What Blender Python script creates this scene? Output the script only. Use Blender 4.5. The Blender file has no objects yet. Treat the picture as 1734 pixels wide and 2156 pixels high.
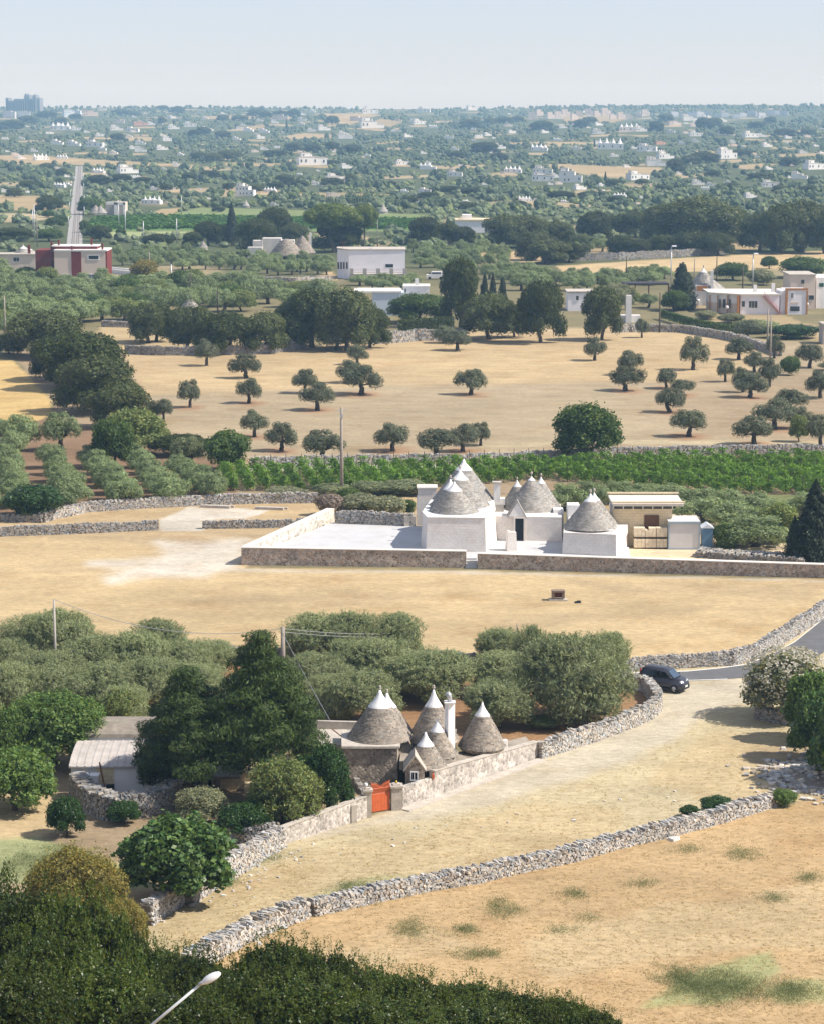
import bpy, bmesh, math, random
import numpy as np
from math import radians, sin, cos, tan, atan, pi
from mathutils import Vector

# ------------------------------------------------------------------ camera, sky, sun
W, H, F = 1734.0, 2156.0, 5090.6          # photograph measured on a 1734 x 2156 grid
CX, CY, HZ, CAMZ = 867.0, 1078.0, 230.0, 40.0
PITCH = atan((CY - HZ) / F)
scene = bpy.context.scene
col = scene.collection
cam_d = bpy.data.cameras.new('camera')
cam = bpy.data.objects.new('camera', cam_d)
col.objects.link(cam)
cam.location = (0, 0, CAMZ)
cam.rotation_euler = (pi / 2 - PITCH, 0, 0)
cam_d.sensor_fit = 'VERTICAL'
cam_d.sensor_height = 36.0
cam_d.sensor_width = 28.95
cam_d.lens = 36.0 * F / H
cam_d.clip_start = 1.0
cam_d.clip_end = 30000
scene.camera = cam
SUN_AZ, SUN_EL = -8.0, 47.0               # azimuth from +X towards +Y
world = bpy.data.worlds.new('World')
scene.world = world
world.use_nodes = True
nt = world.node_tree
bgn = nt.nodes['Background']
sky = nt.nodes.new('ShaderNodeTexSky')
sky.sky_type = 'NISHITA'
sky.sun_disc = False
sky.sun_elevation = radians(SUN_EL)
sky.sun_rotation = radians(90 - SUN_AZ)
sky.air_density = 0.8
sky.dust_density = 0.4
sky.ozone_density = 4.0
skt = nt.nodes.new('ShaderNodeMix'); skt.data_type = 'RGBA'; skt.blend_type = 'MULTIPLY'
skt.inputs[0].default_value = 1.0; skt.inputs[7].default_value = (0.98, 0.865, 0.90, 1)     # milky lavender summer sky
nt.links.new(sky.outputs[0], skt.inputs[6])
veil = nt.nodes.new('ShaderNodeMix'); veil.data_type = 'RGBA'       # thin even cloud veil over the clear sky
veil.inputs[0].default_value = 0.45; veil.inputs[7].default_value = (4.15, 4.5, 5.15, 1)
nt.links.new(skt.outputs[2], veil.inputs[6]); nt.links.new(veil.outputs[2], bgn.inputs[0])
bgn.inputs[1].default_value = 0.12
sl = bpy.data.lights.new('sun', 'SUN')
sl.energy = 4.8
sl.angle = radians(0.5)
sl.color = (1.0, 0.94, 0.85)
so = bpy.data.objects.new('sun', sl)
col.objects.link(so)
sv = Vector((cos(radians(SUN_EL)) * cos(radians(SUN_AZ)), cos(radians(SUN_EL)) * sin(radians(SUN_AZ)), sin(radians(SUN_EL))))
so.rotation_euler = sv.to_track_quat('Z', 'Y').to_euler()
so.location = (200, 100, 300)
scene.view_settings.view_transform = 'Standard'
scene.view_settings.look = 'None'
scene.view_settings.exposure = 0.47
scene.view_settings.gamma = 1.0
scene.cycles.max_bounces = 6
scene.cycles.diffuse_bounces = 3
scene.cycles.glossy_bounces = 2
scene.cycles.transmission_bounces = 3
scene.cycles.volume_bounces = 1

# ------------------------------------------------------------------ where things stand
def sstep(a, b, v):
    t = np.clip((v - a) / (b - a), 0, 1)
    return t * t * (3 - 2 * t)

def terrain(X, Y):
    X = np.asarray(X, float); Y = np.asarray(Y, float)
    h = np.where(Y < 96, (96 - Y) * 0.395, 0.0)
    r = np.clip((Y - 1500) / 3000, 0, 1)
    hill = 41.5 * r
    und = (np.sin(X / 170 + Y / 420) * 2.2 + np.sin(X / 95 - Y / 300 + 1.3) * 1.6 + np.sin(Y / 160 + X / 600) * 1.4)
    hill = hill + und * sstep(1600, 2600, Y) * (1 - 0.55 * sstep(3600, 4500, Y))
    hill = hill + 7 * np.exp(-((X - 560) / 260) ** 2) * sstep(3300, 4500, Y)
    hill = hill * (1 - 0.8 * sstep(4700, 7000, Y))
    return h + hill

CP, SP = cos(PITCH), sin(PITCH)
MY = 60 * np.exp(np.arange(0, 1400) * 0.00345)
def ray(x, y):
    u = (x - CX) / F; v = (CY - y) / F
    return u, CP + v * SP, -SP + v * CP
def G(x, y, z=None):
    """ground point seen at photo position x, y (or the point at height z)"""
    u, dy, dz = ray(x, y)
    if z is not None:
        t = (z - CAMZ) / dz
        return Vector((u * t, dy * t, z))
    t = MY / dy
    zz = CAMZ + dz * t
    d = zz - terrain(u * t, MY)
    k = np.where(d < 0)[0]
    if len(k) == 0:
        i = len(MY) - 60; f = 0
    else:
        i = k[0] - 1; f = d[i] / (d[i] - d[i + 1]) if i >= 0 else 0
        i = max(i, 0)
    Y = MY[i] + f * (MY[min(i + 1, len(MY) - 1)] - MY[i])
    X = u * Y / dy
    return Vector((float(X), float(Y), float(terrain(X, Y))))
def A(x, y, Y):
    u, dy, dz = ray(x, y)
    t = Y / dy
    return Vector((u * t, Y, CAMZ + dz * t))
def depth(p):
    return p[1] * CP + (CAMZ - p[2]) * SP
def ppm(p):
    return F / depth(p)
def project(X, Y, Z):
    d = Y * CP + (CAMZ - Z) * SP
    v = (Y * SP + (Z - CAMZ) * CP) / d
    return CX + X / d * F, CY - v * F

# ------------------------------------------------------------------ mesh building
class MB:
    def __init__(s):
        s.v = []; s.f = []; s.c = []; s.n = 0; s.mi = []
    def add(s, v, faces, c=(1, 1, 1), mi=0):
        v = np.asarray(v, float).reshape(-1, 3)
        c = np.asarray(c, float)
        if c.ndim == 1:
            c = np.tile(c, (len(v), 1))
        groups = {}
        if isinstance(faces, np.ndarray):
            groups[faces.shape[1]] = faces
        else:
            for f in faces:
                groups.setdefault(len(f), []).append(f)
        for k, f in groups.items():
            f = np.asarray(f, int) + s.n
            s.f.append(f); s.mi.append(np.full(len(f), mi))
        s.v.append(v); s.c.append(c); s.n += len(v)
        return s
    def mesh(s, name, mats, smooth=False, off=None):
        v = np.concatenate(s.v); c = np.concatenate(s.c)
        if off is not None:
            v = v - np.asarray(off)
        me = bpy.data.meshes.new(name)
        nl = sum(f.size for f in s.f); nf = sum(len(f) for f in s.f)
        me.vertices.add(len(v)); me.loops.add(nl); me.polygons.add(nf)
        me.vertices.foreach_set('co', v.astype(np.float32).ravel())
        me.loops.foreach_set('vertex_index', np.concatenate([f.ravel() for f in s.f]).astype(np.int32))
        tot = np.concatenate([np.full(len(f), f.shape[1]) for f in s.f]).astype(np.int32)
        me.polygons.foreach_set('loop_start', (np.cumsum(tot) - tot).astype(np.int32))
        me.polygons.foreach_set('loop_total', tot)
        me.polygons.foreach_set('material_index', np.concatenate(s.mi).astype(np.int32))
        me.polygons.foreach_set('use_smooth', np.full(nf, smooth))
        at = me.color_attributes.new('tint', 'FLOAT_COLOR', 'POINT')
        at.data.foreach_set('color', np.concatenate([c, np.ones((len(c), 1))], 1).astype(np.float32).ravel())
        for m in (mats if isinstance(mats, (list, tuple)) else [mats]):
            me.materials.append(m)
        me.update(calc_edges=True)
        me.validate()
        return me

def tag(o, label=None, cat=None, group=None, kind=None):
    if label: o['label'] = label
    if cat: o['category'] = cat
    if group: o['group'] = group
    if kind: o['kind'] = kind
    return o
def root(name, loc, label=None, cat=None, group=None, rz=0):
    o = bpy.data.objects.new(name, None)
    o.empty_display_size = 0.3
    col.objects.link(o)
    o.location = loc; o.rotation_euler = (0, 0, rz)
    return tag(o, label, cat, group)
def ob(name, me, parent=None, loc=(0, 0, 0), rz=0):
    o = bpy.data.objects.new(name, me)
    col.objects.link(o)
    o.location = loc; o.rotation_euler = (0, 0, rz)
    if parent: o.parent = parent
    return o
def part(r, name, mb, mat, smooth=False, up=None):
    """mesh given in world coordinates, made a child of thing r (up: parent part sharing r's origin)"""
    return ob(name, mb.mesh(name, mat, smooth, off=r.location), up or r)
def lpart(parent, name, mb, mat, smooth=False, loc=(0, 0, 0)):
    return ob(name, mb.mesh(name, mat, smooth), parent, loc)
def single(name, mb, mat, loc, label, cat=None, group=None, kind=None, smooth=False):
    o = ob(name, mb.mesh(name, mat, smooth, off=loc), None, loc)
    return tag(o, label, cat, group, kind)
def copy_tree(o, parent=None):
    c = o.copy(); col.objects.link(c); c.parent = parent
    for ch in [q for q in o.children]:
        copy_tree(ch, c)
    return c

def rotm(a):
    return np.array([[cos(a), -sin(a), 0], [sin(a), cos(a), 0], [0, 0, 1]])
BOXF = np.array([[0, 3, 2, 1], [4, 5, 6, 7], [0, 1, 5, 4], [1, 2, 6, 5], [2, 3, 7, 6], [3, 0, 4, 7]])
def box(mb, c, s, rz=0, tint=(1, 1, 1), taper=0, mi=0):
    """c = centre of the bottom face"""
    x, y, z = s[0] / 2, s[1] / 2, s[2]
    t = 1 - taper
    v = np.array([[-x, -y, 0], [x, -y, 0], [x, y, 0], [-x, y, 0], [-x * t, -y * t, z], [x * t, -y * t, z], [x * t, y * t, z], [-x * t, y * t, z]])
    mb.add(v @ rotm(rz).T + np.asarray(c), BOXF, tint, mi)
    return mb
def prism(mb, pts, z0, z1, inset=0.0, tint=(1, 1, 1), mi=0):
    """pts counter-clockwise XY corners; z1 a number or one per corner"""
    P = np.array([[p[0], p[1]] for p in pts], float)
    n = len(P)
    a2 = sum(P[i][0] * P[(i + 1) % n][1] - P[(i + 1) % n][0] * P[i][1] for i in range(n))
    if a2 < 0:
        P = P[::-1]
        if hasattr(z1, '__len__'): z1 = list(z1)[::-1]
    zz = np.full(n, z1, float) if not hasattr(z1, '__len__') else np.array(z1, float)
    c = P.mean(0)
    T = P.copy()
    if inset:
        d = c - P; L = np.linalg.norm(d, axis=1, keepdims=True)
        T = P + d / L * inset
    v = np.concatenate([np.c_[P, np.full(n, z0)], np.c_[T, zz]])
    faces = [[i, (i + 1) % n, n + (i + 1) % n, n + i] for i in range(n)]
    faces.append([n + i for i in range(n)])
    faces.append([n - 1 - i for i in range(n)])
    mb.add(v, faces, tint, mi)
    return mb
def wallbar(mb, a, b, z0, z1, th, tint=(1, 1, 1), z1b=None):
    a = np.array(a[:2], float); b = np.array(b[:2], float)
    d = b - a; d /= np.linalg.norm(d); nn = np.array([-d[1], d[0]]) * th / 2
    P = [a - nn, b - nn, b + nn, a + nn]
    zb = z1 if z1b is None else z1b
    return prism(mb, P, z0, [z1, zb, zb, z1], tint=tint)
def lathe(mb, c, prof, seg=16, tint=(1, 1, 1), mi=0, cap=True):
    a = np.arange(seg) * 2 * pi / seg
    v = []
    for r, z in prof:
        v.append(np.c_[r * np.cos(a), r * np.sin(a), np.full(seg, z)])
    v = np.concatenate(v) + np.asarray(c)
    f = []
    for i in range(len(prof) - 1):
        for j in range(seg):
            k = (j + 1) % seg
            f.append([i * seg + j, i * seg + k, (i + 1) * seg + k, (i + 1) * seg + j])
    if cap:
        f.append([(len(prof) - 1) * seg + j for j in range(seg)])
        f.append([seg - 1 - j for j in range(seg)])
    mb.add(v, f, tint, mi)
    return mb
def tube(mb, pts, rad, seg=6, tint=(1, 1, 1)):
    pts = np.array(pts, float); n = len(pts)
    rad = np.full(n, rad) if not hasattr(rad, '__len__') else np.array(rad)
    vs = []
    for i in range(n):
        d = pts[min(i + 1, n - 1)] - pts[max(i - 1, 0)]
        d /= np.linalg.norm(d) + 1e-9
        u = np.cross(d, [0.3, 1, 0.1]); u /= np.linalg.norm(u); w = np.cross(d, u)
        a = np.arange(seg) * 2 * pi / seg
        vs.append(pts[i] + rad[i] * (np.outer(np.cos(a), u) + np.outer(np.sin(a), w)))
    f = []
    for i in range(n - 1):
        for j in range(seg):
            k = (j + 1) % seg
            f.append([i * seg + j, i * seg + k, (i + 1) * seg + k, (i + 1) * seg + j])
    f.append([j for j in range(seg)][::-1]); f.append([(n - 1) * seg + j for j in range(seg)])
    mb.add(np.concatenate(vs), f, tint)
    return mb
def ico(sub):
    bm = bmesh.new(); bmesh.ops.create_icosphere(bm, subdivisions=sub, radius=1)
    v = np.array([p.co[:] for p in bm.verts]); f = np.array([[q.index for q in p.verts] for p in bm.faces]); bm.free()
    return v, f
ICO = {k: ico(k) for k in (1, 2, 3)}
def snoise(p, s=0):
    """smooth pseudo noise of points, about -1..1"""
    x, y, z = p[..., 0], p[..., 1], p[..., 2]
    return (np.sin(x * 1.7 + y * 1.1 + s) * np.cos(y * 1.9 - z * 1.3 + s * 2.1) + 0.6 * np.sin(z * 3.1 + x * 2.3 + s * 1.3) * np.cos(x * 2.9 - y * 2.7 + s) + 0.4 * np.sin(x * 5.3 + s) * np.cos(y * 4.7 + z * 5.1)) / 1.6

# ------------------------------------------------------------------ materials
def newmat(name):
    m = bpy.data.materials.new(name); m.use_nodes = True
    n = m.node_tree; n.nodes.clear()
    out = n.nodes.new('ShaderNodeOutputMaterial')
    return m, n, out
def N(n, t, **kw):
    o = n.nodes.new(t)
    for k, v in kw.items():
        if k in o.inputs: o.inputs[k].default_value = v
        else: setattr(o, k, v)
    return o
def mixc(n, a, b, fac, mode='MIX'):
    m = n.nodes.new('ShaderNodeMix'); m.data_type = 'RGBA'; m.blend_type = mode
    for s, v in ((m.inputs[6], a), (m.inputs[7], b), (m.inputs[0], fac)):
        if hasattr(v, 'is_output'): n.links.new(v, s)
        else: s.default_value = v if isinstance(v, (int, float)) else (*v, 1) if len(v) == 3 else v
    return m.outputs[2]
def ramp(n, src, lo, hi, a=0.0, b=1.0):
    r = n.nodes.new('ShaderNodeMapRange')
    r.inputs[1].default_value = lo; r.inputs[2].default_value = hi; r.inputs[3].default_value = a; r.inputs[4].default_value = b
    n.links.new(src, r.inputs[0]); return r.outputs[0]
def grey(n, src):
    c = n.nodes.new('ShaderNodeCombineColor')
    for i in range(3): n.links.new(src, c.inputs[i])
    return c.outputs[0]
def surf(name, rgb, rough=0.85, var=0.15, scale=2.0, tint=False, dirt=None, bump=0.0, metal=0.0, brick=None, streak=0.0, spec=0.3):
    m, n, out = newmat(name)
    b = N(n, 'ShaderNodeBsdfPrincipled', Roughness=rough, Metallic=metal)
    b.inputs['Specular IOR Level'].default_value = spec
    n.links.new(b.outputs[0], out.inputs[0])
    tc = N(n, 'ShaderNodeTexCoord')
    geo = N(n, 'ShaderNodeNewGeometry')
    no = N(n, 'ShaderNodeTexNoise', Scale=scale, Detail=6.0, Roughness=0.6)
    n.links.new(geo.outputs['Position'], no.inputs['Vector'])
    v = ramp(n, no.outputs[0], 0.3, 0.7, 1 - var, 1 + var)
    c = mixc(n, rgb, grey(n, v), 1.0, 'MULTIPLY')
    if tint:
        a = N(n, 'ShaderNodeAttribute', attribute_name='tint')
        c = mixc(n, c, a.outputs[0], 1.0, 'MULTIPLY')
    if dirt:
        n2 = N(n, 'ShaderNodeTexNoise', Scale=dirt[1], Detail=8.0, Roughness=0.65)
        mp = N(n, 'ShaderNodeMapping'); mp.inputs[3].default_value = (1, 1, dirt[3] if len(dirt) > 3 else 1)
        n.links.new(geo.outputs['Position'], mp.inputs[0]); n.links.new(mp.outputs[0], n2.inputs['Vector'])
        c = mixc(n, c, dirt[0], ramp(n, n2.outputs[0], 0.5, 0.72, 0, dirt[2]))
    if brick:
        sx = N(n, 'ShaderNodeSeparateXYZ'); n.links.new(geo.outputs['Position'], sx.inputs[0])
        ad = N(n, 'ShaderNodeMath', operation='ADD'); n.links.new(sx.outputs[0], ad.inputs[0]); n.links.new(sx.outputs[1], ad.inputs[1])
        cb = N(n, 'ShaderNodeCombineXYZ'); n.links.new(ad.outputs[0], cb.inputs[0]); n.links.new(sx.outputs[2], cb.inputs[1])
        bk = N(n, 'ShaderNodeTexBrick', Scale=1.0)
        bk.inputs['Color1'].default_value = (1, 1, 1, 1); bk.inputs['Color2'].default_value = (*brick[2], 1); bk.inputs['Mortar'].default_value = (*brick[3], 1)
        bk.inputs['Mortar Size'].default_value = brick[4]; bk.inputs['Mortar Smooth'].default_value = 0.4
        bk.inputs['Brick Width'].default_value = brick[0]; bk.inputs['Row Height'].default_value = brick[1]
        n.links.new(cb.outputs[0], bk.inputs['Vector'])
        c = mixc(n, c, bk.outputs[0], 1.0, 'MULTIPLY')
    n.links.new(c, b.inputs['Base Color'])
    if bump:
        bp = N(n, 'ShaderNodeBump', Strength=bump, Distance=0.1)
        n3 = N(n, 'ShaderNodeTexNoise', Scale=scale * 6, Detail=5.0)
        n.links.new(geo.outputs['Position'], n3.inputs['Vector'])
        n.links.new(n3.outputs[0], bp.inputs['Height']); n.links.new(bp.outputs[0], b.inputs['Normal'])
    return m
def leafmat(name, rgb, var=0.3, trans=0.3, rough=0.55):
    m, n, out = newmat(name)
    a = N(n, 'ShaderNodeAttribute', attribute_name='tint')
    oi = N(n, 'ShaderNodeObjectInfo')
    c = mixc(n, rgb, a.outputs[0], 1.0, 'MULTIPLY')
    v = ramp(n, oi.outputs['Random'], 0, 1, 1 - var, 1 + var)
    c = mixc(n, c, grey(n, v), 1.0, 'MULTIPLY')
    b = N(n, 'ShaderNodeBsdfPrincipled', Roughness=rough)
    b.inputs['Specular IOR Level'].default_value = 0.25
    n.links.new(c, b.inputs['Base Color'])
    t = N(n, 'ShaderNodeBsdfTranslucent')
    tc = mixc(n, c, (1.25, 1.3, 0.7), 1.0, 'MULTIPLY')
    n.links.new(tc, t.inputs[0])
    mx = N(n, 'ShaderNodeMixShader'); mx.inputs[0].default_value = trans
    n.links.new(b.outputs[0], mx.inputs[1]); n.links.new(t.outputs[0], mx.inputs[2])
    n.links.new(mx.outputs[0], out.inputs[0])
    return m
def groundmat():
    m, n, out = newmat('ground_soil_and_dry_grass')
    b = N(n, 'ShaderNodeBsdfPrincipled', Roughness=0.95)
    b.inputs['Specular IOR Level'].default_value = 0.1
    n.links.new(b.outputs[0], out.inputs[0])
    geo = N(n, 'ShaderNodeNewGeometry')
    a = N(n, 'ShaderNodeAttribute', attribute_name='tint')
    c = a.outputs[0]
    for sc, lo, hi, det, ang in ((0.045, 0.86, 1.13, 5, 0.0), (0.35, 0.84, 1.15, 6, 0.3), (2.6, 0.78, 1.2, 6, 0.0), (9.0, 0.86, 1.13, 3, 0.0)):
        mp = N(n, 'ShaderNodeMapping'); mp.inputs[2].default_value = (0, 0, ang); mp.inputs[3].default_value = (0.55, 1, 1)
        no = N(n, 'ShaderNodeTexNoise', Scale=sc, Detail=float(det), Roughness=0.62)
        n.links.new(geo.outputs['Position'], mp.inputs[0]); n.links.new(mp.outputs[0], no.inputs['Vector'])
        c = mixc(n, c, grey(n, ramp(n, no.outputs[0], 0.28, 0.72, lo, hi)), 1.0, 'MULTIPLY')
    n2 = N(n, 'ShaderNodeTexNoise', Scale=0.11, Detail=9.0, Roughness=0.7)
    n.links.new(geo.outputs['Position'], n2.inputs['Vector'])
    c2 = mixc(n, c, (0.74, 0.62, 0.50), 1.0, 'MULTIPLY')
    c = mixc(n, c, c2, ramp(n, n2.outputs[0], 0.52, 0.68, 0, 0.55))
    n.links.new(c, b.inputs['Base Color'])
    bp = N(n, 'ShaderNodeBump', Strength=0.35, Distance=0.15)
    n3 = N(n, 'ShaderNodeTexNoise', Scale=4.0, Detail=6.0, Roughness=0.7)
    n.links.new(geo.outputs['Position'], n3.inputs['Vector'])
    n.links.new(n3.outputs[0], bp.inputs['Height']); n.links.new(bp.outputs[0], b.inputs['Normal'])
    return m
def incertum(name, c1, c2, mortar, scale):
    """walls faced with irregular fitted stones"""
    m, n, out = newmat(name)
    b = N(n, 'ShaderNodeBsdfPrincipled', Roughness=0.9)
    n.links.new(b.outputs[0], out.inputs[0])
    geo = N(n, 'ShaderNodeNewGeometry')
    vo = N(n, 'ShaderNodeTexVoronoi', Scale=scale); n.links.new(geo.outputs['Position'], vo.inputs['Vector'])
    ve = N(n, 'ShaderNodeTexVoronoi', Scale=scale, feature='DISTANCE_TO_EDGE'); n.links.new(geo.outputs['Position'], ve.inputs['Vector'])
    sp = N(n, 'ShaderNodeSeparateColor'); n.links.new(vo.outputs['Color'], sp.inputs[0])
    c = mixc(n, c1, c2, sp.outputs[0])
    c = mixc(n, c, grey(n, ramp(n, sp.outputs[1], 0, 1, 0.6, 1.35)), 1.0, 'MULTIPLY')
    c = mixc(n, mortar, c, ramp(n, ve.outputs['Distance'], 0.02, 0.09))
    nd = N(n, 'ShaderNodeTexNoise', Scale=1.1, Detail=8.0, Roughness=0.7); n.links.new(geo.outputs['Position'], nd.inputs['Vector'])
    c = mixc(n, c, grey(n, ramp(n, nd.outputs[0], 0.35, 0.68, 1.15, 0.55)), 1.0, 'MULTIPLY')
    n.links.new(c, b.inputs['Base Color'])
    bp = N(n, 'ShaderNodeBump', Strength=0.6, Distance=0.06); n.links.new(ve.outputs['Distance'], bp.inputs['Height'])
    n.links.new(bp.outputs[0], b.inputs['Normal'])
    return m
M = {}
M['ground'] = groundmat()
M['stone'] = surf('dry_laid_limestone', (0.475, 0.445, 0.405), var=0.25, scale=5, tint=True, dirt=((0.17, 0.15, 0.13), 1.6, 0.65), bump=0.5)
M['stone_dark'] = surf('weathered_grey_stone', (0.36, 0.33, 0.30), var=0.3, scale=5, tint=True, bump=0.5)
M['cone'] = surf('grey_roof_stones', (0.30, 0.26, 0.215), var=0.2, scale=2.5, tint=True, dirt=((0.17, 0.15, 0.13), 1.1, 0.6))
M['cone_light'] = surf('pale_grey_roof_stones', (0.33, 0.31, 0.28), var=0.16, scale=1.5, tint=True, dirt=((0.17, 0.165, 0.16), 0.7, 0.5))
M['white'] = surf('whitewash', (0.74, 0.72, 0.70), var=0.08, scale=1.5, dirt=((0.5, 0.46, 0.4), 2.2, 0.35, 0.4))
M['cap'] = surf('lime_white_cap', (0.78, 0.78, 0.78), var=0.05, scale=3, dirt=((0.5, 0.48, 0.45), 3, 0.4))
M['white_block'] = surf('whitewashed_blocks', (0.76, 0.71, 0.66), var=0.08, scale=1.2, brick=(0.42, 0.24, (0.95, 0.94, 0.92), (0.86, 0.82, 0.78), 0.014), dirt=((0.52, 0.42, 0.32), 0.9, 0.28), bump=0.2)
M['patio'] = surf('white_stone_paving', (0.50, 0.50, 0.505), var=0.07, scale=0.6, dirt=((0.40, 0.38, 0.35), 0.5, 0.5))
M['incertum'] = incertum('fitted_brown_stone_facing', (0.46, 0.39, 0.33), (0.34, 0.22, 0.14), (0.50, 0.46, 0.42), 5.0)
M['incertum_sunlit'] = incertum('fitted_sunlit_stone_facing', (0.72, 0.67, 0.59), (0.62, 0.54, 0.44), (0.72, 0.67, 0.60), 3.6)  # lighter copy of the terrace facing, sunlight put into its colour
M['plaster_unused'] = surf('aged_limestone_plaster', (0.50, 0.43, 0.34), var=0.22, scale=1.6, brick=(0.35, 0.18, (0.82, 0.80, 0.78), (0.72, 0.68, 0.62), 0.012), dirt=((0.16, 0.13, 0.11), 2.0, 0.75, 0.6), bump=0.4)
M['garden_unused'] = surf('patchy_white_wall_render', (0.50, 0.45, 0.40), var=0.22, scale=2.2, dirt=((0.24, 0.19, 0.155), 1.6, 0.8, 0.45), bump=0.4)
M['slab'] = surf('limestone_slab', (0.48, 0.43, 0.37), var=0.18, scale=2, dirt=((0.28, 0.25, 0.22), 1.5, 0.5), bump=0.2)
M['roof_flat'] = surf('lichen_stained_roof_paving', (0.36, 0.31, 0.25), var=0.2, scale=1.5, dirt=((0.22, 0.19, 0.16), 1.2, 0.5), brick=(0.6, 0.6, (0.85, 0.85, 0.85), (0.55, 0.52, 0.5), 0.03))
M['plaster_old'] = incertum('old_rubble_masonry', (0.42, 0.36, 0.29), (0.28, 0.225, 0.175), (0.36, 0.31, 0.26), 5.5)
M['garden_plaster'] = incertum('patchy_rubble_render', (0.58, 0.53, 0.47), (0.46, 0.40, 0.35), (0.54, 0.50, 0.45), 5.0)
M['chimney_white'] = surf('fresh_limewash', (0.90, 0.89, 0.88), var=0.04, scale=2, dirt=((0.6, 0.56, 0.5), 2.0, 0.2))
M['asphalt'] = surf('asphalt', (0.125, 0.125, 0.13), var=0.15, scale=0.8, bump=0.1)
M['line'] = surf('worn_road_paint', (0.62, 0.60, 0.55), var=0.2, scale=4)
M['dark'] = surf('dark_interior', (0.012, 0.014, 0.018), var=0.1, scale=3)
M['glass'] = surf('window_glass', (0.03, 0.04, 0.05), rough=0.12, var=0.1, scale=0.6, spec=0.6)
M['curtain_glass'] = surf('curtained_glass', (0.16, 0.19, 0.23), rough=0.2, var=0.15, scale=0.6, spec=0.5)
M['bark'] = surf('bark', (0.10, 0.075, 0.055), var=0.35, scale=5, bump=0.6)
M['bark_olive'] = surf('olive_bark', (0.075, 0.06, 0.05), var=0.35, scale=5, bump=0.6)
M['orange'] = surf('orange_painted_iron', (0.62, 0.14, 0.045), rough=0.5, var=0.08, scale=3, dirt=((0.35, 0.10, 0.05), 2.5, 0.4))
M['concrete'] = surf('concrete', (0.42, 0.38, 0.34), var=0.15, scale=3)
M['concrete_pole'] = surf('weathered_pole_concrete', (0.30, 0.26, 0.22), var=0.12, scale=3)
M['metal'] = surf('galvanised_metal', (0.50, 0.51, 0.53), rough=0.45, var=0.08, metal=0.5, scale=2)
M['lamp_white'] = surf('lamp_glass_white', (0.75, 0.76, 0.78), rough=0.25, var=0.04, scale=3)
M['wire'] = surf('cable', (0.30, 0.30, 0.31), var=0.1, scale=3)
M['red'] = surf('oxblood_plaster', (0.17, 0.028, 0.022), var=0.1, scale=0.6)
M['cream'] = surf('cream_plaster', (0.66, 0.55, 0.46), var=0.05, scale=0.5)
M['cream_yellow'] = surf('pale_tuff_blocks', (0.72, 0.60, 0.40), var=0.1, scale=1.5, brick=(0.5, 0.25, (0.93, 0.93, 0.93), (0.75, 0.7, 0.6), 0.02))
M['pale_blue'] = surf('pale_blue_plaster_and_shade', (0.55, 0.62, 0.72), var=0.04, scale=0.5)  # own tone of the far blocks, painted shade on the white house
M['house_white'] = surf('white_plaster', (0.80, 0.79, 0.78), var=0.05, scale=0.4, dirt=((0.5, 0.47, 0.42), 0.8, 0.3))
M['ochre'] = surf('ochre_painted_pillar', (0.42, 0.19, 0.06), var=0.08, scale=2)
M['brown_door'] = surf('brown_shutter', (0.13, 0.065, 0.035), var=0.1, scale=2)
M['grey_panel'] = surf('light_grey_panel', (0.62, 0.60, 0.59), rough=0.5, var=0.05, scale=1)
M['blue_grey'] = surf('blue_grey_trim', (0.28, 0.36, 0.42), rough=0.5, var=0.05, scale=1)
M['blue'] = surf('blue_painted_sheet', (0.10, 0.19, 0.30), rough=0.5, var=0.08, scale=2)
M['tin'] = surf('whitewashed_corrugated_sheet', (0.46, 0.42, 0.385), rough=0.6, var=0.15, scale=1.2, dirt=((0.34, 0.27, 0.22), 1.4, 0.55))
M['tin_old'] = surf('mossy_grey_brown_roofing', (0.24, 0.205, 0.165), rough=0.8, var=0.2, scale=1.5, dirt=((0.42, 0.38, 0.32), 1.8, 0.5))
M['rust'] = surf('rusty_iron', (0.16, 0.05, 0.03), var=0.2, scale=4)
M['red_flag'] = surf('red_cloth', (0.55, 0.05, 0.04), var=0.05, scale=4)
M['tower'] = surf('tower_concrete', (0.20, 0.21, 0.25), var=0.08, scale=0.05)
M['ballast'] = surf('pale_ballast', (0.31, 0.30, 0.285), var=0.15, scale=0.6)
M['rail'] = surf('rusty_rail_line', (0.16, 0.12, 0.10), var=0.1, scale=1)
M['beige_block'] = surf('beige_apartment_plaster', (0.62, 0.53, 0.47), var=0.05, scale=0.05)
M['grey_block'] = surf('grey_apartment_concrete', (0.48, 0.50, 0.56), var=0.08, scale=0.05)
M['orange_block'] = surf('salmon_plaster', (0.55, 0.30, 0.20), var=0.05, scale=0.05)

# ------------------------------------------------------------------ ground: one sheet to the horizon
def polydist(px, py, poly, ys=2.2):
    """signed distance (inside positive) to a polygon given in photograph coordinates"""
    P = np.array(poly, float); P = P * [1, ys]; x = px; y = py * ys
    inside = np.zeros(x.shape, bool); dmin = np.full(x.shape, 1e9)
    for i in range(len(P)):
        x1, y1 = P[i]; x2, y2 = P[(i + 1) % len(P)]
        if abs(y2 - y1) > 1e-6:
            c = ((y1 > y) != (y2 > y)) & (x < (x2 - x1) * (y - y1) / (y2 - y1) + x1)
            inside ^= c
        dx, dy = x2 - x1, y2 - y1
        t = np.clip(((x - x1) * dx + (y - y1) * dy) / (dx * dx + dy * dy + 1e-9), 0, 1)
        dmin = np.minimum(dmin, np.hypot(x - x1 - t * dx, y - y1 - t * dy))
    return np.where(inside, dmin, -dmin)
TAN = (0.57, 0.42, 0.245); GOLD = (0.62, 0.46, 0.262); STRAW = (0.60, 0.495, 0.315); GRAVEL = (0.62, 0.55, 0.46)
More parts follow.
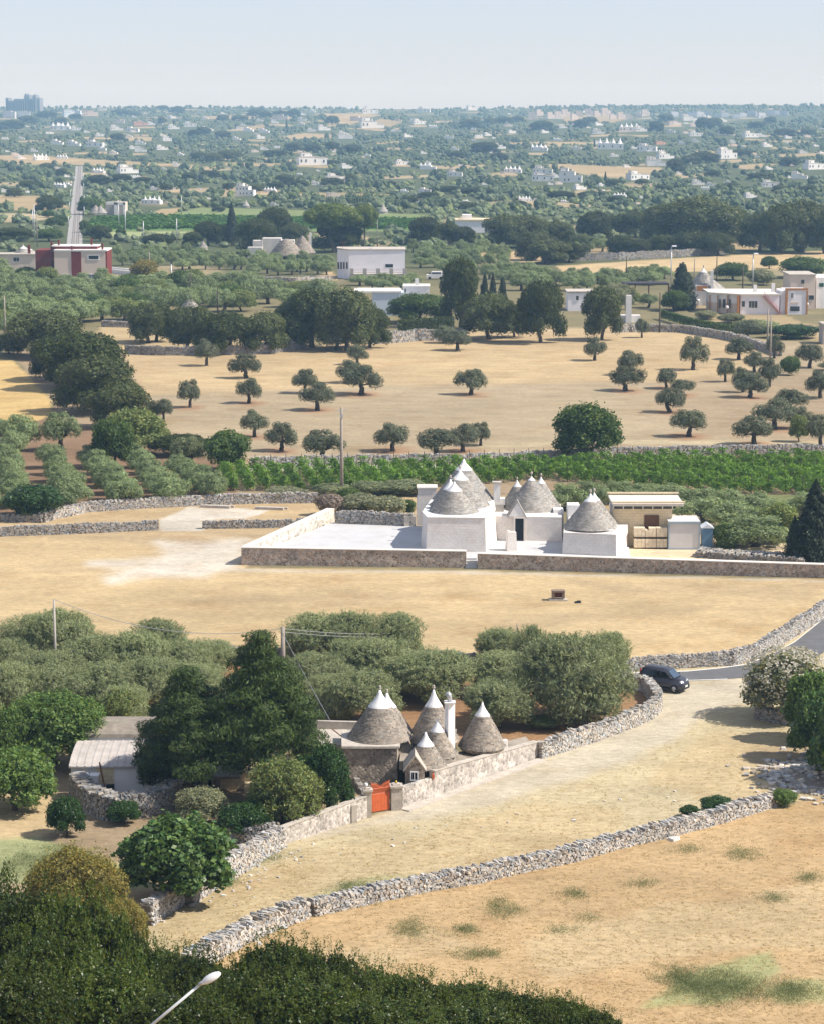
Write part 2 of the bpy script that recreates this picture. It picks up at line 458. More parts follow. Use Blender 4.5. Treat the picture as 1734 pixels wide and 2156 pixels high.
WHITEG = (0.78, 0.72, 0.65); REDS = (0.29, 0.185, 0.115); BROWN = (0.42, 0.31, 0.20); GREEN = (0.24, 0.29, 0.12); PGREEN = (0.38, 0.42, 0.20)
PINK = (0.46, 0.36, 0.235)
ORCH = (0.40, 0.235, 0.125)
# (colour, feather in photo px, polygon, strength, raggedness)
PAINT = [
 (ORCH, 10, [(-200, 1400), (380, 1372), (900, 1382), (1290, 1425), (1370, 1445), (1375, 1480), (1240, 1540), (1110, 1575), (700, 1560), (-200, 1600)], 1, 0),
 (BROWN, 12, [(-200, 1540), (700, 1540), (790, 1690), (560, 1770), (300, 1940), (-200, 1960)], 1, 0),
 (GOLD, 18, [(-60, 1665), (110, 1660), (130, 1745), (60, 1770), (-60, 1765)], 0.9, 6),
 (TAN, 16, [(200, 1800), (300, 1830), (370, 1880), (310, 1940), (230, 1900)], 0.9, 6),
 (PGREEN, 22, [(-60, 1770), (80, 1765), (280, 1830), (330, 1870), (200, 1880), (-60, 1850)], 0.8, 8),
 (GOLD, 10, [(-400, 1118), (330, 1112), (640, 1106), (520, 1195), (1000, 1203), (1800, 1222), (1800, 1235), (1590, 1370), (1480, 1392), (1290, 1405), (900, 1372), (380, 1360), (-400, 1400)], 1, 2),
 (BROWN, 26, [(330, 1112), (640, 1108), (560, 1150), (380, 1152), (60, 1128)], 0.45, 8),
 (BROWN, 14, [(60, 1188), (420, 1196), (450, 1206), (100, 1200)], 0.3, 14),
 (BROWN, 16, [(330, 1255), (900, 1245), (800, 1268), (400, 1275)], 0.28, 14),
 (BROWN, 16, [(1000, 1300), (1500, 1275), (1450, 1300), (1050, 1325)], 0.28, 14),
 (BROWN, 16, [(1200, 1222), (1734, 1235), (1700, 1256), (1260, 1240)], 0.32, 14),
 (WHITEG, 46, [(340, 1145), (515, 1135), (505, 1200), (440, 1212), (330, 1207), (230, 1228), (225, 1212), (300, 1190), (200, 1186), (330, 1170)], 0.7, 13),
 (GRAVEL, 5, [(470, 1198), (985, 1203), (1400, 1213), (1734, 1222), (1734, 1225), (1400, 1217), (985, 1208), (470, 1203)], 0.7, 1),
 (STRAW, 8, [(1290, 1390), (1480, 1380), (1590, 1360), (1734, 1285), (1800, 1260), (1800, 1900), (1300, 1775), (1000, 1845), (650, 1925), (430, 2010), (300, 2060), (290, 1945), (420, 1880), (600, 1765), (850, 1700), (1130, 1600), (1380, 1480), (1360, 1445), (1290, 1432)], 1, 0),
 (GOLD, 26, [(300, 1950), (430, 1890), (650, 1790), (900, 1760), (1100, 1700), (1300, 1700), (1300, 1775), (650, 1920), (430, 2010)], 0.55, 12),
 (GOLD, 20, [(1380, 1480), (1390, 1500), (1200, 1570), (1100, 1600), (1090, 1596), (1240, 1545)], 0.6, 6),
 (GOLD, 30, [(1500, 1540), (1734, 1540), (1734, 1700), (1500, 1690), (1350, 1650)], 0.6, 12),
 (GRAVEL, 44, [(1440, 1435), (1590, 1432), (1600, 1465), (1480, 1500), (1430, 1545), (1240, 1630), (1050, 1690), (800, 1735), (640, 1770), (640, 1760), (800, 1718), (960, 1660), (1180, 1580), (1330, 1515), (1400, 1465)], 0.62, 12),
 (PGREEN, 16, [(520, 1800), (590, 1780), (560, 1815), (460, 1870), (400, 1892), (440, 1855)], 0.6, 10),
 (PGREEN, 18, [(630, 1895), (760, 1850), (880, 1840), (860, 1860), (700, 1900)], 0.45, 10),
 (BROWN, 20, [(1560, 1580), (1800, 1540), (1800, 1660), (1700, 1640), (1600, 1625)], 0.7, 8),
 ((0.585, 0.405, 0.222), 8, [(640, 1935), (1000, 1855), (1300, 1785), (1640, 1700), (1900, 1640), (1900, 2500), (-300, 2500), (430, 2030)], 1, 0),
 (STRAW, 40, [(1100, 1980), (1400, 1900), (1734, 1850), (1734, 1990), (1400, 2010), (1150, 2080)], 0.4, 22),
 (STRAW, 40, [(560, 2010), (900, 1960), (1000, 1990), (800, 2040)], 0.35, 22),
 (PGREEN, 30, [(1430, 2060), (1620, 2000), (1640, 2040), (1550, 2110), (1330, 2130)], 0.75, 18),
 (PGREEN, 26, [(1600, 2080), (1734, 2060), (1734, 2110), (1640, 2110)], 0.6, 16),
 (TAN, 4, [(-400, 1092), (100, 1092), (150, 1066), (660, 1042), (1100, 1042), (1000, 1110), (330, 1110), (-400, 1120)], 1, 0),
 (WHITEG, 6, [(395, 1068), (560, 1073), (572, 1073), (520, 1090), (420, 1096), (360, 1098), (330, 1096)], 0.75, 3),
 (GRAVEL, 4, [(335, 1094), (425, 1094), (430, 1118), (340, 1118)], 1, 1),
 (TAN, 8, [(1260, 1050), (1500, 1040), (1734, 1160), (1734, 1200), (1330, 1180)], 1, 3),
 (GREEN, 10, [(1180, 1010), (1800, 1010), (1800, 1090), (1480, 1060), (1250, 1045), (1180, 1060)], 0.8, 3),
 (BROWN, 8, [(460, 950), (526, 968), (980, 958), (1330, 945), (1900, 942), (1900, 1040), (1180, 1045), (660, 1040), (480, 1040)], 1, 0),
 (WHITEG, 4, [(526, 984), (870, 978), (1300, 966), (1300, 972), (870, 987), (526, 994)], 0.9, 1),
 (REDS, 8, [(-300, 885), (120, 880), (260, 900), (400, 950), (480, 985), (500, 1040), (150, 1062), (90, 1092), (-300, 1100)], 1, 0),
 ((0.66, 0.46, 0.20), 8, [(-100, 745), (30, 760), (70, 800), (110, 840), (110, 872), (70, 888), (-100, 890)], 1, 4),
 (BROWN, 8, [(20, 735), (120, 745), (290, 870), (260, 905), (110, 888), (112, 845), (70, 800)], 1, 4),
 (PINK, 10, [(255, 745), (300, 745), (600, 735), (840, 716), (985, 700), (1300, 690), (1500, 705), (1900, 740), (1900, 943), (1330, 946), (980, 958), (526, 968), (440, 960), (330, 905), (270, 800)], 1, 1),
 (TAN, 16, [(255, 735), (600, 730), (840, 712), (985, 697), (1300, 688), (1500, 700), (1600, 740), (1560, 800), (1300, 806), (1000, 810), (800, 812), (560, 824), (300, 832)], 0.95, 3),
 (GOLD, 16, [(600, 752), (1200, 740), (1500, 752), (1400, 795), (800, 800), (650, 806), (300, 815), (290, 790)], 0.45, 8),
 (GOLD, 14, [(230, 675), (560, 690), (600, 715), (560, 735), (260, 745), (200, 700)], 0.75, 3),
 (STRAW, 7, [(1000, 935), (1330, 925), (1734, 930), (1734, 938), (1330, 935), (1010, 942)], 0.6, 3),
 (BROWN, 14, [(1400, 800), (1734, 780), (1734, 925), (1480, 920), (1400, 860)], 0.5, 8),
 (TAN, 6, [(1420, 640), (1560, 700), (1734, 720), (1734, 690), (1600, 650)], 0.6, 5),
 (TAN, 5, [(595, 600), (640, 588), (700, 570), (712, 590), (640, 606)], 1, 1),
 (GOLD, 4, [(1170, 560), (1400, 545), (1560, 536), (1900, 520), (1900, 560), (1500, 571), (1190, 578)], 1, 1),
 (TAN, 5, [(995, 530), (1140, 528), (1150, 548), (1060, 560), (1000, 556)], 1, 2),
 (TAN, 4, [(1480, 512), (1640, 495), (1660, 520), (1480, 530)], 0.8, 2),
 (TAN, 5, [(1240, 510), (1330, 500), (1330, 530), (1240, 535)], 0.8, 2),
 (TAN, 6, [(240, 470), (560, 560), (560, 580), (300, 560)], 0.0, 2),
 (GREEN, 1.5, [(180, 488), (205, 462), (330, 457), (420, 437), (560, 440), (900, 452), (900, 488), (420, 486)], 1, 0),
 ((0.16, 0.30, 0.08), 1.0, [(180, 485), (200, 462), (330, 457), (420, 459), (640, 462), (900, 466), (900, 484), (420, 484)], 1, 0),
 (PGREEN, 1.5, [(222, 488), (425, 487), (440, 500), (240, 502)], 1, 0),
 (TAN, 2, [(310, 452), (340, 440), (400, 436), (345, 458), (326, 457)], 1, 0.5),
 (TAN, 2, [(-50, 415), (80, 412), (130, 425), (150, 440), (145, 450), (-50, 436)], 1, 1),
 (STRAW, 2, [(-50, 450), (50, 448), (95, 455), (95, 462), (-50, 463)], 0.9, 1),
 (TAN, 2, [(330, 398), (520, 395), (620, 405), (800, 408), (900, 418), (560, 412), (340, 404)], 0.9, 2),
 (TAN, 2, [(-50, 328), (60, 326), (130, 331), (240, 338), (330, 343), (420, 347), (420, 352), (250, 349), (120, 346), (-50, 350)], 1, 1.5),
 (TAN, 1.5, [(470, 342), (560, 343), (700, 348), (700, 353), (470, 349)], 0.9, 1),
 (TAN, 2, [(1140, 347), (1180, 345), (1290, 350), (1390, 352), (1400, 368), (1330, 378), (1200, 366)], 1, 1),
 (TAN, 1.5, [(1060, 300), (1160, 298), (1260, 299), (1260, 304), (1150, 306), (1060, 304)], 1, 1),
 (TAN, 1.5, [(1030, 365), (1080, 360), (1090, 370), (1040, 374)], 1, 1),
 (TAN, 1.5, [(1540, 350), (1600, 344), (1640, 346), (1570, 358)], 1, 1),
 (TAN, 1.5, [(1620, 325), (1734, 322), (1734, 328), (1640, 330)], 1, 1),
 (TAN, 1.5, [(220, 291), (300, 287), (330, 290), (320, 297), (230, 298)], 0.9, 1),
 (TAN, 1.5, [(430, 245), (500, 243), (620, 246), (620, 250), (430, 251)], 0.8, 1),
 (TAN, 1.5, [(500, 268), (560, 262), (560, 270), (520, 275)], 0.8, 1),
 (TAN, 1.5, [(590, 288), (640, 280), (700, 283), (700, 291), (610, 293)], 1, 1),
 (TAN, 1.5, [(660, 240), (770, 238), (800, 242), (740, 262), (700, 268), (680, 262), (700, 250)], 0.9, 1),
 (TAN, 1.5, [(760, 268), (800, 250), (850, 256), (820, 268), (770, 274)], 0.8, 1),
 (TAN, 1.5, [(1180, 245), (1290, 240), (1330, 248), (1290, 258), (1190, 258)], 0.8, 1),
]
def colsplit(lo, hi, n): return list(np.linspace(lo, hi, n, endpoint=False))
us = colsplit(-0.9, -0.19, 26) + colsplit(-0.19, 0.19, 400) + list(np.linspace(0.19, 0.9, 27))
ratio, Ys = 1.0044, [0.0, 8, 16, 24, 32, 40, 48, 56, 62, 68, 73, 77, 80]
while Ys[-1] < 5600: Ys.append(Ys[-1] * ratio)
us = np.array(us); Ys = np.array(Ys)
YY, UU = np.meshgrid(Ys, us, indexing='ij')
XX = UU * (YY + 30); ZZ = terrain(XX, YY)
PX, PY = project(XX, np.maximum(YY, 20), ZZ)
n1 = snoise(np.stack([XX / 9, YY / 9, 0 * XX], -1)); n2 = snoise(np.stack([XX / 2.6, YY / 3.4, 0 * XX + 3], -1), 2.0); n3 = snoise(np.stack([XX / 40, YY / 60, 0 * XX], -1), 5.0)
base = np.zeros(XX.shape + (3,))
near = np.array([0.26, 0.22, 0.12]); far = np.array([0.11, 0.13, 0.06])
base[:] = near
kf = sstep(640, 520, PY)[..., None]
base = base * (1 - kf) + far * kf
patch = sstep(0.42, 0.62, snoise(np.stack([XX / 45, YY / 90, 0 * XX], -1), 9.0))[..., None] * kf
base = base * (1 - patch) + np.array([0.46, 0.36, 0.22]) * patch
vis = (YY > 20)
PX = np.clip(PX, -45, 1768)      # fields run on past the frame
RSOIL = None
for c, fe, poly, st, rag in PAINT:
    d = polydist(PX, PY, poly)
    if max(q_[1] for q_ in poly) < 480 and c in (TAN, GOLD, STRAW): rag = rag * 2.2; st = st * 0.75
    d = d + (n1 * 1.3 + n2 * 0.9) * rag
    k = (sstep(-fe * 0.5, fe * 0.5, d) * st * vis)[..., None]
    base = base * (1 - k) + np.array(c) * k
base *= (1 + 0.05 * n1 + 0.03 * n3)[..., None]
GRID = dict(X=XX, Y=YY, Z=ZZ, PX=PX, PY=PY)
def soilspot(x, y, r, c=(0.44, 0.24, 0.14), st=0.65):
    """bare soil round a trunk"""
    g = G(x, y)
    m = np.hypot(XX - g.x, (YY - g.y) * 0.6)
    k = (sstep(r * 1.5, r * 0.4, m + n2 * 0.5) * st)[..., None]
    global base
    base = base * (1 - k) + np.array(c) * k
def build_ground():
    nr, nc = XX.shape
    V = np.stack([XX, YY, ZZ], -1).reshape(-1, 3)
    idx = np.arange(nr * nc).reshape(nr, nc)
    Q = np.stack([idx[:-1, :-1], idx[:-1, 1:], idx[1:, 1:], idx[1:, :-1]], -1).reshape(-1, 4)
    cx = (PX[:-1, :-1] + PX[1:, 1:]) / 2; cy = (PY[:-1, :-1] + PY[1:, 1:]) / 2; ym = YY[:-1, :-1]
    cls = np.zeros(cx.shape, int)
    regions = [
        ('dry_field', 1, PAINT[5][2]), ('gravel_track', 2, [(1440, 1435), (1590, 1432), (1600, 1465), (1480, 1500), (1430, 1545), (1200, 1640), (1000, 1700), (760, 1760), (560, 1820), (300, 1985), (300, 1950), (560, 1800), (760, 1722), (960, 1660), (1180, 1575), (1330, 1510), (1400, 1465)]),
        ('orchard_soil', 3, PAINT[0][2]), ('stubble_field', 4, PAINT[21][2]), ('olive_field', 5, [(255, 745), (300, 745), (600, 735), (840, 716), (985, 700), (1300, 690), (1500, 705), (1900, 740), (1900, 943), (1330, 946), (980, 958), (526, 968), (440, 960), (330, 905), (270, 800)]),
        ('vineyard_soil', 6, [(460, 950), (526, 968), (980, 958), (1330, 945), (1900, 942), (1900, 1040), (1180, 1045), (660, 1040), (480, 1040)]),
        ('far_vineyard', 7, [(180, 488), (205, 462), (330, 457), (420, 437), (560, 440), (900, 452), (900, 488), (420, 486)]),
    ]
    for nm, k, poly in regions:
        cls[(polydist(cx, cy, poly) > 0) & (ym > 90)] = k
    cls[(YY[:-1, :-1] > 1700)] = 8
    names = ['ground'] + [r[0] for r in regions] + ['hillside_terrain']
    tint = np.clip(base.reshape(-1, 3) * np.array([0.735, 0.75, 0.735]), 0.01, 0.9)
    for k, nm in enumerate(names):
        q = Q[cls.reshape(-1) == k]
        if not len(q): continue
        used = np.unique(q); remap = np.zeros(nr * nc, int); remap[used] = np.arange(len(used))
        mb = MB(); mb.add(V[used], remap[q], tint[used])
        o = ob(nm, mb.mesh(nm, M['ground'], True))
        tag(o, kind='structure')

# ------------------------------------------------------------------ foliage
LM = {}
LM['olive'] = leafmat('olive_leaves', (0.2296, 0.2581, 0.1283), 0.14, 0.22)
LM['olive_far'] = leafmat('olive_grove_leaves', (0.2159, 0.2690, 0.1238), 0.16, 0.22)
LM['oak'] = leafmat('holm_oak_leaves', (0.0493, 0.0644, 0.0123), 0.22, 0.22)
LM['broad'] = leafmat('broad_green_leaves', (0.0778, 0.1217, 0.0253), 0.12, 0.3)
LM['fig'] = leafmat('fig_leaves', (0.0754, 0.1283, 0.0353), 0.08, 0.25, 0.4)
LM['mulberry'] = leafmat('bright_green_leaves', (0.1130, 0.1756, 0.0434), 0.08, 0.35)
LM['cedar'] = leafmat('cedar_needles', (0.0552, 0.0876, 0.0188), 0.08, 0.12)
LM['conifer'] = leafmat('dark_conifer_needles', (0.0270, 0.0402, 0.0204), 0.12, 0.12)
LM['pine'] = leafmat('umbrella_pine_needles', (0.1071, 0.1418, 0.0259), 0.08, 0.2)
LM['yellow'] = leafmat('yellowing_leaves', (0.2240, 0.1904, 0.0504), 0.1, 0.3)
LM['sage'] = leafmat('grey_green_bush_leaves', (0.2285, 0.2352, 0.1344), 0.1, 0.25)
LM['purple'] = leafmat('dry_purple_brush', (0.2940, 0.2310, 0.1890), 0.1, 0.2)
LM['vine'] = leafmat('vine_leaves', (0.1501, 0.2631, 0.0370), 0.1, 0.35)
LM['laurel'] = leafmat('glossy_dark_leaves', (0.0372, 0.0786, 0.0192), 0.08, 0.22, 0.35)
LM['hedge'] = leafmat('foreground_leaves', (0.0549, 0.0757, 0.0153), 0.28, 0.3, 0.38)
LM['palegreen'] = leafmat('pale_green_leaves', (0.1779, 0.2122, 0.0684), 0.08, 0.3)
LM['flower'] = leafmat('cream_flower_heads', (0.5000, 0.4600, 0.3800), 0.05, 0.2)
LM['grass'] = leafmat('green_weeds', (0.1792, 0.2058, 0.0952), 0.1, 0.3)
LM['wood'] = leafmat('distant_trees', (0.1201, 0.1521, 0.0819), 0.0, 0.15)
LM['oak_light'] = leafmat('lighter_oak_leaves', (0.0820, 0.0980, 0.0300), 0.18, 0.22)
LM['olive_mid'] = leafmat('field_olive_leaves', (0.1220, 0.1370, 0.0820), 0.16, 0.22)
M['core'] = LM['oak']

def unit(v): return v / (np.linalg.norm(v, axis=-1, keepdims=True) + 1e-9)
def leaves(mb, c, nrm, size, rng, aspect=0.5, axis=None, tint=None):
    n = len(c)
    size = np.full(n, size) if np.isscalar(size) else size
    if axis is None: axis = rng.normal(size=(n, 3))
    a = unit(axis - (axis * nrm).sum(-1, keepdims=True) * nrm)
    b = np.cross(nrm, a)
    s = size[:, None]
    v = np.stack([c - a * s * .5, c + b * s * aspect * .5, c + a * s * .5, c - b * s * aspect * .5], 1).reshape(-1, 3)
    f = np.arange(4 * n).reshape(n, 4)
    mb.add(v, f, np.repeat(tint, 4, 0) if tint is not None else (1, 1, 1))
def cloud(lobes, n, size, seed, aspect=0.5, rough=0.16, jit=0.55, droop=0.0, huevar=0.18, core=0.70, low=-0.75, hang=0.0, clump=2.6, upright=0.0, holes=0):
    rng = np.random.default_rng(seed)
    L = np.array(lobes, float)
    w = (L[:, 3] * L[:, 4] * L[:, 5]) ** (2 / 3); w /= w.sum()
    k = rng.choice(len(L), n * 3, p=w)
    d = unit(rng.normal(size=(n * 3, 3)))
    keep = (d[:, 2] > low) | (rng.random(n * 3) < 0.25)
    k, d = k[keep], d[keep]
    nz = snoise(d * clump + L[k, :3] * 1.3, seed)
    r = 1 - np.abs(rng.normal(size=len(d))) * 0.10 + nz * rough
    c = L[k, :3] + d * L[k, 3:6] * r[:, None]
    inside = np.zeros(len(c), bool)
    for j in range(len(L)):
        e = ((c - L[j, :3]) / (L[j, 3:6] * 0.80))
        inside |= ((e ** 2).sum(1) < 1) & (k != j)
    if holes: inside |= (nz < -holes) & (rng.random(len(nz)) < .92)
    c, d, k, nz = c[~inside][:n], d[~inside][:n], k[~inside][:n], nz[~inside][:n]
    m = len(c)
    nrm = unit(d / L[k, 3:6] * L[k, 3:6].mean(1, keepdims=True) + rng.normal(size=(m, 3)) * jit * 0.72)
    t = np.ones((m, 3)) * (0.78 + 0.50 * rng.random((m, 1))) * (1 + 0.36 * nz[:, None])
    hv = rng.normal(size=m) * huevar
    t *= np.stack([1 + hv * .8, 1 + hv * .25, 1 - hv * .3], 1)
    ax = rng.normal(size=(m, 3))
    if hang: ax = ax * (1 - hang) + np.array([0, 0, -1.0]) * hang + d * 0.3
    if upright: ax = ax * (1 - upright) + np.array([0, 0, 1.0]) * upright
    mb = MB()
    leaves(mb, c, nrm, size * (0.65 + 0.7 * rng.random(m)), rng, aspect, ax, np.clip(t, 0.2, 2.2))
    if core:
        v, f = ICO[2]
        for q in L:
            mb.add(v * q[3:6] * core * (1 + 0.18 * snoise(v * 3 + q[:3], 4)[:, None]) + q[:3], f, (0.75, 0.75, 0.75))
    return mb
def rand_lobes(rng, n, R, Rz, zc, r0, r1, flat=0.8, top=False):
    out = []
    for i in range(n):
        a = i * 2.399 + rng.random() * 0.8
        rr = R * math.sqrt((i + 0.3) / n)
        z = zc + Rz * (rng.random() * 2 - 1) * math.sqrt(max(0, 1 - (rr / R) ** 2) * 0.8 + 0.2)
        if top: z = zc + Rz * (math.sqrt(max(0, 1 - (rr / R) ** 2 * .9)) - 0.35) + rng.normal() * 0.06 * R
        r = r0 + (r1 - r0) * rng.random()
        out.append((rr * cos(a), rr * sin(a), z, r, r, r * flat))
    return out
def limbs(rng, h, r, lobes, lean=0.12, nseg=5, fork=0.45):
    mb = MB()
    x, y = rng.normal() * lean * h, rng.normal() * lean * h
    top = np.array([x, y, h * fork])
    p = [np.array([0, 0, -0.15])]
    for i in range(1, nseg + 1):
        t = i / nseg
        p.append(top * [t, t, t] + np.array([rng.normal() * .014 * h, rng.normal() * .014 * h, 0]) * (1 if i < nseg else 0))
    tube(mb, p, [r * 1.5] + [r * (1.15 - 0.4 * i / nseg) for i in range(1, nseg + 1)], 8)
    for q in lobes:
        e = np.array(q[:3]); mid = (top + e) / 2 + rng.normal(size=3) * .08 * h
        tube(mb, [top, mid, e], [r * .6, r * .35, r * .12], 5)
    return mb
def proto(kind, seed):
    """unit trees: crown width about 1, height about 1 (scaled when placed)"""
    rng = np.random.default_rng(seed)
    S = 1.0
    if kind == 'olive':
        lb = [(0, 0, .66, .24, .24, .22)]
        na = 9
        for i in range(na):
            a = i * 2 * pi / na + rng.random() * .7; rr = .24 + .13 * rng.random()
            lb.append((rr * cos(a), rr * sin(a), .42 + .22 * rng.random(), .14 + .06 * rng.random(), .14 + .06 * rng.random(), .18 + .09 * rng.random()))
        for i in range(3):
            a = rng.random() * 6.28
            lb.append((.16 * cos(a), .16 * sin(a), .80 + .05 * rng.random(), .14, .14, .12))
        cr = cloud(lb, 5600, .048, seed, .36, .32, .75, huevar=.12, core=.5, hang=.35, clump=4.2, holes=.38)
        tr = limbs(rng, 1.0, .062, lb[1:6], .07, 5, .34)
        return tr, 'bark_olive', cr, 'olive'
    if kind == 'big_olive':
        lb = [(0, 0, .54, .36, .36, .33)]
        for i in range(12):
            a = i * 2 * pi / 7 + rng.random() * .6; rr = .22 + .14 * rng.random()
            r = .14 + .07 * rng.random()
            lb.append((rr * cos(a), rr * sin(a), .26 + .42 * rng.random(), r, r, r * 1.15))
        for i in range(5):
            a = rng.random() * 6.28; rr = .2 * rng.random()
            lb.append((rr * cos(a), rr * sin(a), .80 + .06 * rng.random(), .13, .13, .13))
        cr = cloud(lb, 24000, .040, seed, .20, .34, 1.15, huevar=.12, core=.6, upright=.62, clump=5.5, holes=.36)
        for i in range(170):
            a = rng.random() * 6.28; rr = .46 * math.sqrt(rng.random()); hh = .50 + .40 * math.sqrt(max(0, 1 - (rr / .48) ** 2)) + .02 * rng.normal()
            p = np.array([rr * cos(a), rr * sin(a), hh]); dv_ = unit(np.array([cos(a) * .5, sin(a) * .5, 1.0]) + rng.normal(size=3) * .25)
            m = 26; tt = rng.random(m) * .11
            leaves(cr, p + dv_ * tt[:, None] + rng.normal(size=(m, 3)) * .010, unit(rng.normal(size=(m, 3))), .034 * np.ones(m), rng, .2, dv_ + rng.normal(size=(m, 3)) * .45, np.tile([1.15, 1.15, 1.15], (m, 1)))
        tr = limbs(rng, 1.0, .04, lb[1:7], .05, 5, .34)
        return tr, 'bark_olive', cr, 'olive'
    if kind == 'oak':
        lb = [(0, 0, .52, .36, .36, .36)] + rand_lobes(rng, 13, .36, .30, .52, .13, .20, .95, top=True)
        for i in range(5):
            a = i * 1.26 + rng.random(); lb.append((.36 * cos(a), .36 * sin(a), .22 + .16 * rng.random(), .15, .15, .17))
        cr = cloud(lb, 12000, .034, seed, .6, .28, .75, huevar=.16, core=.66, clump=4.6, holes=.4)
        tr = limbs(rng, 1.0, .035, lb[1:6], .04, 4, .3)
        return tr, 'bark', cr, 'oak'
    if kind in ('round', 'fig', 'mulberry', 'laurel', 'palegreen', 'yellow'):
        lb = [(0, 0, .50, .36, .36, .36)] + rand_lobes(rng, 12, .34, .33, .50, .13, .19, 1.0, top=True)
        for i in range(6):
            a = i * 1.05 + rng.random(); lb.append((.36 * cos(a), .36 * sin(a), .26 + .12 * rng.random(), .13, .13, .14))
        sz = {'round': .042, 'fig': .045, 'mulberry': .032, 'laurel': .034, 'palegreen': .030, 'yellow': .022}[kind]
        nn = {'round': 6500, 'fig': 9000, 'mulberry': 13000, 'laurel': 11000, 'palegreen': 13000, 'yellow': 22000}[kind]
        cr = cloud(lb, int(nn * 1.2), sz * 1.15, seed, .7 if kind == 'fig' else .5, .36, 1.25, huevar=.2, core=.66, clump=5.5, upright=.4 if kind == 'mulberry' else 0)
        tr = limbs(rng, 1.0, .03, lb[1:6], .04, 4, .28)
        return tr, 'bark', cr, {'round': 'broad'}.get(kind, kind)
    if kind == 'umbrella_pine':
        lb = [(0, 0, .66, .40, .40, .24)] + rand_lobes(rng, 14, .40, .18, .64, .11, .18, .8, top=True)
        cr = cloud(lb, 12000, .042, seed, .35, .18, .6, core=.86, clump=4, upright=.4)
        tr = limbs(rng, 1.0, .03, lb[1:8], .03, 4, .45)
        return tr, 'bark', cr, 'pine'
    if kind == 'bush':
        lb = [(0, 0, .42, .38, .38, .42)] + rand_lobes(rng, 9, .34, .3, .45, .14, .22, 1.0, top=True)
        cr = cloud(lb, 4200, .05, seed, .5, .22, .7, core=.75, clump=3.5, upright=.3)
        return None, None, cr, 'broad'
    if kind == 'column':
        lb = [(rng.normal() * .05, rng.normal() * .05, .1 + .82 * i / 8, .34 - .028 * i * (i / 8), .34 - .028 * i * (i / 8), .16) for i in range(9)]
        cr = cloud(lb, 6500, .05, seed, .5, .22, .6, core=.8, clump=3)
        tr = MB(); tube(tr, [(0, 0, -.02), (0, 0, .9)], [.04, .01], 6)
        return tr, 'bark', cr, 'conifer'
    if kind == 'conifer':
        mb = MB(); n = 9000; v, f = ICO[2]
        t = rng.random(n) ** .8; a = rng.random(n) * 2 * pi
        wh = .5 * (1 - t) ** .8 * (.75 + .25 * np.abs(np.sin(t * 40))) * (1 + .12 * np.sin(a * 5 + t * 30))
        r = wh * (1 - np.abs(rng.normal(size=n)) * .2)
        c = np.stack([r * np.cos(a), r * np.sin(a), .06 + .92 * t - r * .15], 1)
        ax = np.stack([np.cos(a), np.sin(a), -.5 * np.ones(n)], 1) + rng.normal(size=(n, 3)) * .35
        nr = unit(np.stack([np.cos(a) * .5, np.sin(a) * .5, np.ones(n)], 1) + rng.normal(size=(n, 3)) * .4)
        leaves(mb, c, nr, .055 * (.6 + .8 * rng.random(n)), rng, .35, ax, np.ones((n, 3)) * (.8 + .4 * rng.random((n, 1))))
        lathe(mb, (0, 0, 0), [(.30, .10), (.26, .3), (.16, .6), (.03, .92)], 10, (.7, .7, .7))
        tr = MB(); tube(tr, [(0, 0, -.02), (0, 0, .95)], [.03, .008], 6)
        return tr, 'bark', mb, 'conifer'
    if kind == 'cedar':
        tr = MB(); tube(tr, [(0, 0, -.02), (.01, 0, .3), (0, .01, .95)], [.035, .028, .006], 8)
        lb = []; nb = 95; a0 = rng.random() * 6
        for i in range(nb):
            t = (i + rng.random()) / nb
            z0 = .30 + .64 * (.6 * t + .4 * round(t * 9) / 9); a = i * 2.399 + rng.normal() * .4
            L_ = .50 * min(1, (1.02 - t) * 1.6) ** .85 * (.62 + .42 * rng.random()) * (.88 + .18 * sin(a0 + a))
            tube(tr, [(0, 0, z0), (L_ * .5 * cos(a), L_ * .5 * sin(a), z0 + .03), (L_ * .95 * cos(a), L_ * .95 * sin(a), z0 - .05 * L_)], [.009, .006, .003], 4)
            for q in ((.45, .80) if t < .8 else (.6,)):
                w_ = (.075 + .05 * rng.random()) * (1.15 - .5 * t)
                lb.append((L_ * q * cos(a), L_ * q * sin(a), z0 + .03 - L_ * .22 * q * q, w_, w_, w_ * .40))
        mb = cloud(lb, 46000, .030, seed, .18, .38, 1.1, huevar=.15, core=.5, hang=.55, low=-.95, clump=7, holes=.3)
        d_ = rng.normal(size=(2600, 3)); k_ = rng.integers(0, len(lb), 2600); LB = np.array(lb)
        c_ = LB[k_, :3] + unit(d_) * LB[k_, 3:6] * [1.05, 1.05, .9] + np.c_[np.zeros((2600, 2)), -rng.random(2600) * .035]
        leaves(mb, c_, unit(rng.normal(size=(2600, 3))), .034 * (.7 + .6 * rng.random(2600)), rng, .16, rng.normal(size=(2600, 3)) * .35 + [0, 0, -1], np.ones((2600, 3)) * (1 + .5 * rng.random((2600, 1))))  # hanging sprays tinted lighter, sunlit highlights put into their colour
        return tr, 'bark', mb, 'cedar'
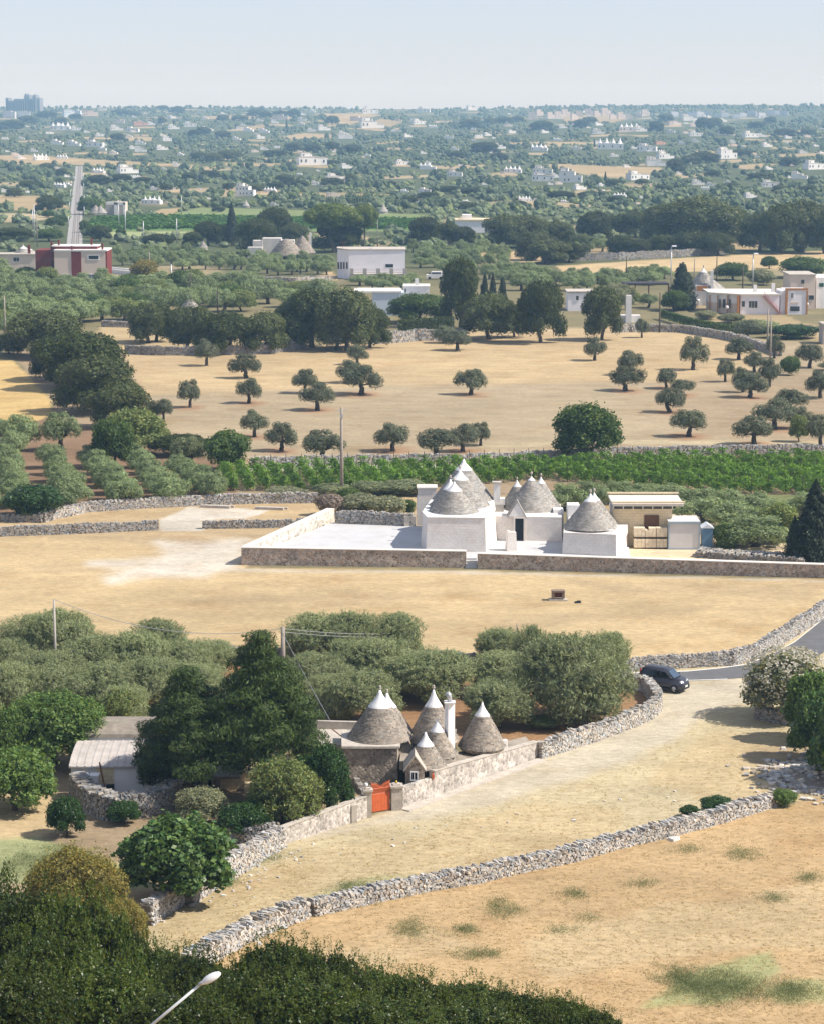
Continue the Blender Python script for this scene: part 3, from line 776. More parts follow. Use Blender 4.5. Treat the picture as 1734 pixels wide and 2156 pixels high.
    if kind == 'hedge_tree':
        lb = [(0, 0, .50, .38, .38, .34)] + rand_lobes(rng, 70, .44, .36, .50, .055, .11, 1.15, top=True)
        cr = cloud(lb, 36000, .026, seed, .5, .40, 1.5, huevar=.30, core=.5, clump=4.2, upright=.3, holes=.28)
        # young shoots that stand out of the crown
        for i in range(90):
            a = rng.random() * 6.28; rr = .44 * math.sqrt(rng.random()); h = .55 + .38 * math.sqrt(max(0, 1 - (rr / .47) ** 2))
            p = np.array([rr * cos(a), rr * sin(a), h]); dvec = unit(np.array([cos(a) * .25, sin(a) * .25, 1.0]) + rng.normal(size=3) * .2)
            m = 16; tt = rng.random(m) * .075
            c = p + dvec * tt[:, None] + rng.normal(size=(m, 3)) * .006
            leaves(cr, c, unit(rng.normal(size=(m, 3)) + [0, 0, .5]), .016 * np.ones(m), rng, .5, rng.normal(size=(m, 3)), np.tile([1.5, 1.5, 1.1], (m, 1)))
        tr = limbs(rng, 1.0, .03, lb[1:6], .03, 4, .3)
        return tr, 'bark', cr, 'hedge'
PROTO = {}
def getproto(kind, k, leaf=None):
    key = (kind, k, leaf)
    if key not in PROTO:
        seeds = {'olive': 11, 'big_olive': 31, 'oak': 51}.get(kind, 71)
        if (kind, k, None) in PROTO and leaf:
            t, c = PROTO[(kind, k, None)]
            c = c.copy(); c.materials[0] = LM[leaf]
            PROTO[key] = (t, c)
        else:
            tr, tm, cr, lf = proto(kind, seeds + k * 7)
            PROTO[key] = (tr.mesh('trunk', M[tm], True) if tr else None, cr.mesh('crown', LM[leaf or lf]))
    return PROTO[key]
LABELS = []          # (object, description, photo x, photo y, group) named at the end
TREES = []
def tree(kind, x, y, w, top, desc, cat='tree', group=None, name=None, leaf=None, k=None, rz=None, loc=None, hang=None, depthscale=1.0, label=None, yplane=None):
    """x, y: foot in the photograph; w crown width and top: its highest point, in photo pixels"""
    rr = random.Random(int(x * 7 + y * 13 + w))
    if yplane:
        p = A(x, top, yplane); g = Vector((p.x, yplane, float(terrain(p.x, yplane)))); h = p.z - g.z
        wm = w / ppm(p)
    else:
        g = G(x, y) if loc is None else loc
        wm = w / ppm(g)
        h = (A(x, top, g.y).z - g.z)
    h = max(h, 0.3)
    if kind in ('olive', 'oak', 'round', 'bush', 'big_olive'): wm *= 1.16 if kind == 'oak' else 1.07 if kind == 'olive' else 1.15
    nk = {'olive': 5, 'big_olive': 4, 'oak': 4, 'round': 3, 'bush': 3, 'hedge_tree': 3}.get(kind, 1)
    k = rr.randrange(nk) if k is None else k
    if kind == 'oak' and leaf is None and rr.random() < .38: leaf = 'oak_light'
    tr, cr = getproto(kind, k, leaf)
    name = name or {'olive': 'olive_tree', 'big_olive': 'olive_tree', 'oak': 'oak_tree', 'bush': 'bush', 'fig': 'fig_tree', 'cedar': 'cedar_tree', 'conifer': 'conifer_tree', 'column': 'cypress_tree', 'umbrella_pine': 'pine_tree'}.get(kind, 'leafy_tree')
    o = root(name, g, None, cat, group, rr.random() * 6.28 if rz is None else rz)
    if kind in ('olive', 'oak') and yplane is None: wm *= rr.uniform(.9, 1.12); h *= rr.uniform(.92, 1.1); depthscale *= rr.uniform(.8, 1.2)
    o.scale = (wm, wm * depthscale, h)
    if tr: ob('trunk', tr, o)
    ob('crown', cr, o)
    if label: o['label'] = label
    else: LABELS.append((o, desc, x, y, group))
    TREES.append((x, y, w, top))
    return o

# ------------------------------------------------------------------ dry stone walls
def resample(P, step):
    P = np.array([[p[0], p[1]] for p in P], float)
    seg = np.linalg.norm(np.diff(P, axis=0), axis=1); s = np.r_[0, np.cumsum(seg)]
    n = max(int(s[-1] / step), 2); t = np.linspace(0, s[-1], n + 1)
    return np.stack([np.interp(t, s, P[:, 0]), np.interp(t, s, P[:, 1])], 1), s[-1]
SB = np.array([[-1, -1, -1], [1, -1, -1], [1, 1, -1], [-1, 1, -1], [-1, -1, 1], [1, -1, 1], [1, 1, 1], [-1, 1, 1]]) * .5
def stones(mb, c, dims, dirs, rng, tint, jit=.10):
    """many jittered blocks at once: centres c, dims (n,3), dirs (n,2) unit along-wall direction"""
    n = len(c)
    v = SB[None] * dims[:, None, :] * (1 + 0 * c[:, None, :1])
    v = v + rng.normal(size=(n, 8, 3)) * dims[:, None, :] * jit * .6
    ca, sa = dirs[:, 0:1], dirs[:, 1:2]
    x = v[..., 0] * ca - v[..., 1] * sa; y = v[..., 0] * sa + v[..., 1] * ca
    v = np.stack([x, y, v[..., 2]], -1) + c[:, None, :]
    f = (BOXF[None] + (np.arange(n) * 8)[:, None, None]).reshape(-1, 4)
    mb.add(v.reshape(-1, 3), f, np.repeat(tint, 8, 0))
def stonetint(rng, n, lo=.80, hi=1.14, warm=.06):
    t = lo + (hi - lo) * rng.random((n, 1)) ** .9
    t = t * np.where(rng.random((n, 1)) < .13, .62, 1.0)
    w = rng.normal(size=(n, 1)) * warm
    return np.clip(np.concatenate([t * (1 + w), t, t * (1 - w * 1.3)], 1), .05, 1.6)
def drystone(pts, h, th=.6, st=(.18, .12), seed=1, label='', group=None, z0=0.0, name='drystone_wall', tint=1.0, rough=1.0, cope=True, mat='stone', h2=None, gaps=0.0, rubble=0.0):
    rng = np.random.default_rng(seed)
    P, L = resample(pts, .35)
    D = np.gradient(P, axis=0); D /= np.linalg.norm(D, axis=1, keepdims=True); NN = np.stack([-D[:, 1], D[:, 0]], 1)
    h2 = h if h2 is None else h2
    hh = np.linspace(h, h2, len(P)) * (1 + .05 * rough * np.sin(np.arange(len(P)) * .35 + seed) + .03 * rough * rng.normal(size=len(P)))
    mb = MB()
    # earth-filled core
    n = len(P); q = th * .40
    a0 = np.c_[P - NN * q, np.full(n, z0 - .3)]; a1 = np.c_[P - NN * q * .85, z0 + hh - .1]; b1 = np.c_[P + NN * q * .85, z0 + hh - .1]; b0 = np.c_[P + NN * q, np.full(n, z0 - .3)]
    V = np.concatenate([a0, a1, b1, b0]); f = []
    for r in range(3):
        for i in range(n - 1): f.append([r * n + i, r * n + i + 1, (r + 1) * n + i + 1, (r + 1) * n + i])
    f.append([0, n, 2 * n, 3 * n]); f.append([n - 1, 4 * n - 1, 3 * n - 1, 2 * n - 1])
    mb.add(V, f, (.42, .38, .34))
    s = np.linspace(0, 1, n)
    nrow = max(int(h / st[1]), 2); nc = max(int(L / st[0]), 3)
    for side in (-1, 1):
        for r in range(nrow):
            t = (np.arange(nc) + .5 + .5 * (r % 2) + rng.normal(size=nc) * .15) / nc
            t = t[(t < 1) & (t > 0)]
            if gaps: t = t[rng.random(len(t)) > gaps]
            px = np.interp(t, s, P[:, 0]); py = np.interp(t, s, P[:, 1]); dx = np.interp(t, s, D[:, 0]); dy = np.interp(t, s, D[:, 1])
            dd = np.stack([dx, dy], 1); dd /= np.linalg.norm(dd, axis=1, keepdims=True); nn = np.stack([-dd[:, 1], dd[:, 0]], 1)
            hz = np.interp(t, s, hh)
            fr = (r + .5) / nrow
            off = side * (th * .5 * (1.0 - .16 * fr) - .10 + rng.normal(size=len(t)) * .012 * rough)
            c = np.c_[px + nn[:, 0] * off, py + nn[:, 1] * off, z0 + fr * hz - .02 + rng.normal(size=len(t)) * .02]
            dm = np.stack([st[0] * (.62 + .5 * rng.random(len(t))), np.full(len(t), .24), hz / nrow * (.72 + .35 * rng.random(len(t)))], 1)
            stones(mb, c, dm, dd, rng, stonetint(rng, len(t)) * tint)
    if cope:
        for w in (-.27, 0.0, .27):
            nn_ = int(nc * 1.25); t = np.sort(rng.random(nn_))
            px = np.interp(t, s, P[:, 0]); py = np.interp(t, s, P[:, 1]); dx = np.interp(t, s, D[:, 0]); dy = np.interp(t, s, D[:, 1])
            dd = np.stack([dx, dy], 1); dd /= np.linalg.norm(dd, axis=1, keepdims=True); nv = np.stack([-dd[:, 1], dd[:, 0]], 1)
            hz = np.interp(t, s, hh)
            c = np.c_[px + nv[:, 0] * th * w, py + nv[:, 1] * th * w, z0 + hz - .04 + rng.random(nn_) * .09 * rough]
            dm = np.stack([st[0] * (.4 + .5 * rng.random(nn_)), th * (.28 + .18 * rng.random(nn_)), .09 + .10 * rng.random(nn_) * rough], 1)
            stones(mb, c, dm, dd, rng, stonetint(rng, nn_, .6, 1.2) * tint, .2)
    if rubble:
        m = int(rubble * L); t = rng.random(m); px = np.interp(t, s, P[:, 0]); py = np.interp(t, s, P[:, 1]); dx = np.interp(t, s, D[:, 0]); dy = np.interp(t, s, D[:, 1])
        o = rng.normal(size=m) * .5 + np.sign(rng.normal(size=m)) * th * .6; sz = .08 + .14 * rng.random(m)
        stones(mb, np.c_[px - dy * o, py + dx * o, z0 + sz * .3], np.stack([sz * 1.3, sz, sz * .8], 1), rng.normal(size=(m, 2)) / 1.0, rng, stonetint(rng, m, .8, 1.3) * tint, .2)
    c0 = (float(P[:, 0].mean()), float(P[:, 1].mean()), z0)
    return single(name, mb, M[mat], c0, label, 'wall', group)
def gpath(*pp): return [G(x, y) for x, y in pp]

# ------------------------------------------------------------------ trulli
def cone_roof(R, Hh, course=.1, stone=.35, seed=1, flare=.04, pw=.99, pale=1.0, capf=None, sx=1.0):
    """dry stone cone of stepped courses, up to the point where the white cap begins"""
    rng = np.random.default_rng(seed); mb = MB()
    top = 1.0 if capf is None else capf
    n = max(int(Hh * top / course), 6)
    def rad(t): return R * ((1 - t) ** pw) + R * flare * max(0, .12 - t) * 2
    for i in range(n):
        t0 = top * i / n; t1 = top * (i + 1) / n
        r0, r1 = rad(t0), rad(t1)
        m = max(int(2 * pi * r0 / stone), 10)
        a = (np.arange(m + 1) + rng.random()) * 2 * pi / m
        # ragged stones: each with its own small proudness
        pr = rng.normal(size=m) * .012
        A0, A1 = a[:-1], a[1:]
        bulge = .02
        def ring(rr, z, aa): return np.stack([rr * np.cos(aa) * sx, rr * np.sin(aa), np.full(m, z)], 1)
        ro = r0 + pr + bulge; rt = r0 + pr - (r0 - r1) * .35
        z0, z1 = Hh * t0, Hh * t1
        V = np.stack([ring(ro, z0 - .01, A0), ring(ro, z0 - .01, A1), ring(rt, z1, A1), ring(rt, z1, A0), ring(r1 - .05, z1 + .004, A1), ring(r1 - .05, z1 + .004, A0), ring(ro - .09, z0 - .012, A0), ring(ro - .09, z0 - .012, A1)], 1)
        b = (np.arange(m) * 8)[:, None]
        f = np.concatenate([b + [0, 1, 2, 3], b + [3, 2, 4, 5], b + [6, 7, 1, 0]])
        tt = .72 + .5 * rng.random((m, 1)); w = rng.normal(size=(m, 1)) * .03
        tt = np.concatenate([tt * (1 + w), tt, tt * (1 - w)], 1) * pale
        mb.add(V.reshape(-1, 3), f, np.repeat(tt, 8, 0))
    lathe(mb, (0, 0, 0), [(R * .95 * sx, 0), (rad(top) * .9, Hh * top)], 12, (.3, .3, .3))
    return mb
def white_cap(r, h, z, seed=0):
    mb = MB()
    prof = [(r * 1.03, z - .03), (r * 1.0, z + .02), (r * .80, z + h * .17), (r * .56, z + h * .38), (r * .34, z + h * .60), (r * .19, z + h * .80), (r * .10, z + h)]
    lathe(mb, (0, 0, 0), prof, 20)
    return mb
def pinnacle(s, z, kind=0):
    mb = MB()
    if kind == 0:      # neck, plate, ball
        lathe(mb, (0, 0, 0), [(s * .35, z - .08), (s * .22, z + s * .5), (s * .30, z + s * .9), (s * .75, z + s * 1.0), (s * .75, z + s * 1.2), (s * .3, z + s * 1.3), (s * .55, z + s * 1.6), (s * .62, z + s * 2.0), (s * .45, z + s * 2.4), (s * .1, z + s * 2.6)], 12)
    else:
        lathe(mb, (0, 0, 0), [(s * .3, z - .08), (s * .22, z + s * .9), (s * .55, z + s * 1.2), (s * .55, z + s * 1.9), (s * .15, z + s * 2.3)], 10)
    return mb
def add_cone(r, cx, cy, z, R, apex_y, cap_y=None, seed=1, mat='cone', course=.1, stone=.35, pin=.22, kind=0, pale=1.0, flare=.04, pw=.99, sx=1.0, up=None):
    """cone whose base centre shows at cx, cy (height z); apex and cap start measured in the photo"""
    c = G(cx, cy, z)
    Hh = A(cx, apex_y, c.y).z - z
    capz = (A(cx, cap_y, c.y).z - z) if cap_y else None
    capf = capz / Hh if capz else None
    rl = (c.x - r.location.x, c.y - r.location.y, z - r.location.z)
    cr = lpart(up or r, 'cone_roof', cone_roof(R, Hh, course, stone, seed, flare, pw, pale, capf, sx), M[mat], False, rl)
    if capz:
        rr = R * (1 - capf) ** pw * 1.04
        lpart(cr, 'white_cap', white_cap(rr, Hh - capz, capz), M['cap'], True)
    if pin: lpart(cr, 'pinnacle', pinnacle(pin, Hh - .03, kind), M['slab'], True)
    return cr, c, Hh
def quadG(pts, z): return [G(x, y, z) for x, y in pts]
def grow(pts, d):
    P = np.array([[p[0], p[1]] for p in pts]); c = P.mean(0); v = P - c
    return P + v / np.linalg.norm(v, axis=1, keepdims=True) * d
def window(r, x0, x1, y0, y1, Y, frame='white', glass='dark', name='window', fw=.10, bars=0, up=None, ref=None):
    """flat window on a wall plane at distance Y, its rectangle measured in the photo"""
    a = A(x0, y1, Y); b = A(x1, y0, Y)
    mb = MB(); w = b.x - a.x; h = b.z - a.z
    box(mb, ((a.x + b.x) / 2, Y - .03, a.z), (w, .06, h))
    g = part(r, name, mb, M[glass])
    if frame:
        m2 = MB()
        for (cx_, sz, cz, hz) in (((a.x - fw / 2), fw, a.z - fw, h + 2 * fw), ((b.x + fw / 2), fw, a.z - fw, h + 2 * fw)):
            box(m2, (cx_, Y - .05, cz), (sz, .1, hz))
        box(m2, ((a.x + b.x) / 2, Y - .052, a.z - fw), (w, .1, fw)); box(m2, ((a.x + b.x) / 2, Y - .052, b.z), (w, .1, fw))
        for i in range(bars):
            box(m2, (a.x + w * (i + 1) / (bars + 1), Y - .07, a.z), (.05, .04, h))
        ob('frame', m2.mesh('frame', M[frame], off=r.location), g)
    return g
def facebox(mb, x0, x1, yb, yt, dep, z0=0.0, Y=None, tint=(1, 1, 1), taper=0, zt=None):
    """upright block whose front face shows between x0..x1, foot yb, top yt in the photo; returns front distance"""
    Y = G((x0 + x1) / 2, yb, z0).y if Y is None else Y
    a = A(x0, yb, Y); b = A(x1, yt, Y)
    zt = b.z if zt is None else zt
    box(mb, ((a.x + b.x) / 2, Y + dep / 2, z0), (b.x - a.x, dep, zt - z0), 0, tint, taper)
    return Y, (a.x, b.x), zt

# ---------------- the white trulli farm on its walled terrace
PZ = 0.6
def farm():
    # terrace floor
    fl = MB()
    corners = [G(512, 1189, 0), G(985, 1195, 0), G(1186, 1201, 0), G(1330, 1206, 0), G(1322, 1148, PZ), G(1180, 1112, PZ), G(870, 1107, PZ), G(700, 1100, PZ)]
    prism(fl, [(p.x, p.y) for p in corners], -.3, PZ)
    t = single('terrace_paving', fl, M['patio'], (corners[0].x, corners[0].y, 0), 'white paved terrace around the trulli farm', None, None, 'structure')
    # front parapet, two stretches with a white step between them
    def parapet(pts, hs, label, mat='incertum', th=.7, g='fitted stone walls round the white terrace'):
        a, b = G(*pts[0]), G(*pts[1]); c0 = (a.x, a.y, 0)
        r = root('terrace_wall', c0, label, 'wall', g)
        n = Vector((-(b.y - a.y), b.x - a.x, 0)).normalized() * th / 2
        m = MB(); wallbar(m, (a + n), (b + n), -.2, hs[0] - .07, th, z1b=hs[1] - .07)
        part(r, 'stone_facing', m, M[mat])
        m = MB(); wallbar(m, (a + n), (b + n), hs[0] - .066, hs[0], th + .08, z1b=hs[1])
        v = m.v[-1]; top = v[4:].copy()
        v[:4, 2] = top[:, 2] - .066
        part(r, 'coping', m, M['slab_white'])
        return r
    parapet([(509, 1190), (980, 1196)], (1.62, 1.52), 'fitted brown stone wall along the front left of the white terrace')
    parapet([(1004, 1198), (2100, 1227)], (1.40, 1.10), 'long fitted stone wall right of the white terrace step, reaching the picture edge')
    a = G(511, 1189, 0); hb = 1.62
    # left wall: from the front corner back to the yard
    b = G(697, 1102, 0)
    r = root('terrace_wall', (a.x, a.y, 0), 'pale sunlit stone wall closing the white terrace on its left', 'wall', 'fitted stone walls round the white terrace')
    m = MB(); wallbar(m, (a.x + .35, a.y + .5), (b.x, b.y), -.2, 1.55, .75, z1b=1.45); part(r, 'stone_facing', m, M['incertum_sunlit'])
    m = MB(); wallbar(m, (a.x + .35, a.y + .5), (b.x, b.y), 1.553, 1.61, .81, z1b=1.51); m.v[-1][:4, 2] = m.v[-1][4:, 2] - .055
    part(r, 'coping', m, M['slab_white'])
    s = MB(); p = G(991, 1197, 0)
    for i in range(4): box(s, (p.x, p.y + .25 + i * .28, -.1), (1.0, .5, .28 + i * .2 - .003 * i))
    single('white_steps', s, M['patio'], (p.x, p.y, 0), 'short white steps in the gap of the terrace front wall', 'steps')
    drystone([G(707, 1101, PZ), G(868, 1107, PZ)], 1.15, .6, (.22, .17), 5, 'grey dry stone wall closing the back of the white terrace', 'dry stone walls', PZ, tint=.92)
    q = MB(); p0, p1 = G(849, 1108, PZ), G(873, 1108, PZ)
    box(q, ((p0.x + p1.x) / 2, p0.y + .8, PZ - .1), (p1.x - p0.x, 1.6, 1.05), .1)
    single('stone_bench', q, M['slab'], (p0.x, p0.y, PZ), 'low pale stone block beside the left trulli tower', 'bench')
    # ---- left trulli house
    o = G(950, 1160, PZ)
    r = root('trulli_house', (o.x, o.y, PZ), 'white trulli house with three tall grey cones left of the terrace gap', 'house', 'trulli houses')
    ft = [(885, 1148), (897, 1161), (1022, 1162.5), (1045, 1143), (1040, 1122), (905, 1120)]
    m = MB(); prism(m, quadG(ft, PZ), PZ - .1, PZ + 3.05, .22); part(r, 'wall', m, M['white_block'])
    m = MB(); prism(m, grow(quadG(ft, PZ), -.14), PZ + 3.053, PZ + 3.13, .0); part(r, 'parapet', m, M['white'])
    m = MB(); Y = G(955, 1160, PZ).y; a_ = A(937, 1127, G(937, 1159, PZ).y); box(m, (a_.x, a_.y - .02, a_.z), (.35, .5, .12)); part(r, 'vent', m, M['dark'])
    zr = PZ + 3.1
    add_cone(r, 955, 1077, zr, 2.25, 1014, 1033, 1, 'cone_light', .085, .3, .17)
    add_cone(r, 947, 1071, zr, 1.9, 1009, 1030, 2, 'cone_light', .085, .3, .17)
    add_cone(r, 967, 1066, zr - .1, 2.85, 989, 1009, 3, 'cone_light', .085, .3, .2, 1)
    add_cone(r, 975, 1052, zr - .1, 2.95, 967, 989, 4, 'cone_light', .085, .3, .2, 1)
    m = MB(); facebox(m, 876, 917, 1106, 1050, 2.2, PZ, taper=.04); t_ = MB()
    tw = part(r, 'side_tower', m, M['white_block'])
    m = MB(); Y, xs, zt = facebox(m, 878, 919, 1106, 1029, 2.0, PZ, taper=.05); 
    part(r, 'tower_room', m, M['white_block'])
    m = MB(); facebox(m, 884, 916, 1040, 1033, .1, 3.2, Y=Y - .12, zt=zt - .28); m2 = MB()
    box(m2, ((xs[0] + xs[1]) / 2, Y + 1.0, zt + .003), (xs[1] - xs[0] + .1, 2.1, .12)); ob('roof_slab', m2.mesh('roof_slab', M['slab_white'], off=r.location), tw)
    m = MB(); facebox(m, 1032, 1061, 1110, 1063, 2.4, PZ, Y=G(1045, 1128, PZ).y, taper=.12); part(r, 'oven_drum', m, M['cone_light'])
    m = MB(); Yc = G(1045, 1122, PZ).y; facebox(m, 1037.5, 1052.5, 1075, 1019, .62, 3.4, Y=Yc, taper=.12); ch = part(r, 'chimney', m, M['white'])
    m = MB(); facebox(m, 1035, 1055, 1018, 1013, .85, 3.4, Y=Yc - .1); q = A(1045, 1018.5, Yc).z; m = MB(); box(m, (A(1045, 1015, Yc).x, Yc + .3, q), (.86, .85, .16)); ob('chimney_cap', m.mesh('chimney_cap', M['slab'], off=r.location), ch)
    m = MB(); facebox(m, 1050, 1062, 1070, 1050, 1.0, 3.2, Y=Yc + .3); part(r, 'stub_wall', m, M['white'])
    # ---- middle trulli house with the black doorway
    o = G(1110, 1134, PZ)
    r = root('trulli_house', (o.x, o.y, PZ), 'white trulli house with the open black doorway under a small gable', 'house', 'trulli houses')
    ft = [(1036, 1137), (1182, 1140), (1180, 1110), (1046, 1108)]
    m = MB(); prism(m, quadG(ft, PZ), PZ - .1, PZ + 2.25, .1); part(r, 'wall', m, M['white_block'])
    Yf = G(1092, 1138.2, PZ).y
    m = MB(); a, b = A(1083, 1133, Yf), A(1101, 1091, Yf); box(m, ((a.x + b.x) / 2, Yf - .02, PZ), (b.x - a.x, .3, b.z - PZ)); d = part(r, 'doorway', m, M['dark'])
    m = MB(); box(m, ((a.x + b.x) / 2, Yf - .10, b.z + .003), (b.x - a.x + .3, .3, .14)); 
    for sx_ in (a.x - .08, b.x + .08): box(m, (sx_, Yf - .10, PZ), (.15, .3, b.z - PZ))
    ob('door_frame', m.mesh('door_frame', M['slab_white'], off=r.location), d)
    m = MB(); a, b, c = A(1070, 1087, Yf), A(1104, 1087, Yf), A(1088, 1056, Yf)
    m.add([(a.x, Yf - .06, a.z), (b.x, Yf - .06, b.z), (c.x, Yf - .06, c.z), (a.x, Yf + 1.6, a.z), (b.x, Yf + 1.6, b.z), (c.x, Yf + 1.6, c.z)], [[0, 1, 2], [3, 5, 4], [0, 3, 4, 1]], (1, 1, 1))
    part(r, 'gable', m, M['white'])
    m = MB()
    for e, s in ((a, -1), (b, 1)):
        v = [(e.x + s * .12, Yf - .12, e.z - .05), (c.x, Yf - .12, c.z + .1), (c.x, Yf + 1.6, c.z + .1), (e.x + s * .12, Yf + 1.6, e.z - .05)]
        v2 = [(p[0], p[1], p[2] - .12) for p in v]
        m.add(v + v2, BOXF)
    part(r, 'gable_roof', m, M['cone_light'])
    zr = PZ + 2.2
    add_cone(r, 1117, 1072, zr, 2.6, 1002, 1011, 6, 'cone_light', .085, .3, .2, 1)
    add_cone(r, 1087, 1068, zr, 1.6, 1011, 1024, 7, 'cone_light', .085, .3, .15, 1)
    add_cone(r, 1137, 1067, zr, 1.9, 1004, 1017, 8, 'cone_light', .085, .3, .17, 1)
    m = MB(); facebox(m, 1163, 1186, 1132, 1074, 1.6, PZ, Y=G(1175, 1131, PZ).y, taper=.06); part(r, 'side_wall', m, M['white'])
    # free pillar
    p = G(1075, 1160, PZ); m = MB(); box(m, (p.x, p.y + .4, PZ - .05), (.92, .8, 1.75), .2, taper=.16); box(m, (p.x - .25, p.y + .4, PZ + 1.68), (.25, .3, .14), .2)
    single('white_pillar', m, M['white_block'], (p.x, p.y, PZ), 'free-standing tapered white pillar in front of the black doorway', 'pillar')
    # ---- right trullo
    o = G(1240, 1172, PZ - .2)
    r = root('trulli_house', (o.x, o.y, PZ - .2), 'single broad white trullo at the right end of the terrace', 'house', 'trulli houses')
    ft = [(1182, 1171), (1296, 1176), (1326, 1150), (1310, 1135), (1195, 1133)]
    m = MB(); prism(m, quadG(ft, PZ - .2), PZ - .4, PZ + 1.95, .15); part(r, 'wall', m, M['white_block'])
    m = MB(); q = quadG([(1190, 1166), (1290, 1170), (1300, 1140), (1195, 1138)], PZ - .2); prism(m, q, PZ + 1.953, PZ + 2.12, .08); part(r, 'cornice', m, M['white'])
    zr = PZ + 2.1
    add_cone(r, 1241, 1109, zr, 2.4, 1039, 1055, 9, 'cone_light', .085, .3, .17)
    add_cone(r, 1249, 1101, zr, 2.1, 1037, 1052, 10, 'cone_light', .085, .3, .17)
    for (x0, x1, yb, yt, dp, Yp, nm) in ((1193, 1220, 1110, 1064, 1.8, 1140, 'side_room'), (1282, 1297, 1100, 1060, .7, 1145, 'chimney'), (1296, 1318, 1100, 1074, 1.3, 1142, 'side_room'), (1296, 1341, 1120, 1090, 2.0, 1145, 'side_room'), (1318, 1330, 1100, 1072, .8, 1141, 'chimney')):
        m = MB(); facebox(m, x0, x1, yb, yt, dp, PZ - .2, Y=G((x0 + x1) / 2, Yp, PZ - .2).y, taper=.05); part(r, nm, m, M['white'])
    # ---- flat roofed outbuilding
    g0 = 0.5
    Y = G(1380, 1150, g0).y
    zt = A(1350, 1055, Y).z; r = root('outbuilding', (A(1380, 1150, Y).x, Y, g0), 'tan flat-roofed outbuilding with a brown shutter behind the stacked blocks', 'shed')
    xa, xb = A(1290, 1100, Y).x, A(1414, 1100, Y).x; ang = .06
    m = MB(); box(m, ((xa + xb) / 2, Y + 2.3, g0), (xb - xa, 4.4, zt - g0 - .75)); part(r, 'wall', m, M['cream_yellow'])
    m = MB(); box(m, ((xa + xb) / 2 + .45, Y + 2.3, zt - .42), (xb - xa + 1.1, 5.4, .20)); part(r, 'roof', m, M['slab_white'])
    m = MB(); box(m, ((xa + xb) / 2 + .45, Y - .40, zt - .121), (xb - xa + 1.3, .25, .16)); part(r, 'roof_edge', m, M['cream_yellow']); m = MB(); box(m, ((xa + xb) / 2 + .45, Y + 4.95, zt - .121), (xb - xa + 1.3, .25, .16)); part(r, 'roof_edge', m, M['cream_yellow'])
    m = MB(); box(m, ((xa + xb) / 2, Y + 2.3, zt - .748 - .001), (xb - xa - .1, 4.3, .326)); part(r, 'window_band', m, M['glass'])
    for i in range(7): m = MB(); box(m, (xa + (xb - xa) * i / 6, Y + .1, zt - .747), (.09, .1, .324)); part(r, 'window_post', m, M['white'])
    for i in range(1, 5): m = MB(); box(m, (xb - .05, Y + .12 + i * 1.07, zt - .747), (.1, .09, .324)); part(r, 'window_post', m, M['white'])
    m = MB(); a, b = A(1355, 1112, Y), A(1386, 1085, Y); box(m, ((a.x + b.x) / 2, Y + .04, b.z - 2.0), (b.x - a.x, .1, 2.0)); part(r, 'shutter', m, M['brown_door'])
    # container, tool cabin, stacked blocks
    Y = G(1438, 1157, .45).y; r = root('container', (A(1438, 1157, Y).x, Y, .45), 'light grey panelled storage container with blue-grey edges', 'container')
    a, b = A(1406, 1157, Y), A(1472, 1099, Y); w = b.x - a.x
    m = MB(); box(m, ((a.x + b.x) / 2, Y + 1.6, .45), (w, 3.1, b.z - .5)); part(r, 'panel_walls', m, M['grey_panel'])
    m = MB(); 
    m2 = MB(); box(m2, ((a.x + b.x) / 2, Y + 1.6, b.z - .047), (w + .1, 3.25, .1)); part(r, 'container_roof', m2, M['grey_panel'])
    box(m, ((a.x + b.x) / 2, Y - .04, b.z - .16), (w + .12, .06, .16))
    for sx_ in (a.x, b.x): box(m, (sx_, Y + .03, .45), (.12, .12, b.z - .5))
    box(m, ((a.x + b.x) / 2, Y + .0, .46), (w, .08, .1)); part(r, 'edge_frame', m, M['blue_grey'])
    m = MB(); facebox(m, 1474, 1484, 1090, 1090, 1, 1, zt=1.2); Y2 = G(1488, 1153, .45).y
    r = root('tool_cabin', (A(1488, 1153, Y2).x, Y2, .45), 'small blue cabin with a pale pitched roof beside the grey container', 'cabin')
    a, b = A(1477, 1153, Y2), A(1500, 1112, Y2); m = MB(); box(m, ((a.x + b.x) / 2, Y2 + .7, .45), (b.x - a.x, 1.3, b.z - .45)); part(r, 'cabin_wall', m, M['blue'])
    m = MB(); mx = (a.x + b.x) / 2; zz = b.z
    m.add([(a.x - .1, Y2 - .1, zz), (mx, Y2 - .1, zz + .38), (b.x + .1, Y2 - .1, zz), (a.x - .1, Y2 + 1.5, zz), (mx, Y2 + 1.5, zz + .38), (b.x + .1, Y2 + 1.5, zz)], [[0, 2, 1], [3, 4, 5], [0, 1, 4, 3], [1, 2, 5, 4], [0, 3, 5, 2]]); part(r, 'cabin_roof', m, M['metal_white'])
    first = None
    names = {(0, 0): 'leftmost lower', (1, 0): 'middle lower', (2, 0): 'rightmost lower', (0, 1): 'leftmost upper', (1, 1): 'middle upper', (2, 1): 'rightmost upper'}
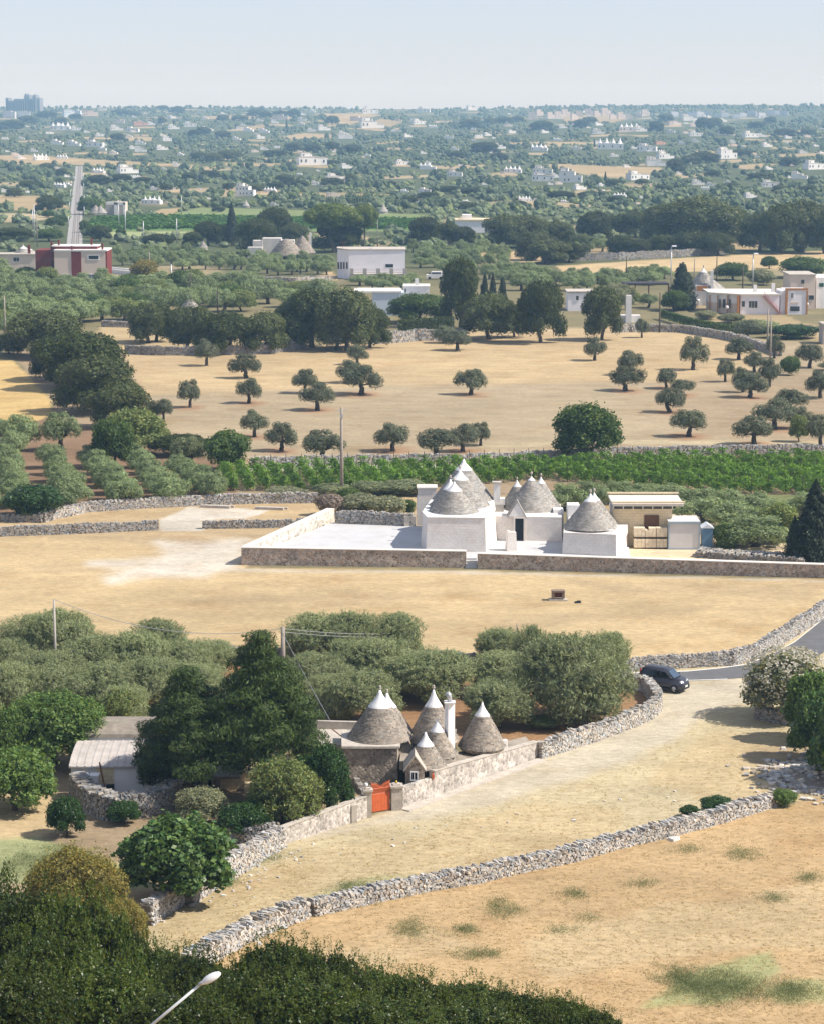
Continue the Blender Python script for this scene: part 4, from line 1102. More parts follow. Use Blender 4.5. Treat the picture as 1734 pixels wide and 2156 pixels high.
    for cxp, ci in ((1345, 0), (1368.5, 1), (1392, 2)):
        for lv in (0, 1):
            Y3 = G(cxp, 1156, .45).y; px_ = A(cxp, 1156, Y3)
            rr = random.Random(ci * 2 + lv); w = .98 if ci else 1.0
            m = MB(); z = .45 + .12 + lv * 1.0
            nn = 4
            for ix in range(3):
                for iz in range(nn):
                    for iy in range(2):
                        if ci == 1 and lv == 1 and iz == 3 and ix < 1: continue
                        box(m, (px_.x + (ix - 1) * w / 3, Y3 + .3 + iy * .45, z + iz * .20), (w / 3 - .015, .44, .195), 0, (rr.uniform(.85, 1.1),) * 3)
            bs = root('block_pallet', (px_.x, Y3, z - .12), names[(ci, lv)] + ' pallet of cream stone blocks left of the container', 'pallet', 'pallets of stone blocks')
            part(bs, 'blocks', m, M['tuff'])
            m = MB()
            for iy in range(3): box(m, (px_.x, Y3 + .15 + iy * .38, z - .115), (w, .1, .11))
            part(bs, 'pallet_base', m, M['bark'])
M['slab_white'] = surf('pale_stone_coping', (0.66, 0.61, 0.55), var=0.08, scale=2, dirt=((0.5, 0.45, 0.4), 2, 0.3))
M['metal_white'] = surf('white_sheet_metal', (0.62, 0.66, 0.70), rough=0.5, var=0.05, scale=2)
M['tuff'] = surf('cream_tuff', (0.72, 0.62, 0.46), var=0.08, scale=2, tint=True)

# ---------------- the grey trulli house by the track
def house_track():
    r = root('trulli_house', G(800, 1655), 'grey-coned trulli house with white tips and tall white chimney above the orange gate', 'house', 'trulli houses')
    Z1 = 2.45
    # square block under the big cone
    q = [G(723, 1659), G(838, 1659), G(846, 1625), G(722, 1622)]
    m = MB(); prism(m, q, -.1, Z1, .08); part(r, 'wall', m, M['plaster_old'])
    m = MB(); prism(m, grow(q, .14), Z1 + .003, Z1 + .13, 0.02); part(r, 'ledge', m, M['slab'])
    # rear rooms
    back = [G(842, 1640), G(1112, 1580), G(1090, 1545), G(720, 1545), G(722, 1622)]
    m = MB(); prism(m, [G(722, 1621), G(846, 1624), G(960, 1606), G(960, 1585), G(730, 1585)], -.1, 1.55); part(r, 'rear_wall', m, M['plaster_old'])
    # front roof terrace that the garden wall carries
    P1, P2 = G(911, 1681), G(1122, 1600); P3 = G(1105, 1583); P4 = G(875, 1650)
    m = MB(); prism(m, [P1 + Vector((.05, .25, 0)), P2 + Vector((-.1, .2, 0)), P3, P4], -.1, [1.36, 1.0, 1.0, 1.36]); part(r, 'roof_terrace', m, M['roof_flat'])
    # small gabled front room
    a = G(853, 1684); b = G(893, 1689); d_ = 1.9
    Yf = a.y
    m = MB(); xa, xb = A(853, 1652, Yf).x, A(893, 1652, Yf).x; zt = A(873, 1618, Yf).z
    box(m, ((xa + xb) / 2, Yf + d_ / 2, -.1), (xb - xa, d_, zt + .1)); part(r, 'front_room', m, M['plaster_old'])
    zc = A(873, 1592, Yf).z; xm = (xa + xb) / 2
    m = MB(); m.add([(xa, Yf - .01, zt), (xb, Yf - .01, zt), (xm, Yf - .01, zc), (xa, Yf + 1.9, zt), (xb, Yf + 1.9, zt), (xm, Yf + 1.9, zc)], [[0, 1, 2], [3, 5, 4], [0, 3, 4, 1]]); part(r, 'gable', m, M['plaster_old'])
    m = MB()
    for e, s in ((xa, -1), (xb, 1)):
        v = [(e + s * .1, Yf - .1, zt - .1), (xm, Yf - .1, zc + .08), (xm, Yf + 1.95, zc + .08), (e + s * .1, Yf + 1.95, zt - .1)]
        m.add(v + [(p[0], p[1], p[2] - .11) for p in v], BOXF)
    part(r, 'gable_roof', m, M['slab'])
    window(r, 866, 877.5, 1626, 1641, Yf, 'cap', 'dark', fw=.07, bars=1)
    # roof aprons of stone slates
    m = MB(); prism(m, [G(840, 1607, 1.6), G(880, 1612, 1.6), G(950, 1600, 1.6), G(965, 1585, 1.6), G(900, 1560, 1.6), G(845, 1568, 1.6)], 1.2, 1.72, .05); part(r, 'roof_valley', m, M['cone'])
    add_cone(r, 800, 1551, Z1 + .12, 1.95, 1453, 1487, 21, 'cone', .075, .2, .13, 0)
    add_cone(r, 815, 1544, Z1, 1.62, 1459, 1488, 22, 'cone', .075, .2, .11, 0)
    add_cone(r, 832, 1581, 1.55, 1.32, 1500, None, 29, 'cone', .075, .2, 0, 0)
    add_cone(r, 912, 1556, Z1 - .3, 1.55, 1452, 1486, 23, 'cone', .075, .2, .13, 0)
    add_cone(r, 920, 1588, 1.7, 1.2, 1513, 1539, 24, 'cone', .075, .2, .04, 1)
    add_cone(r, 895, 1611, 1.62, 1.22, 1542, 1569, 25, 'cone', .075, .2, .04, 1)
    add_cone(r, 1014, 1569, 1.55, 1.46, 1479, 1506, 26, 'cone', .075, .2, .05, 1)
    c5 = G(1014, 1569, 1.55); m = MB(); lathe(m, (c5.x, c5.y, -.1), [(.98, 0), (.98, 1.2), (1.36, 1.45), (1.42, 1.63)], 24); part(r, 'drum_wall', m, M['plaster_old'])
    # chimney and cowl
    Yc = G(946, 1650, 0).y + .3
    a, b = A(936.5, 1575, Yc), A(955.5, 1482, Yc); m = MB(); box(m, ((a.x + b.x) / 2, Yc + .3, 1.3), ((b.x - a.x) * .82, .5, b.z - 1.3), .45); ch = part(r, 'chimney', m, M['chimney_white'])
    m = MB(); box(m, ((a.x + b.x) / 2, Yc + .3, b.z + .003), (b.x - a.x + .12, .72, .07)); ob('chimney_cap', m.mesh('chimney_cap', M['white'], off=r.location), ch)
    m = MB(); cx_ = (a.x + b.x) / 2; tube(m, [(cx_, Yc + .3, b.z + .05), (cx_, Yc + .3, b.z + .30), (cx_ - .04, Yc + .3, b.z + .42), (cx_ - .16, Yc + .3, b.z + .6)], [.14, .14, .17, .17], 10); ob('cowl', m.mesh('cowl', M['metal'], True, off=r.location), ch)
    m = MB(); k = A(928, 1540, Yc); box(m, (k.x, Yc + .3, k.z - .6), (.28, .3, .75)); part(r, 'stub_chimney', m, M['cream_yellow'])
    # rear terrace
    m = MB(); prism(m, quadG([(662, 1567), (752, 1569), (775, 1530), (662, 1526)], 2.0), -.1, 2.0); part(r, 'rear_terrace', m, M['slab'])
    m = MB(); p, q2 = G(650, 1533, 2.0), G(765, 1536, 2.0); wallbar(m, p, q2, 0, 2.5, .25); part(r, 'rear_parapet', m, M['slab'])
    m = MB(); p, q2 = G(690, 1556, 2.0), G(693, 1566, 2.0)
    # stairs down the left side
    m = MB(); s0 = G(704, 1622); s1 = G(770, 1674)
    n = 11
    for i in range(n):
        t = i / (n - 1); x = s0.x + (s1.x - s0.x) * t; y = s0.y + (s1.y - s0.y) * t; z = 1.85 * (1 - t) + .1
        box(m, (x, y, -.1), (.34, 1.0, z + .1 - .002 * i), .25, (.85, .85, .85))
    part(r, 'outside_stairs', m, M['stone_dark'])
    m = MB(); tube(m, [(s0.x - .1, s0.y - .5, 2.75), (s0.x + 1.1, s0.y - 1.15, 1.95)], .035, 5); part(r, 'handrail', m, M['rust'])
    # gate
    gl, gr = G(782.5, 1712), G(820.5, 1706)
    g = root('iron_gate', ((gl.x + gr.x) / 2, (gl.y + gr.y) / 2, 0), 'orange iron double gate with spiked arched top', 'gate')
    m = MB(); n = 22; dx, dy = (gr.x - gl.x), (gr.y - gl.y)
    for i in range(n + 1):
        t = i / n; hh = 1.5 + .16 * abs(2 * t - 1) ** 1.2 if abs(t - .5) > .1 else 1.44
        tube(m, [(gl.x + dx * t, gl.y + dy * t, .05), (gl.x + dx * t, gl.y + dy * t, hh + .1), (gl.x + dx * t, gl.y + dy * t, hh + .2)], [.016, .016, .002], 4)
    for z in (1.1, 1.42): tube(m, [(gl.x, gl.y, z), (gr.x, gr.y, z)], .02, 4)
    part(g, 'railings', m, M['orange'])
    for s in (0, 1):
        m = MB(); a_ = gl + (gr - gl) * (.01 + .5 * s); b_ = gl + (gr - gl) * (.49 + .5 * s)
        for k in range(11):
            p_ = a_ + (b_ - a_) * (k / 11); q_ = a_ + (b_ - a_) * ((k + .86) / 11); wallbar(m, p_, q_, .06, 1.08, .04 + .016 * (k % 2))
        part(g, 'gate_leaf', m, M['orange'])
    # arched tops
    m = MB()
    for s in (0, 1):
        pts = []
        for k in range(9):
            t = k / 8; tt = t * .5 + .5 * s; zz = 1.45 + .28 * (sin(pi / 2 * (1 - t)) if s == 0 else sin(pi / 2 * t)) * .9
            pts.append((gl.x + dx * tt, gl.y + dy * tt, zz))
        tube(m, pts, .018, 4)
    part(g, 'arched_rail', m, M['orange'])
    for (px_, py_, w_, lab, lamp) in ((774.5, 1722, .42, 'stone gate pillar left of the orange gate', True), (834.5, 1707, .62, 'wider stone gate pillar right of the orange gate', False)):
        p = G(px_, py_); hh = A(px_, 1664 if lamp else 1656, p.y).z
        pr_ = root('gate_pillar', (p.x, p.y, 0), lab, 'pillar', 'stone pillars of the orange gate')
        m = MB(); box(m, (p.x, p.y + w_ / 2, -.1), (w_, w_, hh), .12); part(pr_, 'shaft', m, M['slab'])
        m = MB(); box(m, (p.x, p.y + w_ / 2, hh - .097), (w_ + .14, w_ + .14, .12), .12); box(m, (p.x, p.y + w_ / 2, hh + .023), (w_ * .7, w_ * .7, .08), .12); part(pr_, 'pillar_cap', m, M['slab'])
        if lamp:
            l = root('globe_lamp', (p.x - .1, p.y + w_ / 2, hh + .1), 'white globe lamp on the left gate pillar', 'lamp')
            m = MB(); lathe(m, l.location, [(.05, 0), (.04, .06)], 8); part(l, 'lamp_base', m, M['slab'])
            m = MB(); v, f = ICO[3]; m.add(v * .12 + np.array(l.location) + [0, 0, .17], f); part(l, 'globe', m, M['lamp_white'], True)
        else:
            l = root('warning_light', (p.x, p.y + w_ / 2, hh + .1), 'small yellow gate signal light on the right pillar', 'light')
            m = MB(); lathe(m, l.location, [(.05, 0), (.055, .05)], 8); part(l, 'light_base', m, M['rust'])
            m = MB(); lathe(m, l.location + Vector((0, 0, .05)), [(.05, 0), (.05, .08), (.02, .12)], 10); part(l, 'lens_cover', m, M['yellow_plastic'], True)
    # garden wall from the gate to the track bend
    gw = root('garden_wall', G(848, 1703), 'patchy rendered garden wall right of the orange gate', 'wall')
    a, b, c = G(848, 1703.5), G(912, 1681.5), G(1131, 1597)
    m = MB(); n1_ = Vector((-.12, .2, 0)); wallbar(m, a + n1_, b + n1_, -.2, A(848, 1659, a.y).z, .32, z1b=A(912, 1638, b.y).z - .02); part(gw, 'low_stretch', m, M['garden_plaster'])
    m = MB(); wallbar(m, b + n1_, c + n1_, -.2, 1.62, .34, z1b=1.02); part(gw, 'high_stretch', m, M['garden_plaster'])
    m = MB(); wallbar(m, b + n1_, c + n1_, 1.623, 1.69, .42, z1b=1.09); m.v[-1][:4, 2] = m.v[-1][4:, 2] - .067; part(gw, 'coping', m, M['slab'])
    m = MB(); e = G(1061, 1622); box(m, (e.x, e.y + .15, 1.15), (.3, .3, .75), .35); part(gw, 'wall_post', m, M['white'])
    m = MB(); e = G(912, 1681.5); box(m, (e.x - .02, e.y + .02, 1.2), (.12, .2, .3)); part(gw, 'orange_box', m, M['orange'])
    # pale foot path along the wall
    m = MB(); wallbar(m, a + Vector((.1, -.35, 0)), c + Vector((.25, -.35, 0)), -.2, .07, .7)
    single('wall_footing', m, M['slab'], (a.x, a.y, 0), 'pale stone footing strip along the garden wall', None, None, 'structure')
    m = MB(); a, b = G(694, 1737), G(766, 1722); 
    # rendered wall left of the gate
    a, b = G(590, 1781), G(768, 1723)
    gw = root('garden_wall', (a.x, a.y, 0), 'shade-flecked garden wall left of the orange gate, below the dense shrubs', 'wall')
    m = MB(); wallbar(m, a + Vector((0, .2, 0)), b + Vector((0, .2, 0)), -.2, .95, .35, z1b=1.25); part(gw, 'wall_face', m, M['garden_plaster'])
    m = MB(); wallbar(m, a + Vector((0, .2, 0)), b + Vector((0, .2, 0)), .953, 1.0, .42, z1b=1.30); m.v[-1][:4, 2] = m.v[-1][4:, 2] - .047; part(gw, 'coping', m, M['slab'])
    e = G(745, 1731); m = MB(); box(m, (e.x, e.y - .05, -.1), (.32, .3, 1.15), .3); part(gw, 'meter_box', m, M['slab'])
M['yellow_plastic'] = surf('yellow_plastic', (0.75, 0.55, 0.02), rough=0.4, var=0.02)

# ---------------- the low house among the trees on the left
def house_left():
    r = root('farmhouse', G(250, 1672), 'low whitewashed farmhouse with a ribbed pale roof and a rounded brown roof behind', 'house')
    Yf = G(250, 1668).y
    xa, xb = A(151, 1668, Yf).x, A(380, 1668, Yf).x; ze = A(200, 1612, Yf).z
    m = MB(); box(m, ((xa + xb) / 2, Yf + 2.2, -.4), (xb - xa, 4.4, ze + .4)); part(r, 'wall', m, M['house_white'])
    # curved front roof: slope up to the rear
    top = A(230, 1560, Yf + 3.6).z
    prof = [(-.15, ze - .02), (.9, ze + (top - ze) * .55), (2.2, ze + (top - ze) * .85), (3.7, top)]
    m = MB(); n = 60
    xs = np.linspace(xa - .1, xb + .1, n)
    for i in range(n - 1):
        up_ = .03 if (i % 4 == 0) else 0
        for (y0, z0), (y1, z1) in zip(prof[:-1], prof[1:]):
            m.add([(xs[i], Yf + y0, z0 + up_), (xs[i + 1], Yf + y0, z0 + up_), (xs[i + 1], Yf + y1, z1 + up_), (xs[i], Yf + y1, z1 + up_), (xs[i], Yf + y0, z0 - .1), (xs[i + 1], Yf + y0, z0 - .1), (xs[i + 1], Yf + y1, z1 - .1), (xs[i], Yf + y1, z1 - .1)], BOXF)
    part(r, 'front_roof', m, M['tin'])
    Yb = Yf + 4.2; xa2, xb2 = A(181, 1600, Yb).x, A(345, 1600, Yb).x; z2 = A(230, 1553, Yb).z
    m = MB(); box(m, ((xa2 + xb2) / 2, Yb + 1.9, -.2), (xb2 - xa2, 3.8, z2 + .2)); part(r, 'rear_wall', m, M['house_white'])
    z3 = A(230, 1516, Yb + 1.8).z; m = MB(); pr = []
    for k in range(13):
        a = pi * k / 12; pr.append((Yb + 1.9 - 2.0 * cos(a), z2 + (z3 - z2) * sin(a) ** .8))
    v = []
    for x in (xa2 - .1, xb2 + .1):
        v += [(x, y, z) for y, z in pr]
    f = [[i, i + 13, i + 14, i + 1] for i in range(12)] + [list(range(13)), list(range(13, 26))[::-1], [0, 12, 25, 13]]
    m.add(v, f); part(r, 'barrel_roof', m, M['tin_old'])
    m = MB(); a, b = A(205, 1650, Yf), A(240, 1612, Yf); box(m, ((a.x + b.x) / 2, Yf - .02, a.z), (b.x - a.x, .1, b.z - a.z)); part(r, 'porch_wall', m, M['cream_yellow'])
    m = MB(); a, b = A(225, 1668, Yf), A(241, 1650, Yf); box(m, ((a.x + b.x) / 2, Yf - .05, a.z), (b.x - a.x, .1, b.z - a.z)); part(r, 'low_opening', m, M['dark'])
    # water tank, leaning pole, slabs
    w = root('water_tank', A(193, 1650, Yf - .8), 'small white water tank box against the farmhouse wall', 'tank')
    m = MB(); p = w.location; box(m, (p.x, p.y, p.z), (.85, .6, .5)); box(m, (p.x, p.y, p.z + .503), (.95, .7, .08)); part(w, 'tank_body', m, M['white'])
    m = MB(); tube(m, [(p.x - .1, p.y, p.z + .5), (p.x - .1, p.y, p.z + .95), (p.x + .1, p.y, p.z + 1.05)], .04, 6); tube(m, [(p.x - .4, p.y - .1, p.z + .5), (p.x - .7, p.y - .1, p.z + .1), (p.x - .75, p.y - .1, p.z - .7)], .03, 5); part(w, 'pipe', m, M['metal'])
    m = MB(); a, b = A(222, 1662, Yf - 1.2), A(210, 1605, Yf - 1.2); tube(m, [tuple(a), tuple(b)], .05, 6, (1, 1, 1)); single('rusty_pole', m, M['rust'], tuple(a), 'rusty leaning pole in front of the farmhouse', 'pole')
    # terrace behind the cedar: pale second house
    r = root('cream_house', G(490, 1684), 'cream stone house with shutters half hidden behind the cedar', 'house')
    Y2 = G(490, 1682).y + 2.0
    xa, xb = A(408, 1680, Y2).x, A(560, 1680, Y2).x; zt = A(480, 1628, Y2).z
    m = MB(); box(m, ((xa + xb) / 2, Y2 + 1.9, -.2), (xb - xa, 3.8, zt + .2)); part(r, 'wall', m, M['cream_yellow'])
    m = MB(); a, b = A(451, 1676, Y2), A(464, 1640, Y2); box(m, ((a.x + b.x) / 2, Y2 - .02, a.z), (b.x - a.x, .08, b.z - a.z)); part(r, 'shutter', m, M['tin_old'])
    m = MB(); a, b = A(440, 1676, Y2), A(446, 1640, Y2); box(m, ((a.x + b.x) / 2, Y2 - .02, a.z), (b.x - a.x, .08, b.z - a.z)); part(r, 'window', m, M['dark'])
    m = MB(); box(m, ((xa + xb) / 2 - 1.5, Y2 + 1.0, zt + .003), (4.5, 4.6, .14)); part(r, 'roof', m, M['tin_old'])
    m = MB(); a, b = A(515, 1684, Y2 - .6), A(556, 1650, Y2 - .6); box(m, ((a.x + b.x) / 2, Y2 - .3, -.1), (b.x - a.x, .5, b.z + .1)); part(r, 'side_wall', m, M['cream_yellow'])
    # stone banks of the yard
    drystone(gpath((163, 1672), (195, 1710), (240, 1725), (330, 1712), (375, 1690)), 1.35, 1.1, (.2, .15), 41, 'rough shaded stone bank below the farmhouse', 'dry stone walls', tint=.75)  # low tint puts the bank's shade into its stone colour
    drystone(gpath((475, 1765), (520, 1775), (590, 1768)), .9, .7, (.2, .15), 42, 'shaded dry stone wall under the shrubs, left of the garden wall', 'dry stone walls', tint=.7)  # shade under the shrubs is put into the stone tint

# ---------------- walls
def walls():
    g = 'dry stone walls'
    drystone(gpath((1283, 1448), (1330, 1449), (1362, 1458), (1378, 1478), (1383, 1492), (1370, 1510), (1320, 1533), (1240, 1562), (1180, 1581), (1131, 1597)), 1.0, .7, (.17, .115), 1, 'pale dry stone wall curving round the orchard corner beside the car', g, tint=1.12)
    drystone(gpath((308, 1948), (350, 1918), (395, 1890), (430, 1870)), 1.05, .8, (.18, .12), 2, 'tumbled end of the dry stone wall left of the fig tree foot', g, tint=1.12, rubble=.7)
    drystone(gpath((395, 1905), (430, 1878), (500, 1838), (560, 1800), (592, 1782)), 1.15, .8, (.17, .115), 3, 'pale dry stone wall between the fig tree and the garden wall', g, tint=1.12, h2=1.1)
    drystone(gpath((655, 1926), (760, 1902), (900, 1872), (1000, 1856), (1100, 1832), (1200, 1812), (1290, 1785), (1400, 1760), (1520, 1728), (1622, 1696)), .72, .85, (.17, .115), 4, 'long low dry stone wall crossing the foreground right of the gap', g, tint=1.08, rubble=.3)
    drystone(gpath((400, 2045), (450, 2015), (520, 1975), (580, 1950), (640, 1930)), .85, 1.0, (.17, .115), 6, 'broad crumbling dry stone wall left of the foreground gap', g, tint=1.1, rubble=.7)
    drystone(gpath((1800, 1268), (1734, 1298), (1650, 1350), (1590, 1385), (1540, 1400), (1440, 1405), (1340, 1412), (1285, 1418)), 1.3, .6, (.17, .115), 7, 'pale dry stone wall sweeping along the asphalt road', g, tint=1.05, h2=.85)
    drystone(gpath((1285, 1418), (1100, 1408), (1010, 1402), (890, 1396), (700, 1392), (560, 1392), (380, 1378), (250, 1370)), .85, .6, (.22, .15), 8, 'dry stone wall between the big field and the olive orchard', g, tint=.85)
    drystone(gpath((-60, 1131), (60, 1127), (170, 1123), (334, 1115)), .85, .6, (.22, .15), 9, 'low dark dry stone wall left of the yard entrance', g, tint=.85)
    drystone(gpath((427, 1113), (560, 1111), (650, 1108)), .7, .6, (.22, .15), 10, 'low dark dry stone wall between yard entrance and white terrace', g, tint=.85)
    drystone(gpath((88, 1100), (110, 1093), (160, 1083), (175, 1078), (300, 1070), (430, 1063), (560, 1059), (670, 1058)), .95, .8, (.22, .15), 11, 'pale curved dry stone wall behind the yard, below the olive grove', g, tint=1.05)
    drystone(gpath((-60, 1095), (40, 1098), (90, 1100)), .7, .7, (.22, .15), 12, 'shaded dry stone wall at the left picture edge under the bushy grove', g, tint=.75)  # stones tinted darker, the grove's shade painted in
    drystone(gpath((526, 984), (700, 979), (860, 977), (980, 976), (1080, 972), (1290, 962), (1480, 958), (1760, 955)), 1.05, .6, (.32, .22), 13, 'long dry stone wall between the vineyard and the olive field', g, tint=1.0)
    drystone(gpath((1468, 1180), (1520, 1184), (1600, 1190), (1695, 1196)), 1.0, 2.2, (.18, .12), 14, 'grey stone embankment right of the container', g, tint=.8, name='drystone_bank')
    drystone(gpath((265, 745), (330, 748), (420, 748), (560, 745), (640, 735)), 1.4, .8, (.5, .35), 15, 'shaded dry stone wall below the oaks at the left of the olive field', g, tint=.65)  # shade of the oaks painted in by the dark tint
    drystone(gpath((780, 725), (830, 722), (870, 718), (980, 715)), 1.9, .9, (.5, .35), 16, 'grey dry stone wall under the clipped hedge', g, tint=.85)
    drystone(gpath((1290, 700), (1350, 698), (1440, 700), (1530, 715), (1560, 722)), 1.3, .8, (.5, .35), 17, 'pale dry stone wall below the villa garden', g, tint=.95)
    drystone(gpath((1560, 722), (1600, 735), (1640, 750)), 1.2, .8, (.5, .35), 18, 'short dry stone wall beside the villa pole', g, tint=.85)
    drystone(gpath((215, 688), (300, 690), (420, 692)), 1.1, .8, (.5, .35), 19, 'low dry stone wall behind the left oaks', g, tint=.85)
    drystone(gpath((1140, 552), (1200, 549), (1300, 547), (1420, 541), (1530, 535)), 1.9, .9, (.7, .45), 20, 'shaded dry stone wall under the far oak row', g, tint=.6)  # darkest tint, oak-row shade put into the stone colour
    drystone(gpath((545, 592), (620, 594), (700, 590)), 1.0, .8, (.6, .4), 21, 'low dry stone wall in front of the olive trees left of the white box house', g, tint=.9)
    # rubble heap at the right edge
    rng = np.random.default_rng(5); p = G(1715, 1640); m = MB(); n = 900
    a = rng.normal(size=(n, 2)) * [1.5, 2.2]; rr = np.hypot(a[:, 0] / 1.8, a[:, 1] / 2.8); z = np.clip(.75 - .6 * rr, 0.0, 2) * rng.random(n) + .02
    dd = unit(rng.normal(size=(n, 2))); sz = .12 + .2 * rng.random(n)
    stones(m, np.c_[p.x + a[:, 0], p.y + a[:, 1], z], np.stack([sz * 1.3, sz, sz * .8], 1), dd, rng, stonetint(rng, n, .7, 1.3) * 1.1, .2)
    v, f = ICO[2]; m.add(v * [1.9, 2.9, .6] + np.array([p.x, p.y, -.05]), f, (.5, .45, .4))
    single('stone_heap', m, M['stone'], (p.x, p.y, 0), 'heap of loose pale stones at the right edge', 'stones')
    drystone(gpath((1592, 1512), (1640, 1522), (1700, 1530)), .85, .8, (.18, .12), 23, 'short dry stone wall below the flowering oleander', g, tint=.85)

# ------------------------------------------------------------------ road, yard, railway
def strip(name, left, right, z, mat, sub=6, kind='structure', label=None):
    """ribbon between two photo polylines with the same number of points"""
    m = MB(); a = [G(*p) for p in left]; b = [G(*p) for p in right]
    n = len(a); v = [(p.x, p.y, p.z + z) for p in a] + [(p.x, p.y, p.z + z) for p in b]
    m.add(v, [[i, n + i, n + i + 1, i + 1] for i in range(n - 1)])
    o = ob(name, m.mesh(name, mat, True)); return tag(o, label, kind=kind)
def roads():
    up = [(1150, 1412), (1283, 1416), (1360, 1416), (1446, 1413), (1510, 1407), (1570, 1399), (1625, 1377), (1672, 1351), (1734, 1301), (1800, 1245)]
    lo = [(1150, 1427), (1281, 1430), (1360, 1433), (1446, 1434), (1510, 1432), (1600, 1424), (1680, 1402), (1730, 1376), (1800, 1322), (1870, 1255)]
    strip('asphalt_road', up, lo, .012, M['asphalt'])
    strip('road_edge_line', [(x, y - .6) for x, y in up[1:]], [(x + .5, y + 1.2) for x, y in up[1:]], .02, M['line'])
    strip('road_edge_line', [(1446, 1432.2), (1500, 1430.6), (1530, 1429.3)], [(1446, 1433.4), (1500, 1432), (1530, 1430.8)], .02, M['line'])
    # farm yard behind the front wall, level with the terrace
    m = MB(); prism(m, [tuple(G(*p)[:2]) for p in ((1325, 1206), (1800, 1219), (1800, 1100), (1240, 1088))], -.2, .45, tint=(.60, .48, .32))
    single('farm_yard', m, M['ground'], (0, 0, 0), 'straw coloured farm yard right of the trulli', kind='structure')
    # white slab edges in the yard
    m = MB(); wallbar(m, G(538, 1070), G(598, 1072), 0, .22, .3); wallbar(m, G(423, 1066), G(485, 1069), 0, .22, .3)
    # long straight line with its two rails
    yy = [1, 520, 500, 480, 460, 440, 420, 400, 385, 370, 358, 350][1:]
    L = [(143 + (520 - y) * (163 - 143) / 170 , y) for y in yy]; R = [(173 + (520 - y) * (173.5 - 173) / 170, y) for y in yy]
    strip('railway_bed', [(x - 3, y) for x, y in L], [(x + 1, y) for x, y in R], .12, M['ballast'])
    for f in (.28, .42, .62, .76):
        c = [(l[0] + (r[0] - l[0]) * f, l[1]) for l, r in zip(L, R)]
        strip('railway_track', [(x - .35 - (y - 350) / 500, y) for x, y in c], [(x + .35 + (y - 350) / 500, y) for x, y in c], .2, M['rail'])

# ------------------------------------------------------------------ vineyard
STAKE = []
def vineyard():
    st_ = MB(); tube(st_, [(0, 0, -.1), (0, 0, 2.0)], .035, 5); STAKE.append(st_.mesh('stake', M['bark']))
    rng = np.random.default_rng(77)
    ytop = lambda x: np.interp(x, [470, 526, 870, 1300, 1900], [984, 986, 980, 968, 962])
    n = 0
    a0 = G(512, 1033); rows = []
    protos = []
    def rowmesh(L, seed, w=.40, hgt=1.15, dens=150):
        r = np.random.default_rng(seed); npl = int(L / 1.15) + 1; m = int(L * dens); pi_ = r.integers(0, npl, m); ph = .75 + .75 * r.random(npl); pw = .6 + .7 * r.random(npl); t = np.clip(pi_ * 1.15 + r.normal(size=m) * .32, 0, L)
        nz = .5 + .5 * np.sin(t * 2.3 + seed) * np.cos(t * 5.1 + seed * 2); nz2 = r.random(int(L / .9) + 2)
        cl = np.interp(t, np.arange(len(nz2)) * .9, nz2)
        zt = hgt * ph[pi_]
        z = .25 + (zt - .25) * (1 - r.random(m) ** 1.6)
        x = r.normal(size=m) * w * pw[pi_] * (.45 + .5 * np.sin(np.clip(z / zt, 0, 1) * 2.6))
        c = np.stack([x, t, z], 1); nr = unit(np.stack([np.sign(x), r.normal(size=m) * .6, .5 + r.random(m)], 1) + r.normal(size=(m, 3)) * .5)
        mb = MB(); leaves(mb, c, nr, .24 * (.6 + .8 * r.random(m)), r, .8, None, np.ones((m, 3)) * (.65 + .6 * r.random((m, 1))) * (.8 + .35 * cl[:, None]) * np.array([1, 1, 1]))
        return mb
    # rows run away from the camera, a little to the left
    x0 = a0.x; dirv = None
    p_, q_ = G(506, 1033), G(479, 984)
    dv = (q_ - p_); dv.normalize(); ang = math.atan2(-dv.x, dv.y)
    for i in range(43):
        X = x0 - 1.0 + i * 1.75
        px_, _ = project(X, a0.y, 0)
        yn = np.interp(px_, [500, 700, 870, 1180, 1300, 1500, 1900], [1034, 1036, 1030, 1010, 1026, 1040, 1046])
        s = G(px_, yn); s.x = X - (s.y - a0.y) * math.tan(ang)
        yf = ytop(px_ - 25) + 7
        e = G(px_ - 25, yf)
        L = e.y - s.y
        if L < 5: continue
        key = int(L / 4)
        mb = rowmesh(L, i)
        r = root('vine_row', (s.x, s.y, 0), None, 'vines', 'vine rows of the vineyard', ang)
        lpart(r, 'vine_leaves', mb, LM['vine'])
        for k in range(3): ob('stake', STAKE[0], r, (0.02, .3 + (L - .6) * k / 2, 0))
        LABELS.append((r, 'leafy green vine row', px_, yn, 'vine rows of the vineyard'))

